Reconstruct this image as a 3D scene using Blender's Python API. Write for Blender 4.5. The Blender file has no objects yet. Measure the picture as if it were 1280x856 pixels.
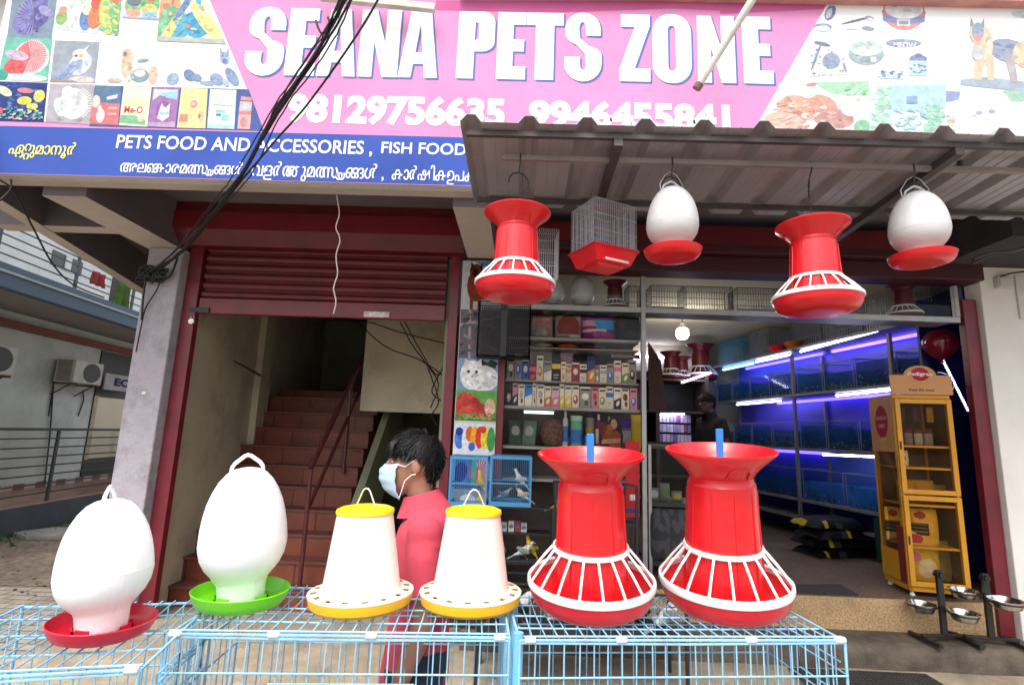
import bpy, bmesh, math, random
from mathutils import Vector, Matrix, noise
# ---------------------------------------------------------------- camera, sky, sun, exposure
SC = bpy.context.scene
COL = SC.collection
FPX = 650.0
CAM = Vector((0, 0, 1.6))
RCAM = Matrix.Rotation(math.radians(1.2), 4, 'Z') @ Matrix.Rotation(math.radians(90 + 9.9), 4, 'X') @ Matrix.Rotation(math.radians(2.1), 4, 'Z')
cd = bpy.data.cameras.new('camera')
cam = bpy.data.objects.new('camera', cd)
COL.objects.link(cam)
cam.matrix_world = Matrix.Translation(CAM) @ RCAM
cd.sensor_width = 36
cd.lens = 36 * FPX / 1280
cd.clip_start = 0.05
cd.clip_end = 1000
SC.camera = cam
SUN_EL, SUN_AZ = 60.0, 198.0
w = bpy.data.worlds.new('World')
SC.world = w
w.use_nodes = True
nt = w.node_tree
nt.nodes.clear()
sky = nt.nodes.new('ShaderNodeTexSky')
sky.sky_type = 'NISHITA'
sky.sun_disc = False
sky.sun_elevation = math.radians(SUN_EL)
sky.sun_rotation = math.radians(SUN_AZ)
sky.air_density = 1.0
sky.dust_density = 4.0
hs = nt.nodes.new('ShaderNodeHueSaturation')
hs.inputs['Saturation'].default_value = 0.28
bg = nt.nodes.new('ShaderNodeBackground')
bg.inputs[1].default_value = 0.15
wo = nt.nodes.new('ShaderNodeOutputWorld')
nt.links.new(sky.outputs[0], hs.inputs['Color'])
nt.links.new(hs.outputs[0], bg.inputs[0])
nt.links.new(bg.outputs[0], wo.inputs[0])
sl = bpy.data.lights.new('sun', 'SUN')
sl.energy = 1.25
sl.angle = math.radians(30)
sl.color = (1.0, 0.97, 0.92)
so = bpy.data.objects.new('sun', sl)
COL.objects.link(so)
_d = Vector((math.sin(math.radians(SUN_AZ)) * math.cos(math.radians(SUN_EL)), math.cos(math.radians(SUN_AZ)) * math.cos(math.radians(SUN_EL)), math.sin(math.radians(SUN_EL))))
so.rotation_euler = _d.to_track_quat('Z', 'Y').to_euler()
SC.view_settings.view_transform = 'Standard'
SC.view_settings.look = 'None'
SC.view_settings.gamma = 1
SC.view_settings.exposure = 1.2
SC.cycles.max_bounces = 8
SC.cycles.transparent_max_bounces = 24
SC.cycles.sample_clamp_indirect = 4.0
SC.cycles.use_denoising = True
SC.render.film_transparent = False
# ---------------------------------------------------------------- helpers
R3 = RCAM.to_3x3()
def ray(px, py):
    return (R3 @ Vector(((px - 640) / FPX, (428 - py) / FPX, -1)))
def at(px, py, y):
    d = ray(px, py)
    return CAM + d * (y / d.y)
def onz(px, py, z):
    d = ray(px, py)
    return CAM + d * ((z - CAM.z) / d.z)
RND = random.Random(7)
_mats = {}
def M(name, col, rough=0.5, metal=0.0, var=0.12, scale=6.0, bump=0.0, bscale=None, spec=0.5, dirt=None, dscale=2.5, damt=0.5, coat=0.0, emit=None, estr=0.0, sub=0.0, alpha=1.0):
    if name in _mats:
        return _mats[name]
    m = bpy.data.materials.new(name)
    _mats[name] = m
    m.use_nodes = True
    n = m.node_tree.nodes
    L = m.node_tree.links
    b = n['Principled BSDF']
    b.inputs['Roughness'].default_value = rough
    b.inputs['Metallic'].default_value = metal
    b.inputs['Specular IOR Level'].default_value = spec
    b.inputs['Coat Weight'].default_value = coat
    tc = n.new('ShaderNodeTexCoord')
    nz = n.new('ShaderNodeTexNoise')
    nz.inputs['Scale'].default_value = scale
    nz.inputs['Detail'].default_value = 5
    L.new(tc.outputs['Object'], nz.inputs['Vector'])
    cr = n.new('ShaderNodeValToRGB')
    c = Vector(col[:3])
    cr.color_ramp.elements[0].position = 0.3
    cr.color_ramp.elements[1].position = 0.7
    cr.color_ramp.elements[0].color = (*[min(1, x * (1 - var)) for x in c], 1)
    cr.color_ramp.elements[1].color = (*[min(1, x * (1 + var)) for x in c], 1)
    L.new(nz.outputs['Fac'], cr.inputs['Fac'])
    out = cr.outputs['Color']
    if dirt is not None:
        n2 = n.new('ShaderNodeTexNoise')
        n2.inputs['Scale'].default_value = dscale
        n2.inputs['Detail'].default_value = 8
        n2.inputs['Roughness'].default_value = 0.7
        L.new(tc.outputs['Object'], n2.inputs['Vector'])
        r2 = n.new('ShaderNodeMapRange')
        r2.inputs[1].default_value = 0.48
        r2.inputs[2].default_value = 0.72
        r2.inputs[4].default_value = damt
        L.new(n2.outputs['Fac'], r2.inputs[0])
        mx = n.new('ShaderNodeMixRGB')
        mx.inputs[2].default_value = (*dirt[:3], 1)
        L.new(r2.outputs[0], mx.inputs[0])
        L.new(out, mx.inputs[1])
        out = mx.outputs[0]
    L.new(out, b.inputs['Base Color'])
    if bump:
        nb = n.new('ShaderNodeTexNoise')
        nb.inputs['Scale'].default_value = bscale or scale * 6
        nb.inputs['Detail'].default_value = 6
        L.new(tc.outputs['Object'], nb.inputs['Vector'])
        bp = n.new('ShaderNodeBump')
        bp.inputs['Strength'].default_value = bump
        bp.inputs['Distance'].default_value = 0.02
        L.new(nb.outputs['Fac'], bp.inputs['Height'])
        L.new(bp.outputs[0], b.inputs['Normal'])
    if emit is not None:
        b.inputs['Emission Color'].default_value = (*emit, 1)
        b.inputs['Emission Strength'].default_value = estr
    if sub:
        b.inputs['Subsurface Weight'].default_value = sub
        b.inputs['Subsurface Radius'].default_value = (0.03, 0.03, 0.03)
    if alpha < 1:
        tr = n.new('ShaderNodeBsdfTransparent')
        ms = n.new('ShaderNodeMixShader')
        ms.inputs[0].default_value = alpha
        L.new(tr.outputs[0], ms.inputs[1])
        L.new(b.outputs[0], ms.inputs[2])
        L.new(ms.outputs[0], n['Material Output'].inputs[0])
    return m
def glass_mat(name, tint=(0.96, 0.98, 0.97), refl=0.09, rough=0.02):
    m = bpy.data.materials.new(name)
    m.use_nodes = True
    n = m.node_tree.nodes
    L = m.node_tree.links
    n.remove(n['Principled BSDF'])
    tr = n.new('ShaderNodeBsdfTransparent')
    tr.inputs[0].default_value = (*tint, 1)
    gl = n.new('ShaderNodeBsdfGlossy')
    gl.inputs['Roughness'].default_value = rough
    lw = n.new('ShaderNodeFresnel')
    lw.inputs[0].default_value = 1.45
    ms = n.new('ShaderNodeMixShader')
    nz = n.new('ShaderNodeTexNoise')
    nz.inputs['Scale'].default_value = 1.2
    ml = n.new('ShaderNodeMath')
    ml.operation = 'MULTIPLY'
    L.new(lw.outputs[0], ml.inputs[0])
    mr = n.new('ShaderNodeMapRange')
    mr.inputs[3].default_value = 0.25
    mr.inputs[4].default_value = 0.55
    L.new(nz.outputs['Fac'], mr.inputs[0])
    L.new(mr.outputs[0], ml.inputs[1])
    L.new(ml.outputs[0], ms.inputs[0])
    L.new(tr.outputs[0], ms.inputs[1])
    L.new(gl.outputs[0], ms.inputs[2])
    L.new(ms.outputs[0], n['Material Output'].inputs[0])
    return m
def hexc(h):
    h = h.lstrip('#')
    v = [int(h[i:i + 2], 16) / 255 for i in (0, 2, 4)]
    return tuple(x / 12.92 if x <= 0.04045 else ((x + 0.055) / 1.055) ** 2.4 for x in v)
def PC(c, rough=0.45):
    """printed ink of one colour"""
    if isinstance(c, str):
        c = hexc(c)
    return M('ink_%02x%02x%02x' % tuple(int(255 * min(1, x)) for x in c) + ('' if rough == 0.45 else '_m'), c, max(rough, .6), var=0.16, scale=22, spec=.15)
class MB:
    def __init__(s):
        s.v = []; s.f = []; s.m = []; s.mats = []; s.cur = 0
    def use(s, mat):
        if mat not in s.mats:
            s.mats.append(mat)
        s.cur = s.mats.index(mat)
        return s
    def add(s, vs, fs):
        o = len(s.v)
        s.v += [tuple(p) for p in vs]
        for f in fs:
            s.f.append([i + o for i in f]); s.m.append(s.cur)
        return s
    def box(s, c, d, rot=None):
        c = Vector(c)
        vs = []
        for k in range(8):
            p = Vector(((k & 1) - .5, ((k >> 1) & 1) - .5, ((k >> 2) & 1) - .5))
            p = Vector((p.x * d[0], p.y * d[1], p.z * d[2]))
            if rot is not None:
                p = rot @ p
            vs.append(c + p)
        return s.add(vs, [(0, 2, 3, 1), (4, 5, 7, 6), (0, 1, 5, 4), (2, 6, 7, 3), (0, 4, 6, 2), (1, 3, 7, 5)])
    def box2(s, a, b):
        return s.box([(a[i] + b[i]) / 2 for i in range(3)], [abs(b[i] - a[i]) for i in range(3)])
    def bar(s, p, q, r, n=5):
        return s.tube([p, q], r, n)
    def beam(s, p, q, wd, ht, up=(0, 0, 1)):
        p = Vector(p); q = Vector(q); d = (q - p).normalized(); up = Vector(up)
        x = d.cross(up)
        if x.length < 1e-4:
            x = d.cross(Vector((0, 1, 0)))
        x.normalize(); z = x.cross(d)
        vs = [e + x * (i * wd / 2) + z * (j * ht / 2) for e in (p, q) for i, j in ((-1, -1), (1, -1), (1, 1), (-1, 1))]
        return s.add(vs, [(0, 1, 2, 3), (7, 6, 5, 4), (0, 4, 5, 1), (1, 5, 6, 2), (2, 6, 7, 3), (3, 7, 4, 0)])
    def tube(s, pts, r, n=6, closed=False, sq=1.0):
        pts = [Vector(p) for p in pts]
        N = len(pts)
        rs = r if isinstance(r, (list, tuple)) else [r] * N
        vs = []; up = None
        for i, p in enumerate(pts):
            if closed:
                d = pts[(i + 1) % N] - pts[i - 1]
            else:
                d = pts[min(i + 1, N - 1)] - pts[max(i - 1, 0)]
            if d.length < 1e-9:
                d = Vector((0, 0, 1))
            d.normalize()
            if up is None:
                up = Vector((0, 0, 1)) if abs(d.z) < 0.9 else Vector((0, 1, 0))
            x = d.cross(up)
            if x.length < 1e-5:
                x = d.cross(Vector((1, 0, 0)))
            x.normalize(); y = x.cross(d); up = y
            for k in range(n):
                a = 2 * math.pi * k / n + math.pi / n
                vs.append(p + x * (rs[i] * math.cos(a)) + y * (rs[i] * sq * math.sin(a)))
        fs = []
        for i in range(N if closed else N - 1):
            j = (i + 1) % N
            for k in range(n):
                l = (k + 1) % n
                fs.append((i * n + k, i * n + l, j * n + l, j * n + k))
        if not closed:
            fs.append(tuple(range(n))[::-1]); fs.append(tuple((N - 1) * n + k for k in range(n)))
        return s.add(vs, fs)
    def lathe(s, prof, n=32, c=(0, 0, 0), squash=1.0, a0=0.0, a1=2 * math.pi, wob=None):
        c = Vector(c); vs = []; idx = []
        full = abs(a1 - a0 - 2 * math.pi) < 1e-6
        cnt = n if full else n + 1
        for (r, z) in prof:
            if r < 1e-6:
                idx.append([len(vs)] * cnt); vs.append(c + Vector((0, 0, z)))
            else:
                row = []
                for k in range(cnt):
                    a = a0 + (a1 - a0) * k / n
                    rr = r * (1 + (wob(a, z) if wob else 0))
                    row.append(len(vs)); vs.append(c + Vector((rr * math.cos(a), rr * squash * math.sin(a), z)))
                idx.append(row)
        fs = []
        for i in range(len(prof) - 1):
            for k in range(n):
                l = (k + 1) % cnt
                q = [idx[i][k], idx[i][l], idx[i + 1][l], idx[i + 1][k]]
                u = []
                for t in q:
                    if t not in u:
                        u.append(t)
                if len(u) > 2:
                    fs.append(tuple(u))
        return s.add(vs, fs)
    def poly(s, pts):
        return s.add(pts, [tuple(range(len(pts)))])
    def prism(s, pts, vec):
        n = len(pts); vec = Vector(vec)
        vs = [Vector(p) for p in pts] + [Vector(p) + vec for p in pts]
        fs = [tuple(range(n)), tuple(range(2 * n - 1, n - 1, -1))]
        for i in range(n):
            j = (i + 1) % n
            fs.append((i, i + n, j + n, j))
        return s.add(vs, fs)
    def sphere(s, c, r, n=12, rot=None):
        if not isinstance(r, (tuple, list)):
            r = (r, r, r)
        c = Vector(c); vs = [c + _r(rot, Vector((0, 0, -r[2])))]; m = max(4, n // 2)
        for i in range(1, m):
            t = -math.pi / 2 + math.pi * i / m
            for k in range(n):
                a = 2 * math.pi * k / n
                vs.append(c + _r(rot, Vector((r[0] * math.cos(t) * math.cos(a), r[1] * math.cos(t) * math.sin(a), r[2] * math.sin(t)))))
        vs.append(c + _r(rot, Vector((0, 0, r[2]))))
        fs = []
        for k in range(n):
            fs.append((0, 1 + (k + 1) % n, 1 + k))
            fs.append((len(vs) - 1, 1 + (m - 2) * n + k, 1 + (m - 2) * n + (k + 1) % n))
        for i in range(m - 2):
            for k in range(n):
                l = (k + 1) % n
                fs.append((1 + i * n + k, 1 + i * n + l, 1 + (i + 1) * n + l, 1 + (i + 1) * n + k))
        return s.add(vs, fs)
    def loft(s, rings):
        """rings of equal length, capped"""
        n = len(rings[0]); vs = [p for r in rings for p in r]; fs = []
        for i in range(len(rings) - 1):
            for k in range(n):
                l = (k + 1) % n
                fs.append((i * n + k, i * n + l, (i + 1) * n + l, (i + 1) * n + k))
        fs.append(tuple(range(n))[::-1]); fs.append(tuple((len(rings) - 1) * n + k for k in range(n)))
        return s.add(vs, fs)
    def grid(s, fn, nu, nv):
        vs = [fn(i / nu, j / nv) for j in range(nv + 1) for i in range(nu + 1)]
        fs = [(j * (nu + 1) + i, j * (nu + 1) + i + 1, (j + 1) * (nu + 1) + i + 1, (j + 1) * (nu + 1) + i) for j in range(nv) for i in range(nu)]
        return s.add(vs, fs)
    def build(s, name, mat=None, parent=None, smooth=None, bevel=None, world=False, solid=None, fixn=True):
        me = bpy.data.meshes.new(name)
        me.from_pydata(s.v, [], s.f)
        for m in (s.mats or [mat]):
            me.materials.append(m)
        if s.mats:
            me.polygons.foreach_set('material_index', s.m)
        if fixn:
            bm = bmesh.new(); bm.from_mesh(me)
            bmesh.ops.recalc_face_normals(bm, faces=bm.faces)
            bm.to_mesh(me); bm.free()
        if smooth:
            me.polygons.foreach_set('use_smooth', [True] * len(me.polygons))
            me.set_sharp_from_angle(angle=math.radians(smooth))
        me.update()
        o = bpy.data.objects.new(name, me)
        COL.objects.link(o)
        if parent is not None:
            o.parent = parent
            if world:
                o.matrix_parent_inverse = Matrix.Translation(-parent.location)
        if bevel:
            b = o.modifiers.new('edge', 'BEVEL'); b.width = bevel; b.segments = 2; b.limit_method = 'ANGLE'; b.angle_limit = math.radians(40)
        if solid:
            b = o.modifiers.new('thick', 'SOLIDIFY'); b.thickness = solid; b.offset = 0
        return o
def _r(rot, v):
    return v if rot is None else rot @ v
def tag(o, label=None, cat=None, group=None, kind=None):
    if label: o['label'] = label
    if cat: o['category'] = cat
    if group: o['group'] = group
    if kind: o['kind'] = kind
    return o
def thing(name, label, cat, loc=(0, 0, 0), rotz=0.0, group=None):
    o = bpy.data.objects.new(name, None)
    COL.objects.link(o)
    o.empty_display_size = 0.05
    o.location = loc
    o.rotation_euler = (0, 0, rotz)
    return tag(o, label, cat, group)
def dup(o, parent=None, loc=None, rot=None, label=None, scale=None):
    c = o.copy()
    COL.objects.link(c)
    if parent is not None:
        c.parent = parent
    if loc is not None: c.location = loc
    if rot is not None: c.rotation_euler = rot
    if scale is not None: c.scale = scale
    if label: c['label'] = label
    for ch in list(o.children):
        dup(ch, c)
    return c
def structure(o):
    o['kind'] = 'structure'
    return o
ORD = 'first second third fourth fifth sixth seventh eighth ninth tenth eleventh twelfth thirteenth fourteenth fifteenth sixteenth seventeenth eighteenth nineteenth twentieth twenty-first twenty-second twenty-third twenty-fourth'.split()
_tcache = {}
def text_mesh(s, bold=0.0, shear=0.0):
    k = (s, bold, shear)
    if k in _tcache:
        return _tcache[k]
    c = bpy.data.curves.new('text', 'FONT')
    c.body = s; c.size = 1; c.offset = bold; c.shear = shear; c.resolution_u = 3
    c.fill_mode = 'FRONT'
    o = bpy.data.objects.new('text', c)
    COL.objects.link(o)
    me = o.to_mesh()
    vs = [tuple(v.co) for v in me.vertices]
    fs = [tuple(p.vertices) for p in me.polygons]
    o.to_mesh_clear()
    bpy.data.objects.remove(o); bpy.data.curves.remove(c)
    _tcache[k] = (vs, fs)
    return _tcache[k]
def put_text(mb, s, o, ux, uz, wid, hei, bold=0.0, shear=0.0, keep=None):
    """text stretched into the box o + ux*wid, uz*hei"""
    vs, fs = text_mesh(s, bold, shear)
    if not vs:
        return
    x0 = min(v[0] for v in vs); x1 = max(v[0] for v in vs)
    y0 = min(v[1] for v in vs); y1 = max(v[1] for v in vs)
    if keep:
        y0, y1 = keep
    o = Vector(o); ux = Vector(ux); uz = Vector(uz)
    mb.add([o + ux * ((v[0] - x0) / (x1 - x0) * wid) + uz * ((v[1] - y0) / (y1 - y0) * hei) for v in vs], fs)
def px_text(mb, s, bl, tr, y, bold=0.0, keep=None):
    """fit between two pixels on the plane at depth y"""
    a = at(*bl, y); b = at(*tr, y)
    put_text(mb, s, a, (1, 0, 0), (0, 0, 1), b.x - a.x, b.z - a.z, bold, keep=keep)
def quad_map(c):
    a, b, cc, d = [Vector(p) for p in c]   # TL TR BR BL
    return lambda u, v: (a * (1 - u) + b * u) * (1 - v) + (d * (1 - u) + cc * u) * v
def picture(mb, corners, bgc, shapes, nrm=(0, -1, 0), seed=1, step=0.00012, gain=1.0):
    """a printed picture: flat colour shapes on a flat print"""
    def PCg(c):
        c = hexc(c) if isinstance(c, str) else c
        return PC(tuple(round(x * gain, 3) for x in c))
    q = quad_map(corners); nv = Vector(nrm); rnd = random.Random(seed)
    lay = [0]
    asp = (q(1, .5) - q(0, .5)).length / (q(.5, 1) - q(.5, 0)).length
    def p(u, v):
        return q(u, v) + nv * (lay[0] * step)
    cl = lambda x: min(1, max(0, x))
    def ell(cx, cy, rx, ry, rot, col, n=14, tex=True):
        lay[0] += 1
        mb.use(PCg(col))
        pts = []
        for k in range(n):
            a = 2 * math.pi * k / n
            x = rx * math.cos(a); y = ry * math.sin(a); r = math.radians(rot)
            pts.append(p(cl(cx + x * math.cos(r) - y / asp * math.sin(r)), cl(cy + x * asp * math.sin(r) + y * math.cos(r))))
        mb.poly(pts)
        if tex and rx * ry > .008:
            l0 = lay[0]; base = hexc(col) if isinstance(col, str) else col
            for q_ in range(min(26, 6 + int(rx * ry * 260))):
                lay[0] = l0 + .2 + .6 * rnd.random()
                t_ = rnd.uniform(0, 6.3); f_ = rnd.random() ** .5 * .8
                k_ = rnd.choice((.72, .86, 1.12, 1.25))
                x = rx * f_ * math.cos(t_); y = ry * f_ * math.sin(t_); r = math.radians(rot)
                ex, ey = cx + x * math.cos(r) - y / asp * math.sin(r), cy + x * asp * math.sin(r) + y * math.cos(r)
                mb.use(PCg(tuple(min(1, round(c_ * k_, 2)) for c_ in base)))
                a_ = rot + rnd.uniform(-35, 35); ar = math.radians(a_); w_, h_ = rx * rnd.uniform(.1, .32), ry * rnd.uniform(.06, .2)
                mb.poly([p(cl(ex + w_ * math.cos(b_) * math.cos(ar) - h_ / asp * math.sin(b_) * math.sin(ar)), cl(ey + w_ * asp * math.cos(b_) * math.sin(ar) + h_ * math.sin(b_) * math.cos(ar))) for b_ in [2 * math.pi * k / 7 for k in range(7)]])
            lay[0] = l0 + .9
    if bgc is not None:
        mb.use(PCg(bgc))
        mb.poly([p(0, 0), p(1, 0), p(1, 1), p(0, 1)])
    for sh in shapes:
        if sh[0] == 'e':
            ell(*sh[1:])
        elif sh[0] == 'p':
            lay[0] += 1
            mb.use(PCg(sh[2])); mb.poly([p(*t) for t in sh[1]])
        elif sh[0] == 'n':
            _, cnt, cols, (u0, v0, u1, v1), (r0, r1) = sh
            for i in range(cnt):
                r = rnd.uniform(r0, r1)
                if i % 12 == 0:
                    pass
                cx = rnd.uniform(u0 + r, u1 - r); cy = rnd.uniform(v0 + r, v1 - r)
                l0 = lay[0]
                ell(cx, cy, r, r * rnd.uniform(.35, .9), rnd.uniform(-40, 40), rnd.choice(cols), 8, False)
                lay[0] = l0 + 0.12
            lay[0] += 1
        elif sh[0] == 't':
            _, txt, u0, v0, u1, v1, col, bold = sh
            lay[0] += 1
            mb.use(PCg(col))
            o = p(u0, v1); ux = p(u1, v1) - o; uz = p(u0, v0) - o
            put_text(mb, txt, o, ux, uz, 1, 1, bold)
        elif sh[0] == 'r':   # radial fan of thin wedges
            _, cx, cy, rx, ry, a0, a1, cnt, col = sh
            lay[0] += 1
            mb.use(PCg(col))
            for i in range(cnt):
                a = math.radians(a0 + (a1 - a0) * i / cnt); b = math.radians(a0 + (a1 - a0) * (i + .45) / cnt)
                mb.poly([p(cx, cy), p(cx + rx * math.cos(a), cy + ry * math.sin(a)), p(cx + rx * math.cos(b), cy + ry * math.sin(b))])
# ---------------------------------------------------------------- materials
def tile_mat(name, c1, c2, mortar, sx, sy, rough=0.6, msize=0.02, offset=0.5, bump=0.3, rot=(0, 0, 0), dirt=None):
    m = bpy.data.materials.new(name)
    m.use_nodes = True
    n = m.node_tree.nodes; L = m.node_tree.links
    b = n['Principled BSDF']; b.inputs['Roughness'].default_value = rough
    tc = n.new('ShaderNodeTexCoord'); mp = n.new('ShaderNodeMapping')
    mp.inputs['Rotation'].default_value = rot
    br = n.new('ShaderNodeTexBrick')
    br.offset = offset
    br.inputs['Color1'].default_value = (*c1, 1); br.inputs['Color2'].default_value = (*c2, 1); br.inputs['Mortar'].default_value = (*mortar, 1)
    br.inputs['Scale'].default_value = 1
    br.inputs['Brick Width'].default_value = sx; br.inputs['Row Height'].default_value = sy; br.inputs['Mortar Size'].default_value = msize
    L.new(tc.outputs['Object'], mp.inputs[0]); L.new(mp.outputs[0], br.inputs['Vector'])
    nz = n.new('ShaderNodeTexNoise'); nz.inputs['Scale'].default_value = 5; nz.inputs['Detail'].default_value = 8; nz.inputs['Roughness'].default_value = .7
    L.new(tc.outputs['Object'], nz.inputs['Vector'])
    mr = n.new('ShaderNodeMapRange'); mr.inputs[1].default_value = .3; mr.inputs[2].default_value = .75; mr.inputs[3].default_value = .55; mr.inputs[4].default_value = 1.2
    L.new(nz.outputs['Fac'], mr.inputs[0])
    mx = n.new('ShaderNodeMixRGB'); mx.blend_type = 'MULTIPLY'; mx.inputs[0].default_value = 1
    L.new(br.outputs['Color'], mx.inputs[1]); L.new(mr.outputs[0], mx.inputs[2])
    L.new(mx.outputs[0], b.inputs['Base Color'])
    bp = n.new('ShaderNodeBump'); bp.inputs['Strength'].default_value = bump; bp.inputs['Distance'].default_value = .01; bp.invert = True
    L.new(br.outputs['Fac'], bp.inputs['Height']); L.new(bp.outputs[0], b.inputs['Normal'])
    return m
m_conc = M('painted_concrete', (.40, .37, .35), .85, var=.1, scale=2.5, bump=.15, dirt=(.16, .14, .13), dscale=1.6, damt=.55)
m_soffit = M('soffit_concrete', (.52, .46, .40), .9, var=.08, scale=3, bump=.1, dirt=(.25, .21, .18), dscale=1.5, damt=.5)
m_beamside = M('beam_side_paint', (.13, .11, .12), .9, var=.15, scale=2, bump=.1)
m_pillar = M('lilac_grey_paint', (.38, .35, .39), .85, var=.12, scale=5, bump=.45, dirt=(.13, .115, .125), dscale=5, damt=.75)
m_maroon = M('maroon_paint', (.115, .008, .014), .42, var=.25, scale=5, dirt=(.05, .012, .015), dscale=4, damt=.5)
m_maroon2 = M('maroon_jamb_paint', (.15, .010, .02), .4, var=.25, scale=6, dirt=(.07, .012, .014), dscale=5, damt=.5)
m_stairwall = M('stair_wall_paint', (.50, .44, .32), .85, var=.1, scale=2, bump=.15, dirt=(.24, .21, .15), dscale=2.2, damt=.7)
m_greenwall = M('green_grey_wall', (.24, .25, .16), .9, var=.1, scale=2, dirt=(.1, .1, .07), dscale=1.5, damt=.5)
m_creamwall = M('cream_shop_wall', (.62, .55, .38), .8, var=.06, scale=2)
m_white = M('white_wall_paint', (.72, .69, .66), .8, var=.04, scale=1.5, bump=.08, dirt=(.5, .47, .44), dscale=2.2, damt=.35)
m_navy = M('navy_wall_panel', (.02, .025, .16), .4, var=.15, scale=3)
m_granite = M('tan_granite', (.43, .28, .14), .55, var=.45, scale=70, bump=.15, dirt=(.12, .07, .04), dscale=2.2, damt=.55)
m_granfloor = M('brown_granite_floor', (.13, .085, .05), .8, var=.45, scale=70, dirt=(.04, .028, .02), dscale=2, damt=.6)
m_stepconc = M('stained_step_concrete', (.10, .078, .058), .9, var=.35, scale=8, bump=.5, bscale=30, dirt=(.022, .018, .015), dscale=3, damt=.85)
m_apron = M('apron_concrete', (.30, .24, .17), .9, var=.2, scale=9, bump=.4, bscale=60, dirt=(.13, .10, .07), dscale=1.8, damt=.7)
m_dirtlane = M('damp_dirt_lane', (.17, .125, .095), .9, var=.45, scale=14, bump=.8, bscale=40, dirt=(.045, .035, .03), dscale=1.1, damt=.8)
m_paver = tile_mat('grey_pavers', (.36, .31, .25), (.28, .24, .20), (.10, .085, .065), .22, .11, .85, .008)
m_ground = M('worn_street_ground', (.22, .20, .17), .95, var=.2, scale=3, bump=.3)
m_stair = tile_mat('terracotta_tile', (.21, .05, .022), (.155, .036, .016), (.07, .02, .012), .30, 5.0, .5, .008, 0, rot=(0, 0, 0))
m_stairedge = M('dark_red_nosing', (.13, .04, .03), .6, var=.2)
m_alu = M('dull_aluminium', (.34, .33, .33), .42, .75, var=.1, scale=12)
m_darkwood = M('dark_shelf_wood', (.07, .045, .035), .7, var=.3, scale=10)
m_black = M('black_powder_coat', (.012, .012, .013), .45, var=.2)
m_cable = M('black_cable_sheath', (.012, .011, .012), .5, var=.3)
# ---------------------------------------------------------------- ground
def sheet(name, x0, y0, x1, y1, z, mat, kind=True):
    mb = MB().add([(x0, y0, z), (x1, y0, z), (x1, y1, z), (x0, y1, z)], [(0, 1, 2, 3)])
    o = mb.build(name, mat)
    return structure(o)
sheet('ground', -150, -150, 150, 150, 0, m_ground)
sheet('pavement', -7.5, -4, 6, 5.2, .004, m_paver)
mb = MB(); mb.poly([Vector(p) for p in ((-12, 4.95, .008), (-9, 5.3, .008), (-6, 5.05, .008), (-4.2, 5.25, .008), (-3.3, 4.9, .008), (-3.0, 6, .008), (-3.0, 14, .008), (-12, 14, .008))])
structure(mb.build('path', m_dirtlane))
ZG = .18                          # the forecourt rises a little towards the steps
mb = MB()
mb.grid(lambda u, v: Vector((-3.0 + 8.5 * u, 2.5 + 1.9 * v, .012 + (ZG - .012) * min(1, v / .62) + .006 * noise.noise(Vector((u * 30, v * 8, 0))))), 60, 16)
mb.prism([(-3.0, 2.5, .006), (-3.0, 3.68, .006), (-3.0, 3.68, ZG)], (.001, 0, 0)); mb.prism([(-3.0, 3.68, .006), (-3.0, 4.4, .006), (-3.0, 4.4, ZG), (-3.0, 3.68, ZG)], (.001, 0, 0))
structure(mb.build('forecourt', m_apron, smooth=50, fixn=False))
ZF = at(1100, 748, 4.0).z         # shop floor
ZT = at(1100, 788, 4.0).z         # lower step
# shop floor and steps in front of it
XM = at(566, 500, 4.0).x          # pier between stair entrance and shop
XR = at(1213, 500, 4.0).x         # end of the shop opening
XW = XR + .105
mb = MB().use(m_granfloor).box2((XM, 4.03, 0), (XR + .81, 8.6, ZF))
structure(mb.build('shop_floor'))
mb = MB().use(m_granite).box2((XM - .02, 4.0, 0), (XR + .05, 4.027, ZF - .003))
structure(mb.build('entrance_riser', bevel=.004))
mb = MB().use(m_stepconc)
def stepfn(u, v):
    x = -.35 + u * 5.6
    prof = [(3.72, ZG - .02), (3.715, ZG + .06), (3.722, ZT - .03), (3.75, ZT - .006), (3.997, ZT)]
    k = v * 4; i = min(3, int(k)); f = k - i
    y = prof[i][0] * (1 - f) + prof[i + 1][0] * f; z = prof[i][1] * (1 - f) + prof[i + 1][1] * f
    n = noise.noise(Vector((x * 3, y * 5, z * 5))) * .012 + noise.noise(Vector((x * 11, y * 9, z * 9))) * .005
    return Vector((x, y + n * (1 if v < .8 else 0), max(0, z + n * .5)))
mb.grid(stepfn, 90, 12)
structure(mb.build('entrance_step', smooth=50))
# ---------------------------------------------------------------- the shop building
bld = thing('shop_building', 'two storey shop block with lilac grey pillar, concrete beams and deep overhang', 'building', (0, 4.0, 0))
def bp(name, mat, a, b, bevel=None):
    return MB().use(mat).box2(a, b).build(name, None, bld, world=True, bevel=bevel)
xp0, xp1 = at(152, 520, 3.9).x, at(197, 520, 3.9).x
ZB = at(200, 309, 3.9).z
bp('pillar', m_pillar, (xp0, 3.9, 0), (xp1, 4.32, ZB - .002), .01)
def beam2(name, p, q, wd, z0, z1, side=m_beamside):
    mb = MB().use(side)
    p = Vector((p[0], p[1], 0)); q = Vector((q[0], q[1], 0)); d = (q - p).normalized(); n = Vector((d.y, -d.x, 0)) * wd / 2
    c = [p - n, p + n, q + n, q - n]
    vs = [Vector((t.x, t.y, z)) for z in (z0, z1) for t in c]
    mb.add(vs, [(4, 5, 6, 7), (0, 1, 5, 4), (1, 2, 6, 5), (2, 3, 7, 6), (3, 0, 4, 7)])
    mb.use(m_soffit); mb.add(vs[:4], [(3, 2, 1, 0)])
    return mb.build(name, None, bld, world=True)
ZS = 3.30
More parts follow.
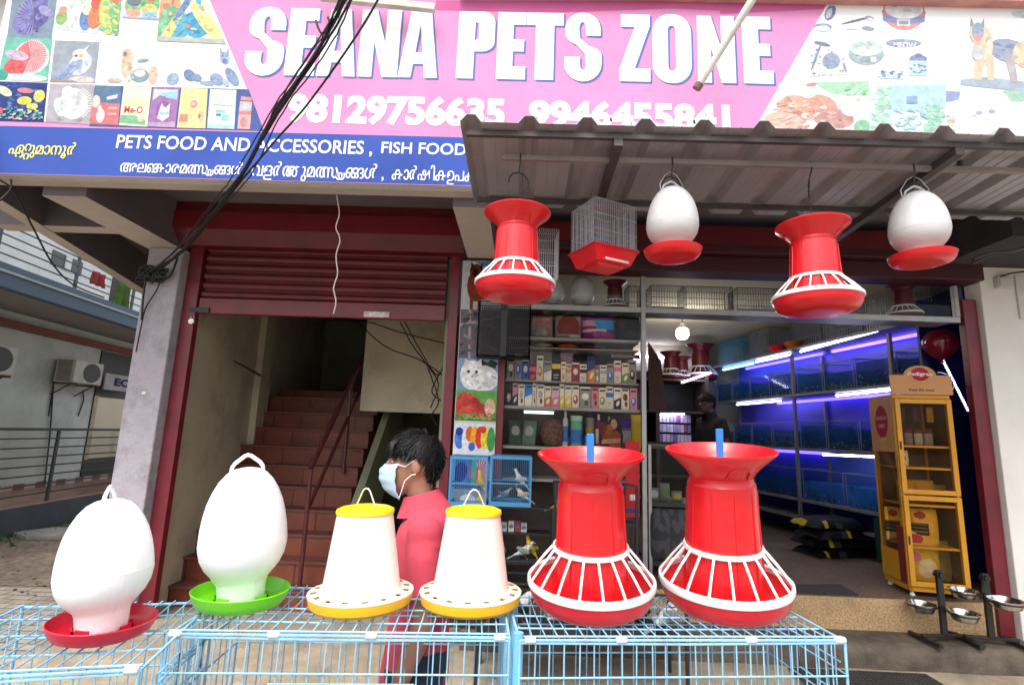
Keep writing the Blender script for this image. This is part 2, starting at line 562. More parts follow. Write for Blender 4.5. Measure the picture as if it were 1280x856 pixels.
bx = (at(181, 308, 3.9).x + at(224, 309, 3.9).x) / 2
bwid = at(224, 309, 3.9).x - at(181, 308, 3.9).x
beam2('beam', (bx, 2.996), (bx, 4.4), bwid, ZB, ZS)
bx2 = (at(584, 324, 3.9).x + at(619, 324, 3.9).x) / 2
beam2('beam', (bx2, 2.996), (bx2, 3.93), .22, ZB, ZS)
ob0 = onz(-60, 212, ZB); ob1 = onz(172, 357, ZB); ob2 = ob0 + (ob1 - ob0) * 2.2
def obx(y): return ob0.x - .11 + (ob1.x - ob0.x) / (ob1.y - ob0.y) * (y - ob0.y)
beam2('beam', (ob0.x - .055, ob0.y), (ob2.x - .055, ob2.y), .11, ZB, ZS)
beam2('beam', (bx - bwid / 2 - .004, 3.58), (bx - 1.0, 3.58), .13, ZB + .004, ZS)
beam2('beam', (bx - bwid / 2 - .004, 5.6), (bx - 1.15, 5.6), .13, ZB + .004, ZS)
ZSB = at(0, 217, 2.86).z           # bottom of the sign
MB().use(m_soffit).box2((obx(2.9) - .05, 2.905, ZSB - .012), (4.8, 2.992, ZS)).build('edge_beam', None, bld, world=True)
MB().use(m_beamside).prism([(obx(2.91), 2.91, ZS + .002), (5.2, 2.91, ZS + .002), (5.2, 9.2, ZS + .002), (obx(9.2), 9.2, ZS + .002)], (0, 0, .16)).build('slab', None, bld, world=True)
ztop = at(900, 4, 2.86).z
MB().use(m_conc).box2((-5.2, 2.94, ZS + .162), (5.2, 3.06, 6.5)).build('upper_wall', None, bld, world=True)
m_brickband = M('weathered_pink_parapet', (.52, .24, .2), .8, var=.2, scale=7, dirt=(.3, .12, .1), dscale=4)
mb = MB().use(m_brickband).box2((-.47, 2.80, ztop), (5.2, 2.938, 4.9))
mb.use(m_black)
for k in range(18):
    mb.box((-.3 + k * .31, 2.797, ztop + .013), (.022, .008, .02))
mb.build('parapet_band', None, bld, world=True)
mb = MB().use(m_conc).box2((-5.2, 2.80, at(5, -30, 2.86).z + .05), (-.472, 2.938, 4.9)); mb.build('parapet_band', None, bld, world=True)
# entrance bay walls
XL = at(232, 470, 4.0).x
bp('wall', m_beamside, (xp1 + .004, 4.1, 2.5), (XM - .02, 4.2, ZS))
def swall(name, mat, y0, y1, off, th, z1):
    mb = MB().use(mat)
    k0, k1 = XL - .05 - .125 * (y0 - 4) + off, XL - .05 - .125 * (y1 - 4) + off
    mb.prism([(k0 - th, y0, 0), (k0, y0, 0), (k1, y1, 0), (k1 - th, y1, 0)], (0, 0, z1)); return mb.build(name, None, bld, world=True)
swall('wall', m_stairwall, 4.05, 9.0, 0, .11, ZS - .002)
swall('pilaster', m_stairwall, 5.5, 5.8, .07, .069, ZS - .004)
bp('wall', m_greenwall, (XL - .7, 8.2, 0), (XM - .11, 8.3, ZS - .004))
bp('wall', m_greenwall, (XM - .1, 4.06, 0), (XM - .012, 8.6, ZS - .004))
bp('landing_wall', m_stairwall, (at(455, 450, 5.35).x, 5.35, at(500, 515, 5.35).z), (XM - .104, 5.42, ZS - .006))
bp('entry_floor', m_apron, (XL - .7, 4.41, 0), (XM - .104, 8.19, ZG + .004))
# shop room walls
bp('wall', m_creamwall, (XM - .008, 8.5, (ZF + .002)), (XR + .80, 8.6, ZS - .004))
bp('ceiling', m_creamwall, (XM - .008, 4.5, 3.12), (XR + .80, 8.49, 3.2))
bp('wall', m_navy, (XR + .72, 4.16, (ZF + .002)), (XR + .80, 8.49, 3.118))
bp('wall', m_navy, (XW + .02, 4.11, (ZF + .002)), (XR + .71, 4.15, 3.118))
bp('wall', m_white, (XW + .01, 3.93, .0), (6.2, 4.08, at(1250, 332, 3.93).z), .006)
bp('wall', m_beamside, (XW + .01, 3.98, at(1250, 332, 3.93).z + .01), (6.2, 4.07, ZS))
mb = MB().use(M('shade_toned_beam_paint', (.045, .042, .046), .9, var=.2)).box2((XW - .3, 3.3, 3.0), (6.2, 3.95, ZS - .003)); mb.build('beam', None, bld, world=True)  # shade under the overhang put into this beam's near-black colour
m_plinth = M('red_oxide_plinth_tile', (.25, .07, .045), .6, var=.2, scale=8)
mb = MB().use(m_plinth).box2((XW + .03, 3.72, .0), (6.2, 3.926, ZT + .06)); mb.build('plinth', None, bld, world=True, bevel=.006)
mb = MB().use(m_maroon2)
mb.box2((XM - .07, 3.99, 0), (XM + .002, 4.055, 3.0)); mb.build('door_jamb', None, bld, world=True, bevel=.004)
mb = MB().use(m_maroon2).box2((XR, 3.97, ZT + .003), (XW, 4.03, 2.75)); mb.build('door_jamb', None, bld, world=True, bevel=.006)
mb = MB().use(m_maroon2).box2((xp1 + .006, 3.985, 0), (XL + .012, 4.045, 3.0)); mb.build('door_jamb', None, bld, world=True, bevel=.004)
# ---------------------------------------------------------------- staircase
stt = thing('staircase', 'terracotta tiled flight of stairs with dark red handrail inside the entrance', 'staircase', (-2.1, 4.3, 0.03))
x0s, x1s = XL + .03, at(402, 735, 4.3).x
za_, zb__ = at(300, 735, 4.3).z, at(397, 497, 5.9).z
for i in range(10):
    z = za_ + (zb__ - za_) / 9 * i; y = 4.3 + 1.6 / 9 * i; x0s = XL - .048 - .125 * (y - 4)
    mb = MB().use(m_stair).box2((x0s, y, max(.1, z - .18 + .003)), (x1s - .07 * (y - 4.3), y + .3, z - .022))
    mb.use(m_stairedge).box2((x0s, y - .018, z - .02), (x1s - .07 * (y - 4.3), y + .3, z))
    mb.build('step', None, stt, world=True)
mb = MB().use(m_greenwall)
mb.prism([(x1s + .004, 4.25, .1), (x1s + .004, 4.25, za_ + .02), (x1s + .004, 5.95, zb__ + .07), (x1s + .004, 6.4, zb__ + .07), (x1s + .004, 6.4, 1.5), (x1s + .004, 4.8, .1)], (.07, 0, 0))
mb.build('stringer', None, stt, world=True)
m_rail = M('dark_red_rail_paint', (.07, .012, .014), .4, var=.2)
xr = at(378, 690, 4.33).x
mb = MB().use(m_rail)
def hz(y): return za_ + (y - 4.3) * (zb__ - za_) / 1.6
ys = [4.33, 6.0]
mb.tube([(xr, 4.33, hz(4.33) + .9), (xr, 6.0, hz(6.0) + .85)], .022, 8)
mb.tube([(xr, 4.33, hz(4.33) + .55), (xr, 6.0, hz(6.0) + .5)], .016, 8)
mb.build('handrail', None, stt, world=True, smooth=40)
for y in (4.34, 5.15, 5.95):
    MB().use(m_rail).tube([(xr, y, hz(y) - .02), (xr, y, hz(y) + .88)], .017, 8).build('rail_post', None, stt, world=True, smooth=40)
mb = MB().use(m_stair).box2((x0s, 6.2, zb__ - .1), (x1s, 8.1, zb__ + .1)); mb.build('landing', None, stt, world=True)
# ---------------------------------------------------------------- rolling shutter (half open)
sh = thing('rolling_shutter', 'maroon rolling shutter pulled halfway up over the stair entrance', 'shutter', (-1.6, 4.0, 2.45))
xa, xb = XL - .02, XM - .075
zr0 = at(300, 393, 4.0).z; zr1 = at(300, 373, 4.0).z; zc = at(300, 308, 3.9).z
mb = MB().use(m_maroon)
prof = []
nsl = 6; ph = (zc - zr1 + .06) / nsl
for i in range(nsl):
    z = zr1 + i * ph
    prof += [(4.032, z), (4.012, z + ph * .12), (4.004, z + ph * .4), (4.012, z + ph * .75), (4.034, z + ph * .9)]
mb.add([(x, y, z) for (y, z) in prof for x in (xa + .05, xb - .03)], [(2 * i, 2 * i + 1, 2 * i + 3, 2 * i + 2) for i in range(len(prof) - 1)])
mb.build('slat_curtain', None, sh, world=True, smooth=50)
rail = MB().use(m_maroon2).box2((xa + .045, 3.995, zr0), (xb - .025, 4.04, zr1 - .003)).build('bottom_rail', None, sh, world=True, bevel=.006)
m_worn = M('worn_white_paint', (.55, .5, .48), .7, var=.4, scale=30)
MB().use(m_worn).box2((at(455, 390, 3.99).x, 3.985, at(455, 396, 3.99).z), (at(487, 390, 3.99).x, 3.9935, at(455, 389, 3.99).z)).build('pull_handle', None, rail, bevel=.003)
MB().use(m_black).box2((at(238, 385, 3.99).x, 3.98, at(238, 390, 3.99).z), (at(262, 385, 3.99).x, 3.9935, at(238, 384, 3.99).z)).build('hasp', None, rail)
mb = MB().use(m_maroon)
zt = at(400, 249, 3.8).z + .10; zb2 = zc
pr = [(4.09, zt), (3.80, zt), (3.80, zb2 + .10), (3.90, zb2), (3.96, zb2), (4.09, zb2)]
m_maroonl = M('maroon_paint_lower_panel', (.18, .012, .02), .4, var=.2, scale=4, dirt=(.09, .015, .018), dscale=4, damt=.4)
xh0, xh1 = at(216, 280, 3.8).x, at(580, 280, 3.8).x
vs = [(x, y, z) for (y, z) in pr for x in (xh0, xh1)]
nP = len(pr)
mb.add(vs, [(2 * i, 2 * i + 1, (2 * i + 3) % (2 * nP), (2 * i + 2) % (2 * nP)) for i in range(nP)] + [tuple(2 * i for i in range(nP)), tuple(2 * i + 1 for i in range(nP))])
mb.use(m_maroonl).box2((xh0 + .01, 3.782, zb2 + .10), (xh1 - .01, 3.797, zb2 + .24))
mb.build('shutter_housing', None, sh, world=True)
# the second shutter housing over the shop front
sh2 = thing('shutter_housing', 'long maroon shutter box above the shop display windows', 'shutter housing', (1.5, 3.9, 2.8))
zq = at(900, 342, 3.9).z
m_maroond = M('dark_maroon_box_paint', (.045, .005, .009), .5, var=.2, scale=4)
mb = MB().use(m_maroond)
mb.box2((bx2 + .13, 3.87, zq), (XW - .002, 4.06, zq + .13)).box2((bx2 + .13, 3.80, zq + .133), (XW - .002, 4.06, 3.22))
mb.build('housing', None, sh2, world=True, bevel=.006)
mb = MB().use(m_maroon).box2((bx2 + .15, 3.785, zq + .2), (XW - .02, 3.798, zq + .34)); mb.build('lower_panel', None, sh2, world=True)
# padlock
pl = thing('padlock', 'round pale padlock hanging from the corner of the maroon shutter', 'padlock', tuple(at(240, 396, 3.97)))
c = at(240, 400, 3.97)
mb = MB().use(M('pale_brass', (.62, .56, .45), .35, .6)).lathe([(0, -.014), (.022, -.012), (.025, 0), (.022, .012), (0, .014)], 16)
mb.v = [(x + c.x, z + c.y, y + c.z - .012) for x, y, z in mb.v]
mb.build('lock_body', None, pl, world=True, smooth=50)
MB().use(m_alu).tube([(c.x - .012, c.y, c.z), (c.x - .012, c.y, c.z + .03), (c.x, c.y, c.z + .043), (c.x + .012, c.y, c.z + .03), (c.x + .012, c.y, c.z)], .004, 6).build('shackle', None, pl, world=True)
# ---------------------------------------------------------------- the long sign board
YS = 2.86
sgn = thing('shop_sign', 'wide pink and blue printed pet shop sign board across the facade', 'sign', tuple(at(620, 200, YS)))
zb = ZSB; zt_ = at(900, 6, YS).z + .003
xl = at(-37, 218, YS).x; xr_ = 3.9
p_pink = M('print_pink', (.58, .235, .43), .8, spec=.12, var=.07, scale=2.5, bump=.25, bscale=5, dirt=(.48, .20, .35), dscale=1.6, damt=.3)
p_pinkd = M('print_deep_pink', (.50, .11, .27), .8, spec=.12, var=.08, scale=3)
p_blue = M('print_blue', (.045, .085, .34), .8, spec=.12, var=.12, scale=2, bump=.2, bscale=5)
p_white = M('print_white', (.76, .76, .76), .8, spec=.12, var=.03, scale=2, bump=.2, bscale=6)
p_shadow = M('print_letter_shadow', (.10, .14, .36), .8, spec=.12, var=.05)
p_yellow = M('print_yellow', (.85, .78, .16), .8, spec=.12, var=.05)
def part(mb, name, **k):
    return mb.build(name, None, sgn, world=True, **k)
ztopL = at(200, -80, YS).z
mb = MB().use(M('flex_print_backing', (.55, .55, .56), .7, var=.05))
mb.box2((xl - .03, YS + .004, zb), (xr_, YS + .06, 4.31)); part(mb, 'sign_panel')
def S(px, py, off=0.0):
    p = at(px, py, YS); return Vector((p.x, YS - off, p.z))
mb = MB().use(p_pink)
mb.poly([(xl, YS, zb), (xr_, YS, zb), (xr_, YS, 4.3), (xl, YS, 4.3)])
part(mb, 'pink_ground', fixn=False)
zbl = at(300, 165, YS).z
mb = MB().use(p_blue); mb.poly([(xl, YS - .001, zb + .004), (1.3, YS - .001, zb + .004), (1.3, YS - .001, zbl), (xl, YS - .001, zbl)])
part(mb, 'blue_band', fixn=False)
mb = MB().use(p_pinkd); mb.poly([S(545, 1, .0012), S(900, 3, .0012), S(900, 14, .0012), S(840, 11, .0012), S(700, 16, .0012), S(545, 13, .0012)])
mb.poly([S(900, 3, .0012), S(1033, 4, .0012), S(1029, 12, .0012), S(900, 18, .0012)])
part(mb, 'pink_edge', fixn=False)
# white picture grounds
mb = MB().use(p_white)
mb.poly([(xl, YS - .001, at(100, 152, YS).z), S(330, 163, .001), S(262, 0, .001), S(225, -85, .001), (xl, YS - .001, 4.3)])
part(mb, 'picture_ground', fixn=False)
mb = MB().use(p_white)
mb.poly([S(945, 158, .001), S(925, 196, .001), (xr_, YS - .001, S(925, 196).z), (xr_, YS - .001, zt_), S(1035, 4, .001)])
part(mb, 'picture_ground', fixn=False)
# title letters
def stroke(pts, t):
    """thick poly stroke as quads outline (closed polygon)"""
    L, R = [], []
    n = len(pts)
    for i, p in enumerate(pts):
        a = pts[max(0, i - 1)]; b = pts[min(n - 1, i + 1)]
        d = Vector((b[0] - a[0], b[1] - a[1])); d.normalize()
        nn = Vector((-d.y, d.x)) * t / 2
        L.append((p[0] + nn.x, p[1] + nn.y)); R.append((p[0] - nn.x, p[1] - nn.y))
    return L + R[::-1]
def arc(cx, cy, rx, ry, a0, a1, n=8):
    return [(cx + rx * math.cos(math.radians(a0 + (a1 - a0) * i / n)), cy + ry * math.sin(math.radians(a0 + (a1 - a0) * i / n))) for i in range(n + 1)]
def rr(x0, y0, x1, y1, rx, ry):
    return arc(x1 - rx, y1 - ry, rx, ry, 0, 90) + arc(x0 + rx, y1 - ry, rx, ry, 90, 180) + arc(x0 + rx, y0 + ry, rx, ry, 180, 270) + arc(x1 - rx, y0 + ry, rx, ry, 270, 360)
GL = {
    'E': [[(0, 0), (1, 0), (1, .19), (.55, .19), (.55, .41), (.93, .41), (.93, .59), (.55, .59), (.55, .81), (.98, .81), (.98, 1), (0, 1)]],
    'T': [[(.25, 0), (.75, 0), (.75, .81), (1, .81), (1, 1), (0, 1), (0, .81), (.25, .81)]],
    'N': [[(0, 0), (.36, 0), (.36, .52), (.62, 0), (1, 0), (1, 1), (.64, 1), (.64, .5), (.38, 1), (0, 1)]],
    'Z': [[(0, 0), (1, 0), (1, .19), (.5, .19), (1, .83), (1, 1), (.05, 1), (.05, .81), (.5, .81), (0, .17)]],
    'A': [[(0, 0), (.33, 0), (.37, .2), (.63, .2), (.67, 0), (1, 0), (.76, 1), (.24, 1)], [(.41, .37), (.5, .78), (.59, .37)]],
    'P': [[(0, 0), (.46, 0), (.46, .4)] + [(.6, .4)] + arc(.66, .54, .34, .14, -90, 0, 5) + arc(.66, .84, .34, .16, 0, 90, 5) + [(0, 1)], [(.46, .56), (.46, .84), (.56, .82), (.57, .6)]],
    'O': [rr(0, 0, 1, 1, .46, .26), rr(.40, .17, .60, .83, .1, .07)],
}
# S : one closed outline
GL['S'] = [arc(.5, .25, .5, .25, 180, 360, 10) + arc(.48, .37, .52, .15, 5, 70, 5) + [(.42, .62)] + arc(.48, .76, .09, .10, 180, 20, 6)[0:7] + [(.57, .66), (.97, .66)]
           + arc(.49, .76, .48, .24, 0, 180, 10) + arc(.46, .68, .44, .16, 185, 250, 5) + [(.55, .40)] + arc(.50, .25, .08, .09, 40, -180, 7) + [(.42, .35), (0, .35)]]
def fill_outline(outs):
    c = bpy.data.curves.new('g', 'CURVE'); c.dimensions = '2D'; c.fill_mode = 'BOTH'
    for o in outs:
        s = c.splines.new('POLY'); s.points.add(len(o) - 1)
        for i, p in enumerate(o):
            s.points[i].co = (p[0], p[1], 0, 1)
        s.use_cyclic_u = True
    ob = bpy.data.objects.new('g', c); COL.objects.link(ob)
    me = ob.to_mesh()
    r = [tuple(v.co) for v in me.vertices], [tuple(p.vertices) for p in me.polygons]
    ob.to_mesh_clear(); bpy.data.objects.remove(ob); bpy.data.curves.remove(c)
    return r
title = MB().use(p_white); shad = MB().use(p_shadow)
for ch, a, b in (('S', 309, 357), ('E', 359.5, 397), ('A', 399, 447.5), ('N', 450, 499.5), ('A', 500, 549), ('P', 572, 618), ('E', 621.5, 657.5), ('T', 657.5, 704), ('S', 705.5, 752), ('Z', 774, 812.5), ('O', 815.5, 864), ('N', 871.5, 918.5), ('E', 928, 965)):
    vs, fs = fill_outline(GL[ch])
    m = (a + b) / 2
    yt = 10 + (m - 310) * .0185; yb = 94 + (m - 310) * .0175
    if ch in 'SO':
        yt -= 1.2; yb += 1.2
    p0 = at(a, (yb + yt) / 2, YS); p1 = at(b, (yb + yt) / 2, YS); z0 = at(m, yb, YS).z; z1 = at(m, yt, YS).z
    wd = p1.x - p0.x
    title.add([(p0.x + v[0] * wd, YS - .0030, z0 + v[1] * (z1 - z0)) for v in vs], fs)
    shad.add([(p0.x + v[0] * wd + .012, YS - .0018, z0 + v[1] * (z1 - z0) - .010) for v in vs], fs)
part(shad, 'title_shadow', fixn=False)
part(title, 'title_lettering', fixn=False)
mb = MB().use(p_white)
px_text(mb, '98129756635', (357, 154), (632, 122.5), YS - .002, .05)
part(mb, 'phone_lettering', fixn=False)
mb = MB().use(p_white)
px_text(mb, '9946455841', (660, 161), (912, 130), YS - .002, .05)
part(mb, 'phone_lettering', fixn=False)
mb = MB().use(p_white)
px_text(mb, 'PETS FOOD AND ACCESSORIES ,', (144, 188), (466.5, 176.5), YS - .003, .016)
part(mb, 'english_lettering', fixn=False)
mb = MB().use(p_white)
px_text(mb, 'FISH FOOD,', (476, 194), (588, 180), YS - .003, .016)
part(mb, 'english_lettering', fixn=False)
def malayalam(mb, toks, bl, tr, y, bold=0, dbl=(0, .03)):
    V, F = [], []; x = 0
    for t in toks:
        if t == ' ':
            x += .28; continue
        ov = 0.07; sc = 1.0; dz = 0
        if isinstance(t, tuple):
            t, ov, sc, dz = t
        vs, fs = text_mesh(t, bold)
        if not vs: continue
        a = min(v[0] for v in vs); b = max(v[0] for v in vs)
        x += ov
        o = len(V)
        V += [((v[0] - a) * sc + x, v[1] * sc + dz, len(F) % 7 * .0003) for v in vs]
        F += [tuple(i + o for i in f) for f in fs]
        x += (b - a) * sc
    p = at(*bl, y); q = at(*tr, y)
    z0 = min(v[1] for v in V); z1 = max(v[1] for v in V); x1 = max(v[0] for v in V)
    for n_, dx in enumerate(dbl):
        mb.add([(p.x + (v[0] + dx) / (x1 + dbl[-1]) * (q.x - p.x), y - v[2] - n_ * .0001, p.z + (v[1] - z0) / (z1 - z0) * (q.z - p.z)) for v in V], F)
cj = lambda c, o=-.42: (c, o, 1, 0)
ya = ('യ', -.12, .7, -.1)
mb = MB().use(p_white)
malayalam(mb, ['അ', 'ല', 'ങ', cj('ക'), 'ാ', 'ര', 'മ', 'ത', cj('സ'), ya, 'ങ', cj('ങ', -.6), 'ൾ'], (148, 217), (305, 203), YS - .003)
malayalam(mb, ['വ', 'ള', 'ർ', 'ത', cj('ത', -.5), 'ു', 'മ', 'ത', cj('സ'), ya, 'ങ', cj('ങ', -.6), 'ൾ', ' ', ','], (312, 225), (481, 205.5), YS - .003)
malayalam(mb, ['ക', 'ാ', 'ർ', 'ഷ', 'ി', 'ക', 'ഉ', 'പ', 'ക', 'ര', 'ണ'], (488, 229), (625, 209), YS - .003)
part(mb, 'malayalam_lettering', fixn=False)
mb = MB().use(p_yellow)
malayalam(mb, ['ഏ', ('റ', .07, .8, .18), ('റ', -.5, .7, -.34), 'ു', 'മ', 'ാ', 'ന', 'ൂ', 'ർ'], (7.5, 199), (97, 178.5), YS - .003, 0)
part(mb, 'place_name_lettering', fixn=False)
# ---- printed pictures on the board
def pic(name, c, bgc, shapes, seed=1):
    mb = MB()
    picture(mb, [S(x, y, .002 + seed * .00003) for x, y in c], bgc, shapes, (0, -1, 0), seed, gain=.60)
    return part(mb, name, fixn=False)
def R(x0, y0, x1, y1, sk=.016):
    return [(x0, y0), (x1, y0 + (x1 - x0) * sk), (x1 - (y1 - y0) * .2, y1 + (x1 - x0) * sk), (x0 - (y1 - y0) * .2, y1)]
pic('betta_picture', [(18, -20), (74, -18), (65, 49), (9, 47)], '#8ea1b4', [('e', .5, .5, .28, .38, 20, '#7a74b4'), ('e', .33, .75, .25, .2, -30, '#8c86c6'), ('e', .62, .65, .2, .26, 40, '#6d68a6'), ('e', .8, .5, .2, .08, 30, '#a9a6d4'), ('n', 20, ['#9a94cf', '#6a62a2'], (.15, .3, .85, .95), (.02, .06)), ('r', .55, .6, .4, .35, 90, 260, 14, '#a39fd8')], 2)
pic('budgie_row_picture', [(78, -18), (154, -15), (148, 46), (66, 38)], '#dfe8ec', [('e', .1, .72, .09, .16, 0, '#9fc27c'), ('e', .1, .55, .06, .08, 0, '#e0a48e'), ('e', .3, .5, .12, .5, 0, '#f0f2f2'), ('e', .3, .2, .09, .1, 0, '#fafafa'), ('e', .48, .7, .1, .25, 0, '#7a9ad0'), ('e', .48, .5, .08, .13, 0, '#e8f0d0'), ('e', .63, .6, .12, .3, 10, '#ee8f6a'), ('e', .62, .36, .1, .14, 0, '#e86d5c'), ('e', .8, .6, .13, .4, -10, '#d8e27c'), ('e', .93, .55, .1, .45, -8, '#86c48c'), ('e', .92, .2, .1, .14, 0, '#e58a70'), ('n', 24, ['#a6d89a', '#f2e68a', '#8fd0c0'], (.68, .3, 1, .95), (.02, .06))], 3)
pic('parrot_pair_picture', [(157, -15), (203, -13), (199, 27), (153, 24)], '#eef2f6', [('e', .28, .5, .24, .4, 10, '#9ccf9a'), ('e', .28, .4, .2, .2, 0, '#7f8a92'), ('e', .28, .8, .2, .14, 0, '#eab49a'), ('e', .72, .45, .25, .4, -10, '#86c98e'), ('e', .72, .2, .2, .22, 0, '#dd7f6a'), ('e', .72, .68, .22, .2, 0, '#f0d28a'), ('e', .73, .85, .2, .12, 0, '#9fd0e8'), ('p', [(0, .93), (1, .93), (1, .97), (0, .97)], '#b8bcd8')], 4)
pic('macaw_picture', [(204, -30), (248, -29), (283, 56), (196, 52)], '#e6f0d8', [('e', .25, .35, .3, .5, 20, '#f0b088'), ('e', .18, .75, .2, .3, 10, '#88c49a'), ('e', .4, .6, .1, .5, 30, '#f4e694'), ('e', .55, .62, .13, .45, 28, '#6cbcdc'), ('e', .66, .72, .2, .22, 25, '#58b4de'), ('e', .62, .3, .16, .3, 20, '#eef6fa'), ('e', .82, .7, .14, .35, -20, '#f6f0a4'), ('e', .5, .45, .06, .3, 35, '#7a9cc8'), ('p', [(0, .93), (1, .93), (1, 1), (0, 1)], '#c4ccc8'), ('n', 30, ['#f8d088', '#8cd0d8', '#f0a080', '#d8ecb0'], (.1, .05, .9, .9), (.02, .05))], 5)
pic('red_betta_picture', [(8, 47), (66, 49), (60, 103), (-3, 100)], '#7fcdb8', [('e', .6, .45, .38, .4, 0, '#f6f2f2'), ('e', .6, .42, .32, .36, 0, '#ec7f86'), ('e', .3, .72, .22, .22, 20, '#e66a6c'), ('r', .6, .42, .34, .4, -110, 110, 26, '#fbd7da'), ('e', .3, .42, .26, .11, 12, '#d9c7dd'), ('e', .5, .93, .5, .09, 0, '#eef8f4'), ('e', .08, .9, .12, .14, 0, '#4fae9a')], 6)
pic('cockatiel_picture', [(69, 51), (125, 53), (119, 104), (63, 103)], '#aab4c0', [('e', .62, .55, .24, .3, 30, '#dfe6f4'), ('e', .6, .36, .18, .17, 0, '#f4f3e6'), ('e', .62, .36, .045, .045, 0, '#f0b898'), ('e', .4, .7, .12, .36, 48, '#a5b7dc'), ('e', .2, .9, .05, .22, 62, '#8fa2c8'), ('p', [(.66, .2), (.8, .08), (.72, .24)], '#eef0e4'), ('e', .52, .36, .03, .03, 0, '#6b6f78'), ('e', .7, .95, .3, .1, 0, '#e4dad6'), ('p', [(0, .94), (.6, .97), (.6, 1), (0, 1)], '#b4a096')], 7)
pic('reef_picture', [(-8, 102), (60, 104), (55, 153), (-20, 151)], '#33468c', [('n', 60, ['#4a6ab4', '#2c3c80', '#6a8ac8', '#3d57a4'], (0, 0, 1, .7), (.02, .06)), ('e', .25, .25, .16, .1, 30, '#e6ecd2'), ('e', .62, .22, .15, .07, 5, '#df8f96'), ('e', .88, .35, .1, .16, 10, '#e8e27c'), ('e', .63, .48, .13, .11, 0, '#ece06a'), ('e', .78, .62, .1, .08, 0, '#eee87a'), ('n', 90, ['#7fc4c0', '#4f9a9c', '#a8dcc8', '#e8b8a0', '#3f7a94', '#d8e8d0'], (0, .65, 1, 1), (.02, .05)), ('e', .22, .75, .08, .09, 0, '#e86a70')], 8)
pic('white_dove_picture', [(63, 105), (118, 106), (113, 156), (57, 153)], '#c2bcc6', [('e', .58, .5, .33, .4, -8, '#fafafa'), ('e', .42, .2, .13, .14, 0, '#fbfbfb'), ('e', .3, .6, .14, .25, -20, '#e4f0ee'), ('r', .62, .5, .38, .44, -70, 60, 14, '#f4f4f6'), ('e', .3, .9, .05, .04, 0, '#b8a8a4'), ('e', .75, .9, .06, .04, 0, '#b8a8a4')], 9)
pic('small_dogs_picture', [(137, 58), (196, 59), (190, 106), (131, 104)], None, [('e', .42, .45, .12, .4, 0, '#f0d2b4'), ('e', .38, .2, .1, .13, 0, '#eecdb0'), ('e', .36, .22, .04, .07, 0, '#8a8f98'), ('e', .72, .78, .2, .18, 0, '#8fb2b2'), ('e', .72, .72, .12, .1, 0, '#eef4f4'), ('e', .75, .38, .13, .05, -10, '#9ab0b8'), ('e', .2, .93, .16, .07, 0, '#d2c6ba'), ('n', 14, ['#b8ccd0', '#e8cdb8'], (.1, .5, 1, 1), (.02, .05))], 10)
pic('puppy_row_picture', [(184, 80), (300, 84), (310, 110), (180, 106)], None, [('e', .08, .55, .05, .45, 0, '#f2cfb8'), ('e', .28, .7, .06, .32, 30, '#a8bcd8'), ('e', .45, .5, .06, .3, -20, '#8098c4'), ('e', .52, .6, .05, .2, 0, '#8ea6cc'), ('e', .62, .85, .08, .12, 0, '#b0c2dc'), ('e', .72, .65, .07, .3, 0, '#9cb2d6'), ('e', .88, .5, .06, .45, -8, '#9aacd2'), ('e', .8, .8, .03, .2, 0, '#c4d2e6')], 11)
pic('shepherd_head_picture', [(268, 58), (292, 59), (296, 84), (268, 82)], None, [('e', .5, .6, .24, .34, 0, '#b2c4e0'), ('p', [(.28, .45), (.3, .0), (.46, .4)], '#a2b6d8'), ('p', [(.55, .4), (.74, .04), (.74, .48)], '#a2b6d8'), ('e', .5, .75, .12, .14, 0, '#7e94c2'), ('e', .42, .5, .04, .05, 0, '#6e84b4'), ('e', .6, .5, .04, .05, 0, '#6e84b4')], 12)
# the strip of feed bags along the bottom of the picture area
mb = MB().use(PC(tuple(x * .5 for x in hexc('#5f75bd')))); mb.poly([S(111.5, 158, .0016), S(330, 164, .0016), S(311, 112, .0016), S(118.5, 107, .0016)]); part(mb, 'pack_strip', fixn=False)
pic('red_pack_print', [(119, 107), (152, 108), (148, 157), (112, 155)], '#6b86a8', [('p', [(0, .5), (.3, .45), (1, .46), (1, 1), (0, 1)], '#e58488'), ('e', .12, .42, .16, .16, 0, '#f6e2d8'), ('e', .35, .78, .15, .18, 0, '#fbf0ee'), ('e', .3, .6, .08, .08, 0, '#fbf0ee'), ('p', [(.5, .3), (.9, .22), (.88, .32), (.52, .38)], '#eef2f6'), ('p', [(.6, .55), (.92, .55), (.92, .6), (.6, .6)], '#f4c0c0'), ('p', [(.6, .7), (.92, .7), (.92, .76), (.6, .76)], '#f4c0c0')], 13)
pic('green_pack_print', [(155, 108.5), (190, 109.5), (184.5, 159), (149, 157)], '#f8f6dc', [('p', [(.05, .35), (.9, .3), (.92, .5), (.05, .52)], '#f8f2c4'), ('t', 'Me-O', .12, .50, .78, .68, '#e2675a', .03), ('p', [(0, .75), (.5, .72), (.9, .85), (.9, .96), (0, .94)], '#8fd0a4'), ('e', .75, .8, .14, .08, -30, '#f2dcc2')], 14)
pic('purple_pack_print', [(191.5, 109.5), (225, 110.5), (219, 160), (185, 158.5)], '#b184be', [('p', [(.05, .05), (.95, .05), (.95, .3), (.3, .2), (.05, .34)], '#dfe9f4'), ('p', [(.3, .15), (.95, .08), (.95, .3), (.55, .26)], '#a6dbe6'), ('e', .5, .6, .28, .26, 0, '#a06aae'), ('p', [(.3, .78), (.4, .4), (.55, .52), (.72, .4), (.74, .74), (.52, .86)], '#f2ecf6'), ('p', [(.38, .62), (.7, .62), (.7, .7), (.38, .7)], '#b9dbe6'), ('p', [(0, .9), (1, .86), (1, 1), (0, 1)], '#cdb0d4')], 15)
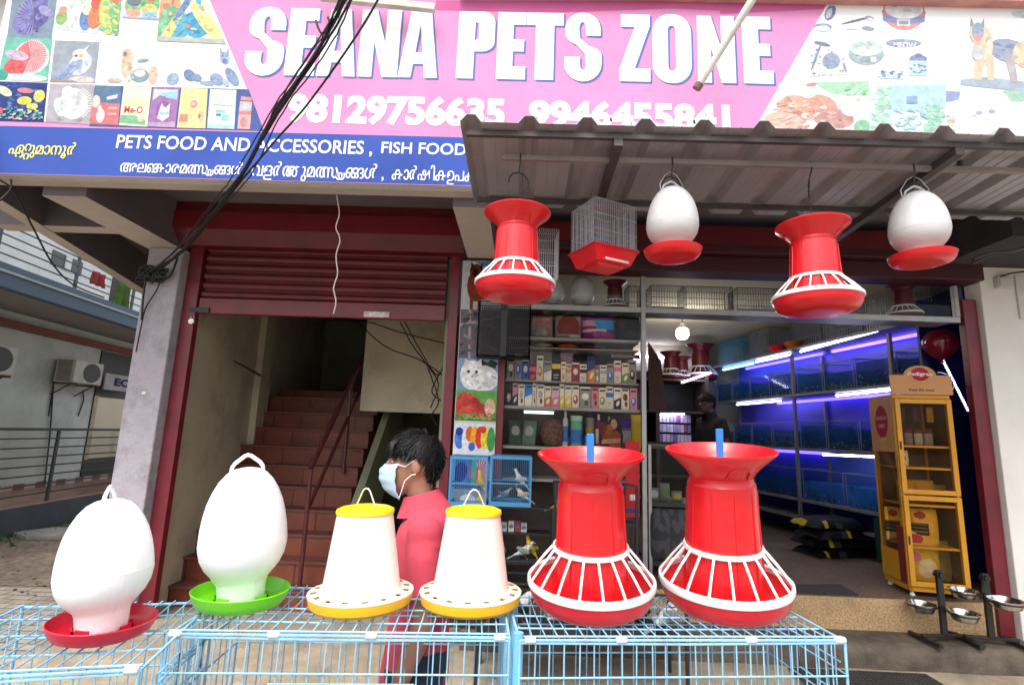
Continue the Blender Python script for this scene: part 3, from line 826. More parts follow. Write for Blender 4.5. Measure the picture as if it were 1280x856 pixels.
pic('yellow_pack_print', [(227, 110.5), (260, 111.5), (257, 161), (221.5, 160)], '#f7eeaa', [('e', .52, .4, .14, .1, 0, '#e79aa2'), ('e', .52, .4, .1, .05, 0, '#f4ccc8'), ('p', [(.06, .66), (.36, .65), (.34, .85), (.04, .86)], '#ee9a94'), ('e', .8, .72, .1, .16, 0, '#ecd0b4'), ('e', .76, .7, .04, .06, 0, '#a08f94'), ('p', [(.4, .15), (.9, .16), (.9, .2), (.4, .19)], '#fdf8d8')], 16)
pic('aqua_pack_print', [(263, 112), (296, 113), (293, 162), (259, 161)], '#e6f6fa', [('p', [(.15, .38), (.9, .4), (.9, .43), (.15, .41)], '#f0b8b8'), ('p', [(.28, .52), (.62, .53), (.62, .6), (.28, .59)], '#8fd8d0'), ('p', [(.3, .62), (.48, .62), (.48, .68), (.3, .68)], '#5f9bb0'), ('p', [(.52, .64), (.75, .65), (.74, .8), (.5, .79)], '#a4e4e2'), ('p', [(0, .9), (1, .9), (1, 1), (0, 1)], '#c4eef2')], 17)
pic('tub_print', [(300, 121), (316, 121.5), (313, 162), (296, 161.5)], None, [('p', [(.1, .0), (.95, .02), (.95, .13), (.1, .12)], '#f0a4a4'), ('p', [(.05, .15), (1, .16), (.98, 1), (.05, 1)], '#eec2c2'), ('e', .52, .32, .4, .1, 0, '#d6dcee'), ('p', [(.08, .46), (.98, .46), (.98, .56), (.08, .56)], '#e8918e'), ('e', .5, .78, .3, .16, 0, '#e4a8a6')], 18)
# pictures on the white end of the board
pic('blue_collar_picture', [(1018, 8), (1046, 8), (1042, 42), (1008, 40)], None, [('e', .75, .25, .22, .3, 10, '#8ea2cc'), ('e', .7, .28, .12, .2, 10, '#dfe6f2'), ('e', .55, .8, .36, .14, 0, '#aebcd8'), ('e', .55, .87, .3, .1, 0, '#fbfbfb')], 19)
pic('leash_picture', [(1050, 15), (1096, 16), (1096, 42), (1050, 40)], None, [('e', .4, .45, .4, .06, -18, '#8c93a6'), ('e', .8, .3, .13, .1, 15, '#b4bccb'), ('e', .82, .36, .1, .08, 15, '#fbfbfb'), ('e', .75, .8, .18, .1, 5, '#a8b2c8'), ('e', .3, .86, .2, .03, 0, '#d6dce6')], 20)
pic('red_collar_picture', [(1102, 4), (1157, 5), (1157, 40), (1102, 38)], None, [('e', .5, .35, .48, .62, 0, '#f2a7a7', 24), ('p', [(.03, .35), (.97, .35), (.93, .68), (.5, .8), (.07, .68)], '#9ba9cf'), ('p', [(.0, .3), (1, .3), (.97, .52), (.5, .66), (.03, .52)], '#f2a7a7'), ('p', [(.02, .45), (.5, .58), (.98, .45), (.97, .66), (.5, .8), (.03, .66)], '#9dabd2'), ('e', .5, .22, .44, .36, 0, '#fcfcfc', 24), ('p', [(.34, .6), (.64, .6), (.64, .84), (.34, .84)], '#e9e6e2'), ('p', [(.38, .66), (.6, .66), (.6, .78), (.38, .78)], '#a6b0c4')], 21)
pic('spotted_bed_picture', [(1006, 52), (1060, 52), (1060, 98), (1002, 97)], None, [('p', [(.1, .6), (.25, .1), (.45, .0), (.9, .45), (1, .9), (.1, 1)], '#f3f3f5'), ('n', 40, ['#8f96a8', '#a4acbe'], (.15, .2, .95, 1), (.012, .035)), ('e', .62, .55, .2, .22, 10, '#a5b1ca'), ('e', .28, .45, .03, .42, 15, '#98a2b6'), ('e', .4, .08, .2, .05, 15, '#8b95aa'), ('e', .92, .72, .03, .14, -15, '#a9b4c4')], 22)
pic('pet_bed_picture', [(1059, 50), (1106, 50), (1106, 83), (1059, 82)], None, [('e', .5, .56, .48, .42, 0, '#b3c4cb', 20), ('e', .5, .34, .44, .3, 0, '#d8e9ec', 20), ('e', .5, .45, .3, .2, 0, '#f6f8f8', 16), ('p', [(.6, .68), (.76, .66), (.76, .86), (.62, .88)], '#f6f8f8'), ('n', 16, ['#bcdcd8', '#d2e4e4'], (.08, .02, .92, .45), (.03, .06))], 23)
pic('bowl_set_picture', [(1098, 48), (1160, 49), (1160, 100), (1096, 99)], None, [('e', .5, .12, .36, .1, 0, '#a7b5cd', 20), ('t', 'MEOW', .3, .1, .76, .24, '#f2f4f6', .03), ('e', .8, .5, .18, .1, 0, '#9aa6c4'), ('p', [(.6, .55), (.99, .55), (.98, .92), (.63, .92)], '#cfe6f2'), ('n', 12, ['#8ba0c8'], (.62, .6, .98, .9), (.02, .05)), ('p', [(.02, .8), (.5, .86), (.52, 1), (.06, 1)], '#d8ecf4'), ('n', 14, ['#9aa8cc', '#8795bd'], (0, .75, .55, 1), (.02, .05)), ('e', .8, .42, .08, .05, 0, '#8c98ba')], 24)
pic('shepherd_picture', [(1202, 10), (1296, 12), (1300, 112), (1200, 104)], None, [('e', .95, .08, .3, .05, 3, '#d8f0f6'), ('p', [(0, .96), (.3, .9), (1, .93), (1, 1.05), (0, 1.03)], '#b8c8d8'), ('e', .62, .55, .28, .15, 12, '#aab6cf'), ('e', .84, .58, .18, .18, 10, '#f4dcc0'), ('e', .28, .52, .13, .26, 5, '#f0dcc4'), ('p', [(.18, .6), (.3, .6), (.26, .95), (.16, .95)], '#eed6be'), ('p', [(.32, .62), (.42, .62), (.42, .94), (.34, .94)], '#f2dabd'), ('p', [(.55, .6), (.68, .6), (.72, .95), (.64, .95)], '#c8c0c4'), ('p', [(.8, .66), (.93, .62), (.96, .94), (.88, .94)], '#eed8c4'), ('e', .2, .34, .10, .13, 0, '#ecd6bc'), ('p', [(.11, .26), (.12, .14), (.17, .24)], '#b8b4b4'), ('p', [(.24, .24), (.29, .14), (.30, .26)], '#b8b4b4'), ('e', .21, .32, .08, .12, 0, '#a9bcd8'), ('e', .21, .4, .05, .05, 0, '#e8aab0'), ('e', .21, .6, .08, .1, 0, '#dfe0e2')], 25)
pic('rooster_picture', [(975, 104), (1086, 102), (1086, 165), (948, 162)], '#f4f3ee', [('p', [(.35, .0), (1, 0), (1, .3), (.6, .25)], '#b7e8c4'), ('e', .28, .55, .22, .25, 25, '#eebaa6'), ('e', .5, .5, .2, .22, 20, '#f0b3a0'), ('e', .66, .75, .2, .2, 10, '#d9a8a4'), ('e', .2, .8, .2, .15, 10, '#f2c8b6'), ('e', .36, .18, .1, .16, 0, '#fbfbf8'), ('e', .82, .45, .12, .26, 0, '#f8f2ee'), ('e', .36, .06, .06, .04, 0, '#e8a0a0'), ('n', 50, ['#f2cdbd', '#e8a593', '#f8e2d8'], (.05, .35, .75, 1), (.015, .045)), ('n', 24, ['#a5e0b4', '#d0f0d8'], (.72, .1, 1, .3), (.02, .05)), ('e', .94, .9, .08, .12, 0, '#9ad0ac')], 26)
pic('planted_tank_picture', [(1088, 101), (1182, 104), (1182, 168), (1086, 166)], '#e2f3f2', [('p', [(.25, .1), (1, .05), (1, .2), (.28, .34)], '#c2e8ee'), ('p', [(.25, .2), (1, .18), (1, .5), (.3, .62)], '#c8e6f2'), ('n', 70, ['#bfe8d4', '#d6f2e4', '#a8dcc4'], (0, .1, .3, 1), (.02, .06)), ('n', 60, ['#b4e4cc', '#c8eede', '#9cd8c0'], (.7, .4, 1, 1), (.02, .06)), ('p', [(.48, .3), (.62, .28), (.62, .42), (.48, .44)], '#9cb4dc'), ('n', 30, ['#d4ecf4', '#b8dce8'], (.3, .5, .75, .95), (.02, .05))], 27)
pic('white_cat_picture', [(1181, 114), (1300, 114), (1300, 176), (1180, 172)], '#f7f6f6', [('p', [(0, 0), (.16, .02), (.14, .2), (.0, .26)], '#a6b4dc'), ('p', [(.6, .0), (1, 0), (1, .2), (.7, .24)], '#b6dcc8'), ('e', .38, .55, .3, .6, 0, '#fcfcfb'), ('p', [(.14, .4), (.2, .0), (.32, .2)], '#fbfbfb'), ('p', [(.42, .2), (.54, .0), (.6, .4)], '#fbfbfb'), ('e', .36, .47, .035, .045, 0, '#b4bcd4'), ('e', .49, .44, .035, .045, 0, '#b4bcd4'), ('e', .44, .6, .02, .03, 0, '#f0d4d4'), ('n', 16, ['#f2b8bc', '#d4e8cc'], (0, .5, .12, 1), (.02, .05))], 28)
# ---------------------------------------------------------------- battens and pipe in front of the sign
m_batten = M('weathered_white_batten', (.55, .50, .44), .7, var=.2, scale=9, dirt=(.25, .2, .17), dscale=6)
a = at(400, -4, 2.78); b = at(544, 11, 2.78)
tag(MB().use(m_batten).beam(a, b, .035, .045).build('batten', bevel=.004), 'weathered white batten along the top edge of the pink sign', 'batten')
a = at(872, 109, 2.72); b = at(948, -12, 2.55)
t = thing('pipe', 'slanting off white plastic pipe ending in front of the sign title', 'pipe', tuple(a))
MB().use(m_batten).tube([a, b], .022, 12).build('tube', None, t, world=True, smooth=40)
d_ = (b - a).normalized()
MB().use(M('brown_pipe_end', (.2, .1, .08), .8)).tube([a - d_ * .012, a + d_ * .02], .026, 12).build('end_cap', None, t, world=True, smooth=40)
# ---------------------------------------------------------------- corrugated awning over the shop front
m_sheet = M('brown_roof_sheet_underside', (.36, .35, .37), .36, .25, var=.1, scale=3, dirt=(.24, .23, .24), dscale=2, damt=.6)
m_purlin = M('dark_steel_section', (.09, .08, .078), .5, .4, var=.2, scale=6)
m_bar = M('grey_hanging_bar', (.30, .26, .25), .5, .3, var=.12, scale=8)
YA0, YA1 = 2.13, 2.93
A0 = at(586, 152, YA0); A1 = at(604, 258, YA1)
ax0 = (A0.x + A1.x) / 2
za0, za1 = A0.z, A1.z
awn = thing('awning', 'dark brown corrugated metal awning projecting in front of the sign', 'awning', (1.2, 2.9, za1))
pit = .262
prof = []
x = ax0 - .045
while x < 3.2:
    prof += [(x, 0), (x + .028, .036), (x + .068, .036), (x + .096, 0)]
    q = x + .096
    for k in range(1, 3):
        qq = q + (pit - .096) * k / 3
        prof += [(qq - .005, 0), (qq, .0022), (qq + .005, 0)]
    x += pit
mb = MB().use(m_sheet)
vs = []
for j, (y, z) in enumerate(((YA0, za0), ((YA0 + YA1) / 2, (za0 + za1) / 2 - .004), (YA1, za1))):
    for i, (px_, pz) in enumerate(prof):
        vs.append((px_, y + (.006 * math.sin(px_ * 3) if j == 0 else 0), z + pz + .004 * math.sin(px_ * 2.1 + j)))
nP = len(prof)
mb.add(vs, [(j * nP + i, j * nP + i + 1, (j + 1) * nP + i + 1, (j + 1) * nP + i) for j in range(2) for i in range(nP - 1)])
mb.build('corrugated_sheet', None, awn, world=True, solid=.002)
def zA(y): return za0 + (za1 - za0) * (y - YA0) / (YA1 - YA0)
for y, th in ((YA0 + .06, .022), (YA1 - .12, .024)):
    MB().use(m_purlin).beam((ax0 - .02, y, zA(y) - .02), (3.2, y, zA(y) - .02), th, th).build('purlin', None, awn, world=True)
for px_, x2 in ((765, 750), (1200, 1065)):
    p = at(px_, 182, YA0 + .06); q = at(x2, 265, YA1)
    xx = (p.x + q.x) / 2
    MB().use(m_purlin).beam((xx, YA0 + .05, zA(YA0) - .05), (xx, 3.3, zA(3.3) - .05), .04, .04).build('rafter', None, awn, world=True)
YB = 2.33
pb0 = at(628, 199, YB); pb1 = at(1300, 213, YB)
ZBAR = (pb0.z + pb1.z) / 2
MB().use(m_bar).beam((pb0.x, YB, ZBAR), (3.0, YB, ZBAR), .022, .024).build('hanging_bar', None, awn, world=True)
for px_ in (765, 1200):
    x = at(px_, 205, YB).x
    MB().use(m_purlin).beam((x, YB, ZBAR + .012), (x, YB, zA(YB) - .004), .012, .02).build('bar_bracket', None, awn, world=True)
m_hook = M('dark_hook_wire', (.05, .045, .045), .4, .6)
m_steelwire = M('galvanised_wire', (.55, .55, .58), .35, .5)
def hook(parent, c, ztop, zbot):
    """S hook and wire, local to parent; c = xy offset"""
    mb = MB().use(m_hook)
    pts = [(0, .016, ztop - .01), (0, .012, ztop + .018), (0, -.012, ztop + .018), (0, -.016, ztop - .02), (0, -.008, ztop - .05), (0, 0, ztop - .075)]
    mb.tube(pts, .0035, 6)
    mb.tube([(r_ * .05, 0, ztop - .125 + .05 * s_) for r_, s_ in ((-1, -.2), (-.95, .3), (-.6, .8), (0, 1), (.6, .8), (.95, .3), (1, -.2), (.95, -.5))], .0035, 6)
    mb.tube([(.02, 0, ztop - .078), (.005, 0, zbot + .02), (0, 0, zbot)], .0022, 5)
    return mb.build('hook', None, parent, smooth=60)
# ---------------------------------------------------------------- feeders and drinkers
m_red = M('red_plastic', (.68, .009, .016), .3, var=.08, scale=4, coat=.2, bump=.03, bscale=60, dirt=(.45, .05, .04), dscale=11, damt=.3)
m_redin = M('red_plastic_pan', (.56, .006, .012), .33, var=.08, scale=6)
m_wplastic = M('white_plastic', (.80, .80, .79), .35, var=.02, scale=5)
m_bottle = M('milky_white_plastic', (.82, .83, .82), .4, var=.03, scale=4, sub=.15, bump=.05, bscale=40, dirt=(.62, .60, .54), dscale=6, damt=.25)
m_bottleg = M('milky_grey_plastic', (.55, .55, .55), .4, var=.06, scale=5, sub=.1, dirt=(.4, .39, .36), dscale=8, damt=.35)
m_green = M('lime_green_plastic', (.17, .62, .012), .32, var=.06, scale=5)
m_crim = M('crimson_plastic', (.55, .010, .035), .3, var=.06, scale=5)
m_yellow = M('yellow_plastic', (.84, .62, .012), .35, var=.05, scale=5)
m_amber = M('amber_plastic_rim', (.80, .42, .008), .35, var=.06, scale=5)
m_cream = M('cream_plastic', (.84, .70, .64), .42, var=.04, scale=4, sub=.12, bump=.04, bscale=50, dirt=(.66, .54, .45), dscale=9, damt=.25)
m_creamring = M('cream_feeding_ring', (.84, .72, .55), .4, var=.03)
m_bluestick = M('blue_plastic_strip', (.03, .22, .62), .35, var=.08)
def tor(mb, R_, r, z, n=48, m=8, sq=1.0):
    mb.tube([(R_ * math.cos(2 * math.pi * k / n), R_ * math.sin(2 * math.pi * k / n), z) for k in range(n)], r, m, closed=True, sq=sq)
def red_feeder(label, loc, rotz=0, stick=False, hanging=None, group=None, tilt=(0, 0), scale=1.0, zs=1.0, mat=None):
    m_red = mat or globals()['m_red']
    t = thing('poultry_feeder', label, 'feeder', loc, rotz, group)
    mb = MB().use(m_red)
    mb.lathe([(0, .004), (.06, 0), (.118, .002), (.150, .010), (.170, .024), (.180, .046), (.183, .068), (.180, .069), (.176, .052), (.165, .032), (.145, .018), (.11, .016), (.07, .022), (.0, .03)], 64)
    mb.build('pan', None, t, smooth=40)
    mb = MB().use(m_red)
    mb.lathe([(.116, .017), (.112, .06), (.107, .10), (.105, .14), (.100, .25), (.0975, .318), (.0965, .330), (.0915, .336), (.090, .345), (.0895, .352)], 64)
    for k in range(10):
        a = 2 * math.pi * (k + .3) / 10
        mb.tube([(.1125 * math.cos(a), .1125 * math.sin(a), .06), (.1005 * math.cos(a), .1005 * math.sin(a), .25), (.0982 * math.cos(a), .0982 * math.sin(a), .315)], .0022, 4)
    mb.build('hopper', None, t, smooth=35)
    mb = MB().use(m_red)
    mb.lathe([(.078, .338), (.0905, .350), (.102, .366), (.125, .388), (.154, .411), (.158, .416), (.158, .420), (.154, .4205), (.150, .414), (.1225, .391), (.099, .369), (.086, .354), (.06, .345), (0, .343)], 64)
    for s_ in (-1.57, 1.57):     # moulded arch on the funnel
        pts = []
        for k in range(9):
            u = -1 + 2 * k / 8
            zz = .352 + .034 * math.sqrt(max(0, 1 - u * u)); rr_ = .0915 + (zz - .352) * .87 + .003
            a = s_ + u * .36
            pts.append((rr_ * math.cos(a), rr_ * math.sin(a), zz))
        mb.tube(pts, .0028, 5)
    mb.build('funnel', None, t, smooth=40)
    mb = MB().use(m_wplastic)
    mb.lathe([(.1070, .154), (.1120, .155), (.1140, .162), (.1115, .168), (.1060, .167)], 56)
    mb.lathe([(.1790, .066), (.1865, .065), (.1885, .070), (.1870, .081), (.1815, .085), (.1775, .079), (.1790, .066)], 64)
    for k in range(18):
        a = 2 * math.pi * (k + .5) / 18
        mb.tube([(.110 * math.cos(a), .110 * math.sin(a), .161), (.149 * math.cos(a), .149 * math.sin(a), .120), (.1825 * math.cos(a), .1825 * math.sin(a), .079)], .0036, 6)
    mb.build('grille', None, t, smooth=40)
    if stick:
        mb = MB().use(m_bluestick)
        mb.box((.0, .0, .425), (.022, .007, .10)); mb.lathe([(0, .4755), (.0112, .4752), (.0112, .4695), (0, .469)], 12, squash=.34)
        mb.build('adjuster_strip', None, t, bevel=.002)
    if hanging:
        hook(t, (0, 0), hanging, .345)
    t.rotation_euler = (Matrix.Rotation(tilt[1], 3, 'Y') @ Matrix.Rotation(tilt[0], 3, 'X') @ Matrix.Rotation(rotz, 3, 'Z')).to_euler()
    t.scale = (scale, scale, scale * zs)
    return t
def egg_drinker(label, loc, dish, rotz=0, tilt=(0, 0), hanging=None, bottle=None, scale=1.0, group=None, zs=1.0, lean=0.0):
    t = thing('egg_drinker', label, 'drinker', loc, rotz, group)
    mb = MB().use(dish)
    mb.lathe([(0, .004), (.06, 0), (.096, .002), (.116, .010), (.126, .024), (.131, .040), (.1325, .043), (.1305, .0445), (.1275, .040), (.121, .022), (.110, .012), (.09, .009), (.0, .009)], 56)
    for k in range(8):
        a0 = 2 * math.pi * k / 8 + .1
        mb.lathe([(.070, .009), (.070, .034 if k % 2 else .027), (.0745, .034 if k % 2 else .027), (.0745, .009)], 6, a0=a0, a1=a0 + .56)
    mb.build('dish', None, t, smooth=40)
    mb = MB().use(bottle or m_bottle)
    mb.lathe([(.060, .012), (.063, .03), (.0655, .058), (.069, .068), (.084, .084), (.100, .101), (.1125, .124), (.1185, .150), (.1190, .170), (.1165, .200), (.1110, .232), (.1025, .264), (.0895, .294), (.0735, .320), (.0540, .340), (.0330, .3505), (.0120, .354), (0, .3545)], 56)
    mb.lathe([(.1192, .156), (.1198, .160), (.1192, .164)], 56)
    EP = [(.0655, .058), (.084, .084), (.1125, .124), (.1185, .150), (.1190, .170), (.1165, .200), (.1110, .232), (.1025, .264), (.0895, .294), (.0735, .320), (.0540, .340), (.0330, .3505)]
    for s_ in (1, -1):
        mb.tube([(s_ * r * .78, -r * .628, z) for r, z in EP], .0011, 4)
    bt = mb.build('bottle', None, t, smooth=60)
    bt.location = (-.02 * math.sin(lean), 0, 0); bt.rotation_euler = (Matrix.Rotation(-rotz, 3, 'Z') @ Matrix.Rotation(lean, 3, 'Y') @ Matrix.Rotation(rotz, 3, 'Z')).to_euler()
    mb = MB().use(bottle or m_bottle)
    mb.tube([(-.046, 0, .340), (-.044, 0, .356), (-.036, 0, .366), (-.010, 0, .384), (0, 0, .387), (.010, 0, .384), (.036, 0, .366), (.044, 0, .356), (.046, 0, .340)], .0055, 8)
    mb.build('handle', None, bt, smooth=60)
    if hanging:
        hook(t, (0, 0), hanging, .384)
        mb = MB().use(m_steelwire)
        mb.tube([(-.055, 0, .335), (-.06, 0, .37), (-.03, 0, .42), (0, 0, .44), (.03, 0, .42), (.06, 0, .37), (.055, 0, .335)], .002, 5)
        mb.build('wire_bail', None, t)
    t.rotation_euler = (Matrix.Rotation(tilt[1], 3, 'Y') @ Matrix.Rotation(tilt[0], 3, 'X') @ Matrix.Rotation(rotz, 3, 'Z')).to_euler()
    t.scale = (scale, scale, scale * zs)
    return t
def yellow_feeder(label, loc, rotz=0, tilt=(0, 0), scale=1.0, bail=0.0, zs=1.0):
    t = thing('chick_feeder', label, 'feeder', loc, rotz)
    mb = MB().use(m_amber)
    mb.lathe([(0, .003), (.1, 0), (.130, .003), (.143, .012), (.1475, .030), (.1475, .035), (.1455, .0352), (.142, .028), (.135, .011), (.1, .007), (0, .008)], 60)
    pan = mb.build('pan', None, t, smooth=40)
    mb = MB().use(m_creamring)
    mb.lathe([(.100, .034), (.1085, .044), (.1215, .0428), (.1215, .0395), (.1085, .038), (.102, .030)], 60)
    mb.lathe([(.1385, .0375), (.1465, .0352), (.1485, .0352), (.1485, .0385), (.1400, .0415), (.1385, .0395)], 60)
    nse = 16
    for k in range(nse):
        a = 2 * math.pi * k / nse
        mb.lathe([(.1160, .0432), (.1390, .0408), (.1390, .0385), (.1160, .0400), (.1160, .0432)], 3, a0=a, a1=a + .25)
    mb.build('feeding_ring', None, t, smooth=40)
    mb = MB().use(m_cream)
    mb.lathe([(.1105, .03), (.1105, .040), (.1085, .055), (.0795, .243), (.0775, .2432), (.105, .055)], 60)
    mb.build('hopper', None, t, smooth=40)
    mb = MB().use(m_yellow)
    mb.lathe([(.0805, .238), (.0840, .2375), (.0845, .243), (.0825, .248), (.070, .2535), (.045, .2575), (.02, .259), (0, .2593)], 56)
    lid = mb.build('lid', None, t, smooth=30)
    mb = MB().use(M('white_bail_wire', (.68, .66, .62), .4, .2))
    pts = [(-.033, 0, .252), (-.030, 0, .262), (-.012, 0, .296), (-.004, 0, .302), (.004, 0, .302), (.012, 0, .296), (.030, 0, .262), (.033, 0, .252)]
    mb.tube([(x, bail * (z - .25), z) for x, y, z in pts], .0023, 6)
    mb.build('wire_handle', None, lid, smooth=60)
    t.rotation_euler = (Matrix.Rotation(tilt[1], 3, 'Y') @ Matrix.Rotation(tilt[0], 3, 'X') @ Matrix.Rotation(rotz, 3, 'Z')).to_euler()
    t.scale = (scale, scale, scale * zs)
    return t
# hung from the bar
def hang(px_, py_, fn, label, hgt, **k):
    p = at(px_, py_, YB)
    sc = k.setdefault('scale', 1.0)
    return fn(label, (p.x, YB, p.z), hanging=(ZBAR - p.z) / sc, **k)
hang(643, 374, red_feeder, 'red hopper feeder hanging nearest the open end of the awning bar', .42, rotz=.3)
hang(1022, 392, red_feeder, 'red hopper feeder hanging between two white egg drinkers', .42, rotz=1.1)
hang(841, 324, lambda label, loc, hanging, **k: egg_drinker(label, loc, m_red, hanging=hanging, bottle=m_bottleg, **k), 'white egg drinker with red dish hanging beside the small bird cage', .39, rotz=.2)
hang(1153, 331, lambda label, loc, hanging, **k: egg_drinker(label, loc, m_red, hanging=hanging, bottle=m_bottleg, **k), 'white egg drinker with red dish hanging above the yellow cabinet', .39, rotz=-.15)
# ---------------------------------------------------------------- hanging bird cages
def wire_face(mb, o, u, v, nu, nv, r=.0012, n=4, edge=None):
    """wires: nu+1 along v, nv+1 along u, over the face o + u, v"""
    o = Vector(o); u = Vector(u); v = Vector(v)
    for i in range(nu + 1):
        a = o + u * (i / nu)
        mb.bar(a, a + v, edge if edge and i in (0, nu) else r, n)
    for j in range(nv + 1):
        a = o + v * (j / nv)
        mb.bar(a, a + u, edge if edge and j in (0, nv) else r, n)
p = at(754, 330, 2.62)
t = thing('bird_cage', 'small hanging bird cage of silver wire with red plastic base', 'bird cage', (p.x, 2.62, p.z), math.radians(27))
h_ = .15
mb = MB().use(m_red)
def frus(mb, a, b, z0, z1):
    mb.add([(-a[0], -a[1], z0), (a[0], -a[1], z0), (a[0], a[1], z0), (-a[0], a[1], z0), (-b[0], -b[1], z1), (b[0], -b[1], z1), (b[0], b[1], z1), (-b[0], b[1], z1)], [(3, 2, 1, 0), (0, 1, 5, 4), (1, 2, 6, 5), (2, 3, 7, 6), (3, 0, 4, 7)])
frus(mb, (.105, .095), (.135, .115), -.02, .05)
frus(mb, (.135, .115), (.145, .125), .05, .054)
frus(mb, (.139, .119), (.139, .119), .054, .062)
frus(mb, (.075, .06), (.085, .07), -.035, -.019)
mb.build('base_tray', None, t)
MB().use(M('pale_label_strip', (.7, .6, .55), .6)).beam((-.06, -.103, -.008), (.085, -.103, -.008), .004, .012).build('label_strip', None, t)
mb = MB().use(m_steelwire)
X, Y, H = .13, .11, .30
for s_ in (-1, 1):
    wire_face(mb, (-X, s_ * Y, .055), (2 * X, 0, 0), (0, 0, H - .055), 22, 3, .0015)
    wire_face(mb, (s_ * X, -Y, .055), (0, 2 * Y, 0), (0, 0, H - .055), 18, 3, .0015)
wire_face(mb, (-X, -Y, H), (2 * X, 0, 0), (0, 2 * Y, 0), 22, 3, .0011)
mb.build('wire_top', None, t)
MB().use(m_bluestick).box((.0, .02, .13), (.13, .05, .01)).box((.04, .06, .10), (.05, .03, .05)).build('feed_cup', None, t, bevel=.003)
MB().use(M('red_cage_roof', (.2, .01, .015), .5)).box((0, 0, H + .004), (.12, .09, .004)).build('roof_plate', None, t)
mb = MB().use(m_hook).tube([(0, 0, H), (.0, 0, H + .04), (.02, .0, H + .06), (0, 0, H + .09), (0, 0, zA(2.62) - p.z)], .002, 5); mb.build('hook', None, t)
p = at(676, 352, 2.98)
t = thing('bird_cage', 'empty grey wire cage hanging behind the red hopper feeder', 'bird cage', (p.x, 2.98, p.z), .1)
mb = MB().use(m_steelwire)
for s_ in (-1, 1):
    wire_face(mb, (-.09, s_ * .08, 0), (.18, 0, 0), (0, 0, .3), 14, 4, .0011)
    wire_face(mb, (s_ * .09, -.08, 0), (0, .16, 0), (0, 0, .3), 12, 4, .0011)
wire_face(mb, (-.09, -.08, .3), (.18, 0, 0), (0, .16, 0), 14, 2, .0011)
mb.build('wire_body', None, t)
MB().use(m_hook).tube([(0, 0, .3), (.01, 0, .36), (0, 0, zA(2.9) - p.z)], .002, 5).build('hook', None, t)
# ---------------------------------------------------------------- pale blue wire cages in front
m_bluewire = M('pale_blue_coated_wire', (.24, .49, .68), .45, var=.15, scale=10, dirt=(.28, .25, .23), dscale=16, damt=.7)
m_bluepost = M('pale_blue_post_paint', (.12, .40, .66), .45, var=.15, scale=8, dirt=(.3, .35, .38), dscale=9, damt=.4)
m_tie = M('white_plastic_clip', (.74, .74, .72), .5, var=.1, scale=20)
ZC = 1.11
HC = .54
def wire_cage(label, corner, rotz, wd, dp, ties, flip=False):
    t = thing('wire_cage', label, 'cage', (corner.x, corner.y, ZC - HC), rotz, 'blue wire cages in a row')
    rw, re = .0019, .0032
    H = HC
    def jig(a): return RND.uniform(-a, a)
    mb = MB().use(m_bluewire)      # roof: close bars front to back, a few along
    n = int(wd / .031)
    for i in range(1, n):
        x = wd * i / n + jig(.003)
        mb.tube([(x, -.004, H + .001), (x + jig(.004), dp / 2, H - .002 + jig(.004)), (x + jig(.001), dp + .003, H + .001)], rw, 6)
    for f_ in (.0, .27, .53, .78, 1.0):
        mb.tube([(0, dp * f_, H - .004), (wd / 2, dp * f_, H - .007), (wd, dp * f_, H - .004)], re if f_ in (0, 1) else .0023, 6)
    for x in (0, wd):
        mb.tube([(x, 0, H), (x, dp, H)], re, 6)
    mb.tube([(0, .012, H + .006), (wd, .012, H + .006)], .0026, 6)
    mb.build('roof_panel', None, t, smooth=60)
    def panel(name, o, u, L, door=None):
        mb = MB().use(m_bluewire)
        o = Vector(o); u = Vector(u)
        n = max(4, int(L / .0355))
        for i in range(1, n):
            a = o + u * (L * i / n + jig(.0025))
            mb.tube([a, a + Vector((jig(.003), jig(.003), H / 2)), a + Vector((0, 0, H - .004))], rw, 6)
        for zf in (.0, .12, .26, .38, .46):
            a = o + Vector((0, 0, zf)) + Vector((u.y, -u.x, 0)) * .003
            mb.tube([a, a + u * L], .0024, 6)
        if door:
            d0, d1, z0, z1 = door
            pts = [o + u * d0 + Vector((0, 0, z0)), o + u * d0 + Vector((0, 0, z1)), o + u * d1 + Vector((0, 0, z1)), o + u * d1 + Vector((0, 0, z0))]
            off = Vector((u.y, -u.x, 0)) * .006
            mb.tube([p + off for p in pts], .0027, 6, closed=True)
            mb.tube([o + u * (d0 - .05) + off + Vector((0, 0, z1 - .02)), o + u * (d0 + .08) + off + Vector((0, 0, z1 - .02))], .0024, 6)
        mb.build(name, None, t, smooth=60)
    panel('front_panel', (0, 0, 0), (1, 0, 0), wd, (wd * .3, wd * .72, .14, .44))
    panel('back_panel', (0, dp, 0), (1, 0, 0), wd)
    panel('side_panel', (0, 0, 0), (0, 1, 0), dp, (.06, .17, .40, .47))
    panel('side_panel', (wd, 0, 0), (0, 1, 0), dp, (.08, .2, .40, .50))
    mb = MB().use(m_bluewire)
    mb.tube([(0, 0, H + .002), (wd, 0, H + .002)], re, 6)
    mb.build('front_rail', None, t, smooth=60)
    for x, y in ((0, 0), (wd, 0), (wd, dp), (0, dp)):
        MB().use(m_bluewire).tube([(x, y, 0), (x, y, H)], re + .0006, 6).build('corner_post', None, t, smooth=60)
    mb = MB().use(M('grey_cage_floor_tray', (.3, .33, .35), .5, .3))
    mb.box((wd / 2, dp / 2, -.012), (wd - .01, dp - .01, .012)); mb.build('floor_tray', None, t, bevel=.003)
    for x in ties:
        mb = MB().use(m_tie)
        mb.lathe([(.002, -.014), (.0072, -.012), (.0078, 0), (.0072, .012), (.002, .014)], 10)
        mb.v = [(z + x * wd, xx, y + H + .003) for xx, y, z in mb.v]
        mb.build('clip', None, t, smooth=50)
    return t
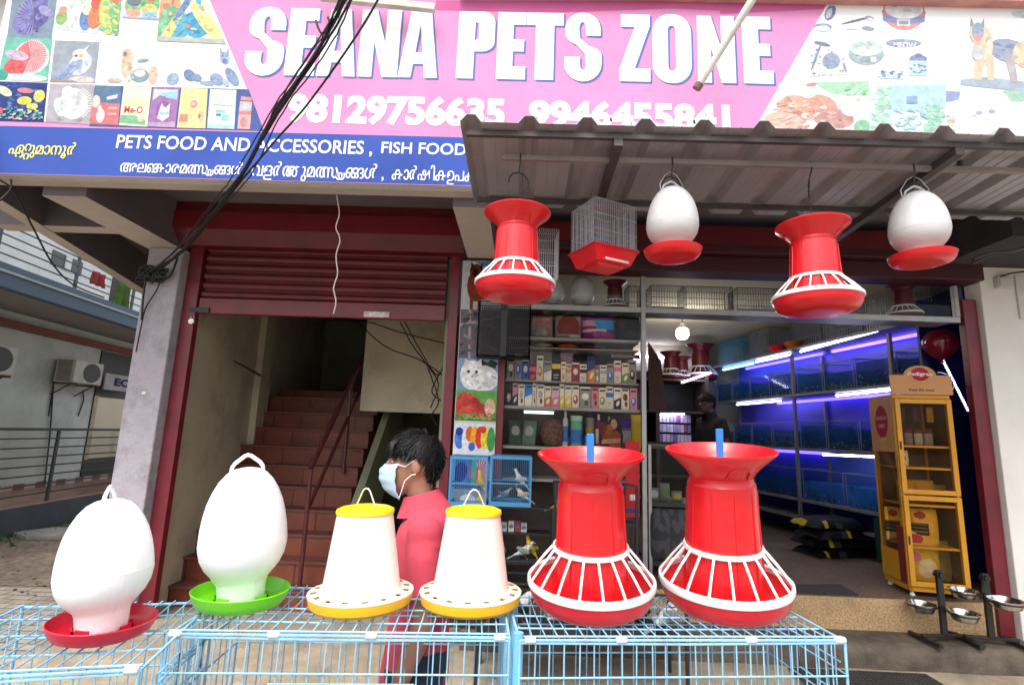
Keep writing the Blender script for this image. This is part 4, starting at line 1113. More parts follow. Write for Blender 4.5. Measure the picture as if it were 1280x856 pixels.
NL, NR = onz(210, 793, ZC), onz(637, 798, ZC)
ang = math.atan2(NR.y - NL.y, NR.x - NL.x)
W1 = (NR - NL).length
DP1 = (onz(634, 737, ZC) - NR).length
wire_cage('long pale blue wire cage under the green drinker and both yellow feeders', NL, ang, W1, DP1, (.02, .30, .585, .97))
ML, MR = onz(650, 801, ZC), onz(1056, 801, ZC)
ang2 = math.atan2(MR.y - ML.y, MR.x - ML.x)
W2 = (MR - ML).length
DP2 = (onz(988, 748, ZC) - MR).length
wire_cage('long pale blue wire cage carrying the two standing red hopper feeders', ML, ang2, W2, DP2, (.03, .30, .70, .985))
LR = onz(174, 838, ZC)
a3 = math.radians(13)
LL = LR - Vector((math.cos(a3), math.sin(a3), 0)) * .46
wire_cage('shorter pale blue wire cage turned askew under the crimson dish drinker', LL, a3, .46, .44, (.97,))
# the stand that carries the cages
st = thing('cage_stand', 'low pale blue steel stand with tubular posts carrying the wire cages', 'stand', (0, 1.4, 0))
zt2 = ZC - HC - .02
for p, top in ((onz(650, 801, ZC) + Vector((-.004, .012, 0)), ZC + .015), (onz(650, 801, ZC) + Vector((-.02, DP2 - .02, 0)), ZC - .02), (NL + Vector((.0, .0, 0)), zt2), (MR, zt2), (MR + Vector((-.03, DP2, 0)), zt2), (NL + Vector((-.03, DP1, 0)), zt2), (LL + Vector((.03, .03, 0)), zt2), (LL + Vector((-.05, .40, 0)), zt2)):
    MB().use(m_bluepost).tube([(p.x, p.y, .004), (p.x, p.y, top)], .0125, 12).build('post', None, st, world=True, smooth=40)
mb = MB().use(m_bluepost)
for yy in (1.03, 1.2, 1.62):
    mb.beam((-1.25, yy, zt2 - .012), (.88, yy + .03, zt2 - .012), .03, .02)
mb.build('rail', None, st, world=True)
# ---------------------------------------------------------------- drinkers and feeders standing on the cages
def on_cage(px_, py_, h): 
    p = onz(px_, py_, ZC + .003 + h)
    return (p.x, p.y, ZC + .004)
def fit(loc, wpx, wid): return wpx * loc[1] / FPX / wid / 1.02
l = on_cage(130, 769, .043); egg_drinker('white egg drinker in a crimson dish on the askew wire cage', l, m_crim, rotz=1.93, scale=fit(l, 110, .265), zs=1.07, tilt=(0, .035), lean=-.15)
l = on_cage(302, 736, .043); egg_drinker('white egg drinker in a lime green dish on the long cage', l, m_green, rotz=.15, scale=fit(l, 109, .265), zs=1.11, tilt=(0, .015), lean=-.095)
l = on_cage(452, 741, .033); yellow_feeder('cream cone feeder with yellow lid beside the lime green drinker', l, rotz=-.35, scale=fit(l, 123, .297), zs=1.08, tilt=(0, -.03))
l = on_cage(588.5, 741, .033); yellow_feeder('cream cone feeder with yellow lid beside a standing red feeder', l, rotz=.1, scale=fit(l, 121, .297), zs=1.08, tilt=(0, -.01))
l = on_cage(739, 722, .078); red_feeder('red hopper feeder with blue strip standing beside a cream cone feeder', l, rotz=.05, stick=True, scale=fit(l, 152, .378), tilt=(.12, -.03), zs=1.06)
l = on_cage(905, 724, .078); red_feeder('red hopper feeder with blue strip standing at the open cage end', l, rotz=.12, stick=True, scale=fit(l, 151, .378), tilt=(.12, -.045), zs=1.10)
# ---------------------------------------------------------------- display window of the shop
m_glass = glass_mat('clear_shop_glass')
dw = thing('display_window', 'shop display window with aluminium posts, glass panes and open shelves', 'display window', (.3, 4.0, .45))
def X4(px, py=450, y=4.0): return at(px, py, y).x
def Z4(py, px=700, y=4.0): return at(px, py, y).z
xP, xM, xE = X4(627, 450), X4(804, 450), X4(1194, 380)
ztr, ztp = Z4(381), Z4(343)
for nm, x, wd, z0, z1, mt in (('frame_post', xM, .035, (ZF + .002), ztp, m_alu), ('frame_post', xE, .03, ztr, ztp, m_alu), ('frame_post', xP, .06, (ZF + .002), ztp, m_maroon2)):
    MB().use(mt).box2((x - wd / 2, 3.98, z0), (x + wd / 2, 4.02, z1)).build(nm, None, dw, world=True, bevel=.003)
MB().use(m_alu).box2((xP + .033, 3.985, ztr - .045), (xE + .016, 4.03, ztr)).build('transom', None, dw, world=True, bevel=.003)
MB().use(m_alu).box2((xP + .033, 4.032, ztr - .03), (xM + .02, 4.42, ztr - .012)).build('shelf', None, dw, world=True)
MB().use(m_alu).box2((xM + .021, 4.032, ztr - .03), (xE + .016, 4.24, ztr - .012)).build('shelf', None, dw, world=True)
m_shelf = M('grey_shelf_edge', (.28, .25, .23), .55, .2, var=.15)
zs1, zs2, zs2b, zs3, zs4 = Z4(421), Z4(508.5), Z4(475), Z4(559), Z4(640)
for z in (zs1, zs2, zs3):
    MB().use(m_shelf).box2((xP + .033, 4.035, z - .022), (xM - .02, 4.40, z)).build('shelf', None, dw, world=True, bevel=.002)
MB().use(m_darkwood).box2((XM + .004, 4.42, (ZF + .002)), (xM + .012, 4.46, ztr - .032)).build('back_panel', None, dw, world=True)
for x0, x1, z0, z1 in ((xP + .032, xM - .019, ztr + .002, ztp), (xM + .019, xE - .016, ztr + .002, ztp), (xP + .032, xM - .019, zs1 - .10, ztr - .047), (xP + .032, xM - .019, zs3, zs1 - .104)):
    MB().use(m_glass).poly([(x0, 4.008, z0), (x1, 4.008, z0), (x1, 4.008, z1), (x0, 4.008, z1)]).build('glass_pane', None, dw, world=True)
# ---- goods behind the top panes
sc_ = .62
for px_, nm in ((690, 'first'), (728, 'second')):
    p = at(px_, 374, 4.2)
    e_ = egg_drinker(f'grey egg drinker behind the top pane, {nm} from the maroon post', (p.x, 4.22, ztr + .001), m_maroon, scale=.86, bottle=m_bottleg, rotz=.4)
p = at(768, 374, 4.22); red_feeder('dark red hopper feeder behind the top pane over the bags', (p.x, 4.2, ztr + .001), scale=.62, mat=m_maroon)  # takes the maroon in place of the bright red plastic
p = at(1122, 382, 4.22); red_feeder('dark red hopper feeder behind the top pane over the cabinet', (p.x, 4.16, ztr + .001), scale=.7, mat=m_maroon)
m_dullwire = M('dull_cage_wire', (.2, .21, .22), .5, .5)
def stored_cage(label, x0, x1, y0, y1, z0, z1, mat=m_dullwire, tray=None, r=.0016, sp=.02, group='stored wire cages'):
    t = thing('wire_cage', label, 'cage', ((x0 + x1) / 2, (y0 + y1) / 2, z0), 0, group)
    mb = MB().use(mat)
    cx, cy = (x0 + x1) / 2, (y0 + y1) / 2
    n = max(4, int((x1 - x0) / sp)); m_ = max(3, int((y1 - y0) / sp))
    for y in (y0, y1):
        wire_face(mb, (x0 - cx, y - cy, 0), (x1 - x0, 0, 0), (0, 0, z1 - z0), n, 4, r, 4, r * 2)
    for x in (x0, x1):
        wire_face(mb, (x - cx, y0 - cy, 0), (0, y1 - y0, 0), (0, 0, z1 - z0), m_, 4, r, 4, r * 2)
    wire_face(mb, (x0 - cx, y0 - cy, z1 - z0), (x1 - x0, 0, 0), (0, y1 - y0, 0), n, 3, r, 4, r * 2)
    mb.build('wire_body', None, t)
    if tray:
        MB().use(tray).box((0, 0, .012), (x1 - x0, y1 - y0, .024)).build('tray', None, t, bevel=.004)
    return t
stored_cage('stored grey wire cage behind the top pane, next to the window post', X4(784, 360, 4.1), X4(801, 360, 4.1), 4.05, 4.22, ztr + .002, ztr + .19)
stored_cage('stored grey wire cage behind the pane, just past the window post', X4(812, 360, 4.1), X4(852, 360, 4.1), 4.05, 4.22, ztr + .002, ztr + .2, tray=M('dark_tray', (.03, .03, .035), .5))
stored_cage('stored grey wire cage behind the pane between two hanging drinkers', X4(855, 360, 4.1), X4(912, 360, 4.1), 4.05, 4.22, ztr + .002, ztr + .2)
stored_cage('stored grey wire cage with blue tray behind the pane, half behind the red feeder', X4(918, 360, 4.1), X4(992, 360, 4.1), 4.05, 4.22, ztr + .002, ztr + .2, tray=M('blue_tray', (.02, .16, .42), .4))
# ---- food bags
def bag(label, loc, wd, ht, dp, art, rotz=0, cat='food bag', group=None, lean=0.0, name='food_bag', nu=34, nv=42):
    """pillow bag; art(u, v) gives the ink of each patch of the front"""
    mb = MB()
    def sh(u, v, s):
        e = (1 - abs(2 * u - 1) ** 2.6) * (1 - abs(2 * v - 1) ** 3.2)
        pinch = 1 - .07 * abs(2 * v - 1) ** 4
        n = noise.noise(Vector((u * 4 + loc[0] * 9, v * 4, s * 2.3))) * .10
        return Vector(((u - .5) * wd * pinch, s * (-dp / 2) * (e ** .55 if e > 0 else 0) * (1 + n), v * ht))
    for s in (1, -1):
        vs = [sh(i / nu, j / nv, s) for j in range(nv + 1) for i in range(nu + 1)]
        o = len(mb.v)
        mb.v += [tuple(p) for p in vs]
        for j in range(nv):
            for i in range(nu):
                mb.use(PC(art((i + .5) / nu, (j + .5) / nv), .3))
                mb.f.append([o + j * (nu + 1) + i, o + j * (nu + 1) + i + 1, o + (j + 1) * (nu + 1) + i + 1, o + (j + 1) * (nu + 1) + i]); mb.m.append(mb.cur)
    o = mb.build(name, smooth=70)
    o.location = loc; o.rotation_euler = (lean, 0, rotz)
    return tag(o, label, cat, group)
def ein(u, v, cx, cy, rx, ry): return ((u - cx) / rx) ** 2 + ((v - cy) / ry) ** 2 < 1
def a_pinkwhite(u, v): return '#7d6a5c' if ein(u, v, .5, .25, .42, .28) and not ein(u, v, .5, .2, .26, .18) else '#b05050' if .55 < v < .72 and .1 < u < .9 else '#8a2f33' if v > .8 else '#8b7d72'
def a_dome(u, v): return '#7a2a1c' if ein(u, v, .5, .45, .44, .52) and v > .18 else '#b9ac98' if u > .55 and v < .2 else '#8e8478'
def a_purple(u, v): return '#8a1f6c' if ein(u, v, .5, .05, .55, .3) else '#1f86c0' if .42 < v < .8 and u > .45 - .3 * (v - .42) else '#c8a8a0' if .3 < v < .42 and u < .75 else '#c77f92' if .55 < v < .78 and u < .42 else '#6c1a66'
def a_blackbag(u, v): return '#3a1018' if ein(u, v, .2, .7, .12, .3) else '#2b2b2e' if ein(u, v, .6, .25, .3, .15) else '#0e0d10'
for px0, px1, ptop, art, lb in ((664, 691, 391, a_pinkwhite, 'pale brown and red food bag standing beside the dome print bag'), (694, 727, 384, a_dome, 'grey food bag with a big brown dome print on the upper shelf'), (728, 768, 384, a_purple, 'bright purple and blue food bag on the upper shelf'), (770, 801, 390, a_blackbag, 'black food bag at the shelf end against the window post')):
    p0, p1 = at(px0, 419, 4.12), at(px1, 419, 4.12)
    bag(lb, ((p0.x + p1.x) / 2, 4.14, zs1 + .001), p1.x - p0.x, min(ztr - .05, at(700, ptop, 4.12).z) - zs1 - .002, .12, art)
# flat packets lying under the upper shelf
for px0, px1, col, lb in ((668, 692, '#8a7c4a', 'flat straw coloured packet lying under the upper shelf'), (696, 724, '#a23a2c', 'flat red packet lying under the upper shelf'), (728, 757, '#5e1745', 'flat plum packet lying under the upper shelf')):
    p0, p1 = at(px0, 432, 4.15), at(px1, 432, 4.15)
    z = zs1 - .024 - .052
    bag(lb, ((p0.x + p1.x) / 2, 4.16, z + .004), p1.x - p0.x, .042, .14, (lambda c: lambda u, v: c if ein(u, v, .45, .5, .4, .4) else '#4a3c34')(col), cat='packet', name='packet', nu=20, nv=10)
MB().use(m_shelf).box2((xP + .033, 4.06, zs1 - .085), (xM - .02, 4.36, zs1 - .077)).build('shelf', None, dw, world=True)
MB().use(m_shelf).box2((xP + .033, 4.06, zs2b - .012), (xM - .02, 4.36, zs2b - .003)).build('shelf', None, dw, world=True)
# ---- cartons in two rows
def carton(label, x0, x1, y, z0, ht, dp, base, arts, group, seed):
    mb = MB().use(PC(base, .55))
    w_ = x1 - x0
    mb.box((0, dp / 2, ht / 2), (w_, dp, ht))
    picture(mb, [(-w_ / 2, -.0006, ht), (w_ / 2, -.0006, ht), (w_ / 2, -.0006, 0), (-w_ / 2, -.0006, 0)], None, arts, (0, -1, 0), seed)
    o = mb.build('carton')
    o.location = ((x0 + x1) / 2, y, z0); o.rotation_euler = (0, 0, math.radians(RND.uniform(-2.5, 2.5)))
    return tag(o, label, 'carton', group)
CN = {'white': '#b9ac9c', 'pink': '#a86a74', 'blue': '#2f63a4', 'red': '#8e2c38', 'black': '#1c1819', 'cream': '#b3a584', 'grey': '#77736e', 'mauve': '#a58a92', 'navy': '#27315a'}
AC = {'orange': '#b4652c', 'red': '#93303a', 'blue': '#2e5a9e', 'yellow': '#b99a3c', 'green': '#5c7a3e', 'brown': '#5b3020', 'pink': '#b0607a', 'dark': '#2a2524', 'grey': '#8a8480', 'white': '#c2b8aa'}
CN = {k: tuple(min(.9, round(x * 1.65, 3)) for x in hexc(c)) for k, c in CN.items()}
AC = {k: tuple(min(.9, round(x * 1.65, 3)) for x in hexc(c)) for k, c in AC.items()}
def art_for(ac, r):
    a = AC[ac]; k = r.randrange(5)
    L = [('p', [(.12, .1), (.88, .1), (.88, .18), (.12, .18)], AC['dark'])]
    if k == 0: L += [('e', .5, .62, .34, .2, 0, a), ('e', .45, .58, .15, .1, 0, AC['white'])]
    elif k == 1: L += [('p', [(0, .28), (1, .28), (1, .48), (0, .48)], a), ('p', [(.2, .7), (.8, .7), (.8, .76), (.2, .76)], AC['grey']), ('p', [(.2, .82), (.7, .82), (.7, .86), (.2, .86)], AC['grey'])]
    elif k == 2: L += [('p', [(0, .6), (1, .45), (1, 1), (0, 1)], a), ('e', .55, .72, .2, .14, 20, AC['white'])]
    elif k == 3: L += [('p', [(0, 0), (1, 0), (1, .07), (0, .07)], a), ('e', .5, .45, .3, .16, 0, a), ('e', .6, .75, .18, .12, 0, AC['brown'])]
    else: L += [('p', [(.1, .3), (.9, .3), (.9, .36), (.1, .36)], a), ('p', [(.1, .42), (.6, .42), (.6, .46), (.1, .46)], AC['grey']), ('e', .5, .74, .26, .16, 0, a)]
    return L
low = [('black', 'grey', 8), ('pink', 'dark', 7), ('white', 'grey', 8), ('blue', 'white', 9), ('white', 'grey', 5), ('white', 'grey', 10), ('white', 'orange', 8), ('mauve', 'pink', 10), ('white', 'yellow', 6), ('white', 'yellow', 9), ('white', 'red', 9), ('grey', 'white', 14), ('pink', 'red', 9), ('cream', 'green', 9), ('white', 'blue', 9), ('white', 'dark', 9), ('white', 'brown', 10), ('pink', 'blue', 9)]
up = [('grey', 'white', 9), ('grey', 'blue', 8), ('blue', 'white', 8), ('red', 'pink', 8), ('white', 'orange', 8), ('grey', 'white', 9), ('black', 'yellow', 10), ('white', 'orange', 6), ('cream', 'orange', 6), ('red', 'white', 9), ('white', 'dark', 8), ('navy', 'orange', 9), ('grey', 'white', 5), ('white', 'grey', 8), ('grey', 'blue', 8), ('white', 'pink', 8), ('cream', 'green', 8), ('grey', 'brown', 9)]
for row, lst, z, hmax, tp in (('lower', low, zs2 + .001, zs2b - .014 - zs2, None), ('upper', up, zs2b - .002, .178, None)):
    tot = sum(c[2] for c in lst); x = xP + .038; W_ = (xM - .024) - x
    for i, (c, a, wpx) in enumerate(lst):
        w_ = W_ * wpx / tot
        h_ = hmax * RND.uniform(.86, .98) if row == 'lower' else hmax * RND.uniform(.78, 1.22)
        carton(f'{c} carton with {a} print, {ORD[i]} from the maroon post in the {row} carton row', x + .002, x + w_ - .002, 4.10 + RND.uniform(0, .03), z, h_, .09, CN[c], art_for(a, RND), f'{row} row of cartons', i)
        x += w_
# wire basket front above the cartons and hanging cards
for px0, px1, py0, py1, c1, lb in ((662, 690, 437, 466, '#8c7f7c', 'pale grey blister card hanging above the cartons'), (700, 716, 440, 462, '#9b6d76', 'dusty pink card hanging above the cartons'), (762, 800, 431, 447, '#5c2433', 'dark pink header card with lettering rows above the cartons')):
    p0, p1 = at(px0, py1, 4.2), at(px1, py0, 4.2)
    mb = MB().use(PC(c1)); mb.box2((p0.x, 4.2, p0.z), (p1.x, 4.206, min(p1.z, zs1 - .09)))
    for k in range(5):
        zz = p0.z + (min(p1.z, zs1 - .09) - p0.z) * (k + .6) / 6
        mb.use(PC('#a88f8f')); mb.box2((p0.x + .01, 4.197, zz), (p0.x + (p1.x - p0.x) * RND.uniform(.6, .95), 4.1995, zz + .006))
    tag(mb.build('card'), lb, 'card')
# ---- third shelf: bottles, tubs and packets
def bottle(label, px_, ptop, base, cap, rad, name='bottle', y=4.12, zs=None, prof=None):
    z0 = zs3 if zs is None else zs
    p = at(px_, 570, y); h = at(700, ptop, y).z - z0
    t = thing(name, label, name, (p.x, y, z0 + .001))
    MB().use(PC(base, .35)).lathe(prof(h, rad) if prof else [(0, 0), (rad, 0), (rad, h * .66), (rad * .8, h * .76), (rad * .36, h * .8), (rad * .36, h * .84)], 20).build('body', None, t, smooth=40)
    lc = RND.choice(['#c8bca8', '#b04038', '#3f6aa8', '#c0a040', '#7a3a5c'])
    if not prof or name == 'tub':
        MB().use(PC(lc, .45)).lathe([(rad * 1.012, h * .14), (rad * 1.015, h * .15), (rad * 1.015, h * .55), (rad * 1.012, h * .56)], 20).build('label', None, t, smooth=40)
    if cap:
        MB().use(PC(cap, .4)).lathe([(rad * .45, h * .83), (rad * .45, h), (0, h)] if not prof else [(rad * 1.04, h * .84), (rad * 1.04, h), (0, h)], 20).build('cap', None, t, smooth=40)
    return t
tub = lambda h, r: [(0, 0), (r * .9, 0), (r, h * .05), (r, h * .84)]
m3 = zs3
bottle('slim white spray bottle on the third shelf beside the green tub', 706, 512, '#a9a9a6', '#c2c2c0', .022)
bottle('pale green tub on the third shelf beside the slim bottle', 720, 519, '#5f9c7c', '#98b8a4', .045, 'tub', prof=tub)
bottle('white tub with dark lid standing behind the small blue box', 737, 514, '#9c968c', '#3a3a40', .036, 'tub', prof=tub, y=4.24)
bottle('reddish spray bottle with white cap beside the printed dog card', 748, 516, '#7e2f35', '#b7a8a8', .024)
bottle('reddish spray bottle with pale cap behind the printed dog card', 761, 518, '#84343a', '#b7a8a8', .024, y=4.22)
bottle('yellow can with dark band at the shelf end', 795, 515, '#a98c18', '#c0a020', .038, 'can', prof=tub)
p = at(690, 570, 4.15)
mb = MB().use(M('coconut_fibre', (.14, .065, .035), .95, var=.5, scale=40, bump=1, bscale=60)).lathe([(0, 0), (.05, .0), (.085, .04), (.095, .1), (.085, .16), (.055, .20), (0, .215)], 24, wob=lambda a, z: .05 * noise.noise(Vector((math.cos(a) * 3, math.sin(a) * 3, z * 30))))
o = mb.build('coconut_nest', smooth=60); o.location = (p.x, 4.15, zs3 + .001); tag(o, 'brown coconut fibre nest on the third shelf', 'nest')
p = at(735, 570, 4.08)
mb = MB().use(PC('#2d7fc4')); mb.box((0, 0, .045), (.05, .05, .09)); mb.use(PC('#d8e4ec')); mb.box((0, -.026, .05), (.03, .002, .03)); o = mb.build('small_box', bevel=.003); o.location = (p.x, 4.08, zs3 + .001); tag(o, 'small bright blue box on the third shelf', 'box')
p = at(712, 570, 4.16); mb = MB().use(PC('#214c78')); mb.box((0, 0, .04), (.21, .14, .08)); mb.use(PC('#163554')); mb.box((0, 0, .083), (.215, .145, .006)); o = mb.build('storage_box', bevel=.004); o.location = (p.x, 4.19, zs3 + .001); tag(o, 'flat dark blue storage box under the green tub', 'box')
for px_, rz, c, lb in ((644, .3, '#3c4a40', 'dark grey green packet leaning on the third shelf by the post'), (660, -.25, '#5a6a5c', 'pale grey green packet leaning beside the coconut nest')):
    p = at(px_, 570, 4.14)
    bag(lb, (p.x, 4.14, zs3 + .004), .11, .2, .03, (lambda c: lambda u, v: '#8d948a' if ein(u, v, .5, .55, .3, .2) else c)(c), rotz=rz, lean=-.25, cat='packet', name='packet')
p = at(700, 515, 4.3); mb = MB().use(M('shelf_tube_on', (.9, .95, 1), .4, emit=(.85, .95, 1), estr=1.2)); mb.tube([(at(655, 517, 4.3).x, 4.3, zs2 - .035), (at(692, 517, 4.3).x, 4.3, zs2 - .035)], .011, 8)
tag(mb.build('tube_lamp'), 'short lit tube lamp under the carton shelf', 'lamp')
# printed dog card
p = at(763, 573, 4.04)
mb = MB()
mb.use(PC('#5a2430')); mb.box((0, .004, .10), (.15, .006, .20))
picture(mb, [(-.075, 0, .25), (.085, 0, .25), (.085, 0, 0), (-.075, 0, 0)], None, [('p', [(.3, .25), (.5, .05), (.72, .0), (.9, .2), (1, .6), (.95, 1), (.6, 1), (.1, 1), (.0, .75)], '#241a18'), ('e', .62, .25, .13, .15, 0, '#b58a72'), ('p', [(.45, .5), (.7, .42), (.9, .55), (.9, 1), (.4, 1)], '#7a3a26'), ('e', .34, .48, .2, .24, 20, '#8e4a22'), ('e', .3, .66, .16, .12, 0, '#7a3c1c'), ('e', .22, .45, .08, .2, 20, '#6a3014'), ('p', [(.12, .72), (.9, .66), (.88, .8), (.1, .86)], '#a87458'), ('e', .57, .24, .02, .02, 0, '#2a1a16'), ('e', .66, .24, .02, .02, 0, '#2a1a16'), ('e', .62, .33, .04, .015, 0, '#7c2f30')], (0, -1, 0), 3, .0006)
o = mb.build('display_card', fixn=False); o.location = (p.x, 4.05, zs3 + .001); o.scale = (1.15, 1, 1.0); tag(o, 'printed card of a dark haired woman hugging a brown dog', 'card')
p = at(782, 560, 4.22); bag('white packet with painted purple glare standing behind the yellow can', (p.x, 4.22, zs3 + .002), .14, .24, .05, lambda u, v: '#4a2a8c' if v > .7 else '#a8a0a0' if .2 < v < .6 else '#6c5a78', cat='packet', name='packet')  # purple glare put into the packet's top and lower bands
# red board beside the mullion
p0, p1 = at(782, 646, 3.95), at(799, 572, 3.95)
mb = MB().use(PC('#b02a30')); mb.box2((p0.x, 3.95, p0.z), (p1.x, 3.965, p1.z + .12)); mb.use(PC('#33406f')); mb.box2((p0.x + .002, 3.9475, p0.z + .03), (p1.x - .002, 3.9495, p0.z + .06)); mb.use(PC('#d8c8c0')); mb.box2((p0.x + .03, 3.9475, p0.z + .12), (p1.x - .02, 3.9495, p0.z + .16))
tag(mb.build('advert_board'), 'narrow red advert board with blue stripe against the window post', 'board')
# ---------------------------------------------------------------- printed banner on the pier
bn = thing('wall_banner', 'tall printed banner of pet pictures on the pier beside the shutter', 'banner', tuple(at(594, 640, 3.96)))
bx0, bx1 = X4(569, 520, 3.965), X4(620, 520, 3.965)
MB().use(M('banner_backing', (.5, .5, .5), .7)).box2((bx0 - .005, 3.966, .5), (bx1, 3.975, Z4(326, 595, 3.965))).build('backing', None, bn, world=True)
def bpic(name, py0, py1, bgc, shapes, seed, fx0=0.0, fx1=1.0):
    z0, z1 = Z4(py1, 595, 3.965), Z4(py0, 595, 3.965)
    a_, b_ = bx0 + (bx1 - bx0) * fx0, bx0 + (bx1 - bx0) * fx1
    mb = MB(); picture(mb, [(a_, 3.965, z1), (b_, 3.965, z1), (b_, 3.965, z0), (a_, 3.965, z0)], bgc, shapes, (0, -1, 0), seed)
    mb.build(name, None, bn, world=True, fixn=False)
bpic('dog_picture', 327, 387, '#b8b8bc', [('p', [(.3, 0), (1, 0), (1, .12), (.5, .1)], '#4c7fb4'), ('e', .36, .5, .24, .34, 0, '#7a3417'), ('e', .34, .2, .17, .15, 0, '#6b2c16'), ('p', [(.2, .2), (.2, .0), (.32, .14)], '#33160e'), ('p', [(.4, .14), (.5, .02), (.5, .2)], '#33160e'), ('e', .32, .24, .07, .1, 0, '#1d1010'), ('p', [(.2, .6), (.3, .6), (.3, 1), (.22, 1)], '#7a3517'), ('p', [(.4, .6), (.52, .6), (.5, 1), (.42, 1)], '#803a1b'), ('e', .6, .6, .2, .2, 20, '#74321a')], 31)
bpic('tank_room_picture', 387, 448, '#6d6670', [('p', [(0, .3), (1, .1), (1, .16), (0, .36)], '#a49ca4'), ('p', [(.2, 0), (.26, 0), (.3, 1), (.24, 1)], '#a8a0a6'), ('p', [(.1, .5), (1, .8), (1, .86), (.1, .56)], '#928a92'), ('n', 40, ['#5a6a54', '#4c444e', '#7c6a70', '#8a8288'], (0, 0, 1, 1), (.04, .09))], 32)
bpic('cat_picture', 448, 488, '#7f96b4', [('n', 20, ['#2e3a2a', '#3c4a34'], (.4, 0, 1, .35), (.06, .12)), ('e', .62, .62, .42, .42, 0, '#d6d8da'), ('e', .36, .52, .3, .46, 0, '#e2e2e0'), ('p', [(.12, .3), (.18, .0), (.34, .16)], '#d8d6d4'), ('p', [(.4, .14), (.58, .0), (.6, .3)], '#d8d6d4'), ('e', .27, .42, .04, .05, 0, '#2c3a60'), ('e', .47, .42, .04, .05, 0, '#2c3a60'), ('e', .37, .57, .03, .03, 0, '#b08a88')], 33)
bpic('rooster_picture', 488, 526, '#5f9a4c', [('p', [(0, .8), (1, .74), (1, 1), (0, 1)], '#3f7a30'), ('e', .14, .45, .15, .4, 10, '#b4403a'), ('e', .44, .55, .2, .36, -10, '#b23a36'), ('e', .62, .66, .18, .24, 0, '#a83c38'), ('e', .84, .55, .13, .3, 0, '#c8a890'), ('e', .3, .7, .2, .2, 0, '#c25048'), ('e', .34, .2, .07, .12, 0, '#c44a44'), ('n', 40, ['#4c8c3c', '#6aa854', '#c86a60'], (0, .7, 1, 1), (.03, .06))], 34)
bpic('parrot_flock_picture', 529, 568, '#c6ccd2', [('e', .14, .5, .13, .34, 0, '#4a6fc0'), ('e', .12, .28, .09, .14, 0, '#273a8a'), ('e', .28, .55, .09, .4, 0, '#d4d8dc'), ('e', .38, .35, .1, .25, 0, '#c8622a'), ('e', .5, .4, .1, .3, 0, '#d8a02a'), ('e', .62, .45, .1, .36, 0, '#c4392c'), ('e', .74, .45, .09, .4, 0, '#dcc23a'), ('e', .9, .5, .1, .4, 0, '#3f8a4a'), ('e', .44, .75, .08, .14, 0, '#3c5ab0'), ('e', .7, .2, .08, .12, 0, '#c83c30')], 35)
bpic('fish_picture', 569, 612, '#3f6aa8', [('e', .2, .5, .16, .3, 10, '#2a2a7a'), ('e', .7, .5, .28, .36, 0, '#c04a5a'), ('r', .66, .5, .3, .4, -110, 110, 16, '#d8a0a8'), ('p', [(.48, 0), (.6, 0), (.56, 1), (.46, 1)], '#4a9a8a')], 36)
MB().use(m_shelf).box2((xP + .033, 4.06, Z4(600) - .02), (xM - .02, 4.40, Z4(600))).build('shelf', None, dw, world=True)
bpic('bird_picture', 612, 640, '#8a9098', [('e', .4, .5, .2, .3, 0, '#c8ccd0'), ('e', .75, .5, .15, .3, 20, '#d0b84a')], 37)
# ---------------------------------------------------------------- caged birds in front of the display
def bird(label, loc, rotz, body, head, wing, sc=1.0, group=None, tilt=0.0):
    t = MB()
    rings = []
    path = [(-.085, .0, .004), (-.05, .012, .012), (-.025, .022, .022), (0, .03, .028), (.022, .042, .026), (.038, .058, .0195), (.048, .071, .0165), (.058, .079, .0145), (.066, .079, .008), (.071, .078, .002)]
    for x, z, r in path:
        rings.append([Vector((x, r * math.cos(a) * .9, z + r * math.sin(a))) for a in [2 * math.pi * k / 12 for k in range(12)]])
    t.use(PC(body)); n0 = len(t.m); t.loft(rings)
    ih = PC(head)
    t.use(ih); hi = t.cur
    for q in range(n0, len(t.m)):
        if min(v for v in (t.v[i][0] for i in t.f[q])) > .034: t.m[q] = hi
    o = t.build('bird', smooth=70)
    o.location = loc; o.rotation_euler = (0, tilt, rotz); o.scale = (sc,) * 3
    tag(o, label, 'bird', group)
    for s in (-1, 1):
        MB().use(PC(wing)).sphere((-.012, s * .024, .032), (.045, .006, .017), 10, Matrix.Rotation(.35, 3, 'Y')).build('wing', None, o, smooth=70)
        MB().use(m_black).sphere((.060, s * .0125, .083), .0025, 6).build('eye', None, o)
        MB().use(PC('#a0685a')).tube([(.008, s * .01, .004), (.01, s * .011, -.022), (.022, s * .013, -.024)], .002, 4).build('leg', None, o)
    MB().use(PC('#c8905a')).tube([(.068, 0, .079), (.078, 0, .074), (.081, 0, .068)], [.006, .004, .001], 6).build('beak', None, o)
    MB().use(PC(wing)).beam((-.075, 0, .002), (-.125, 0, -.02), .016, .004).build('tail', None, o)
    return o
m_bcage = M('blue_cage_paint', (.05, .22, .42), .45, var=.15)
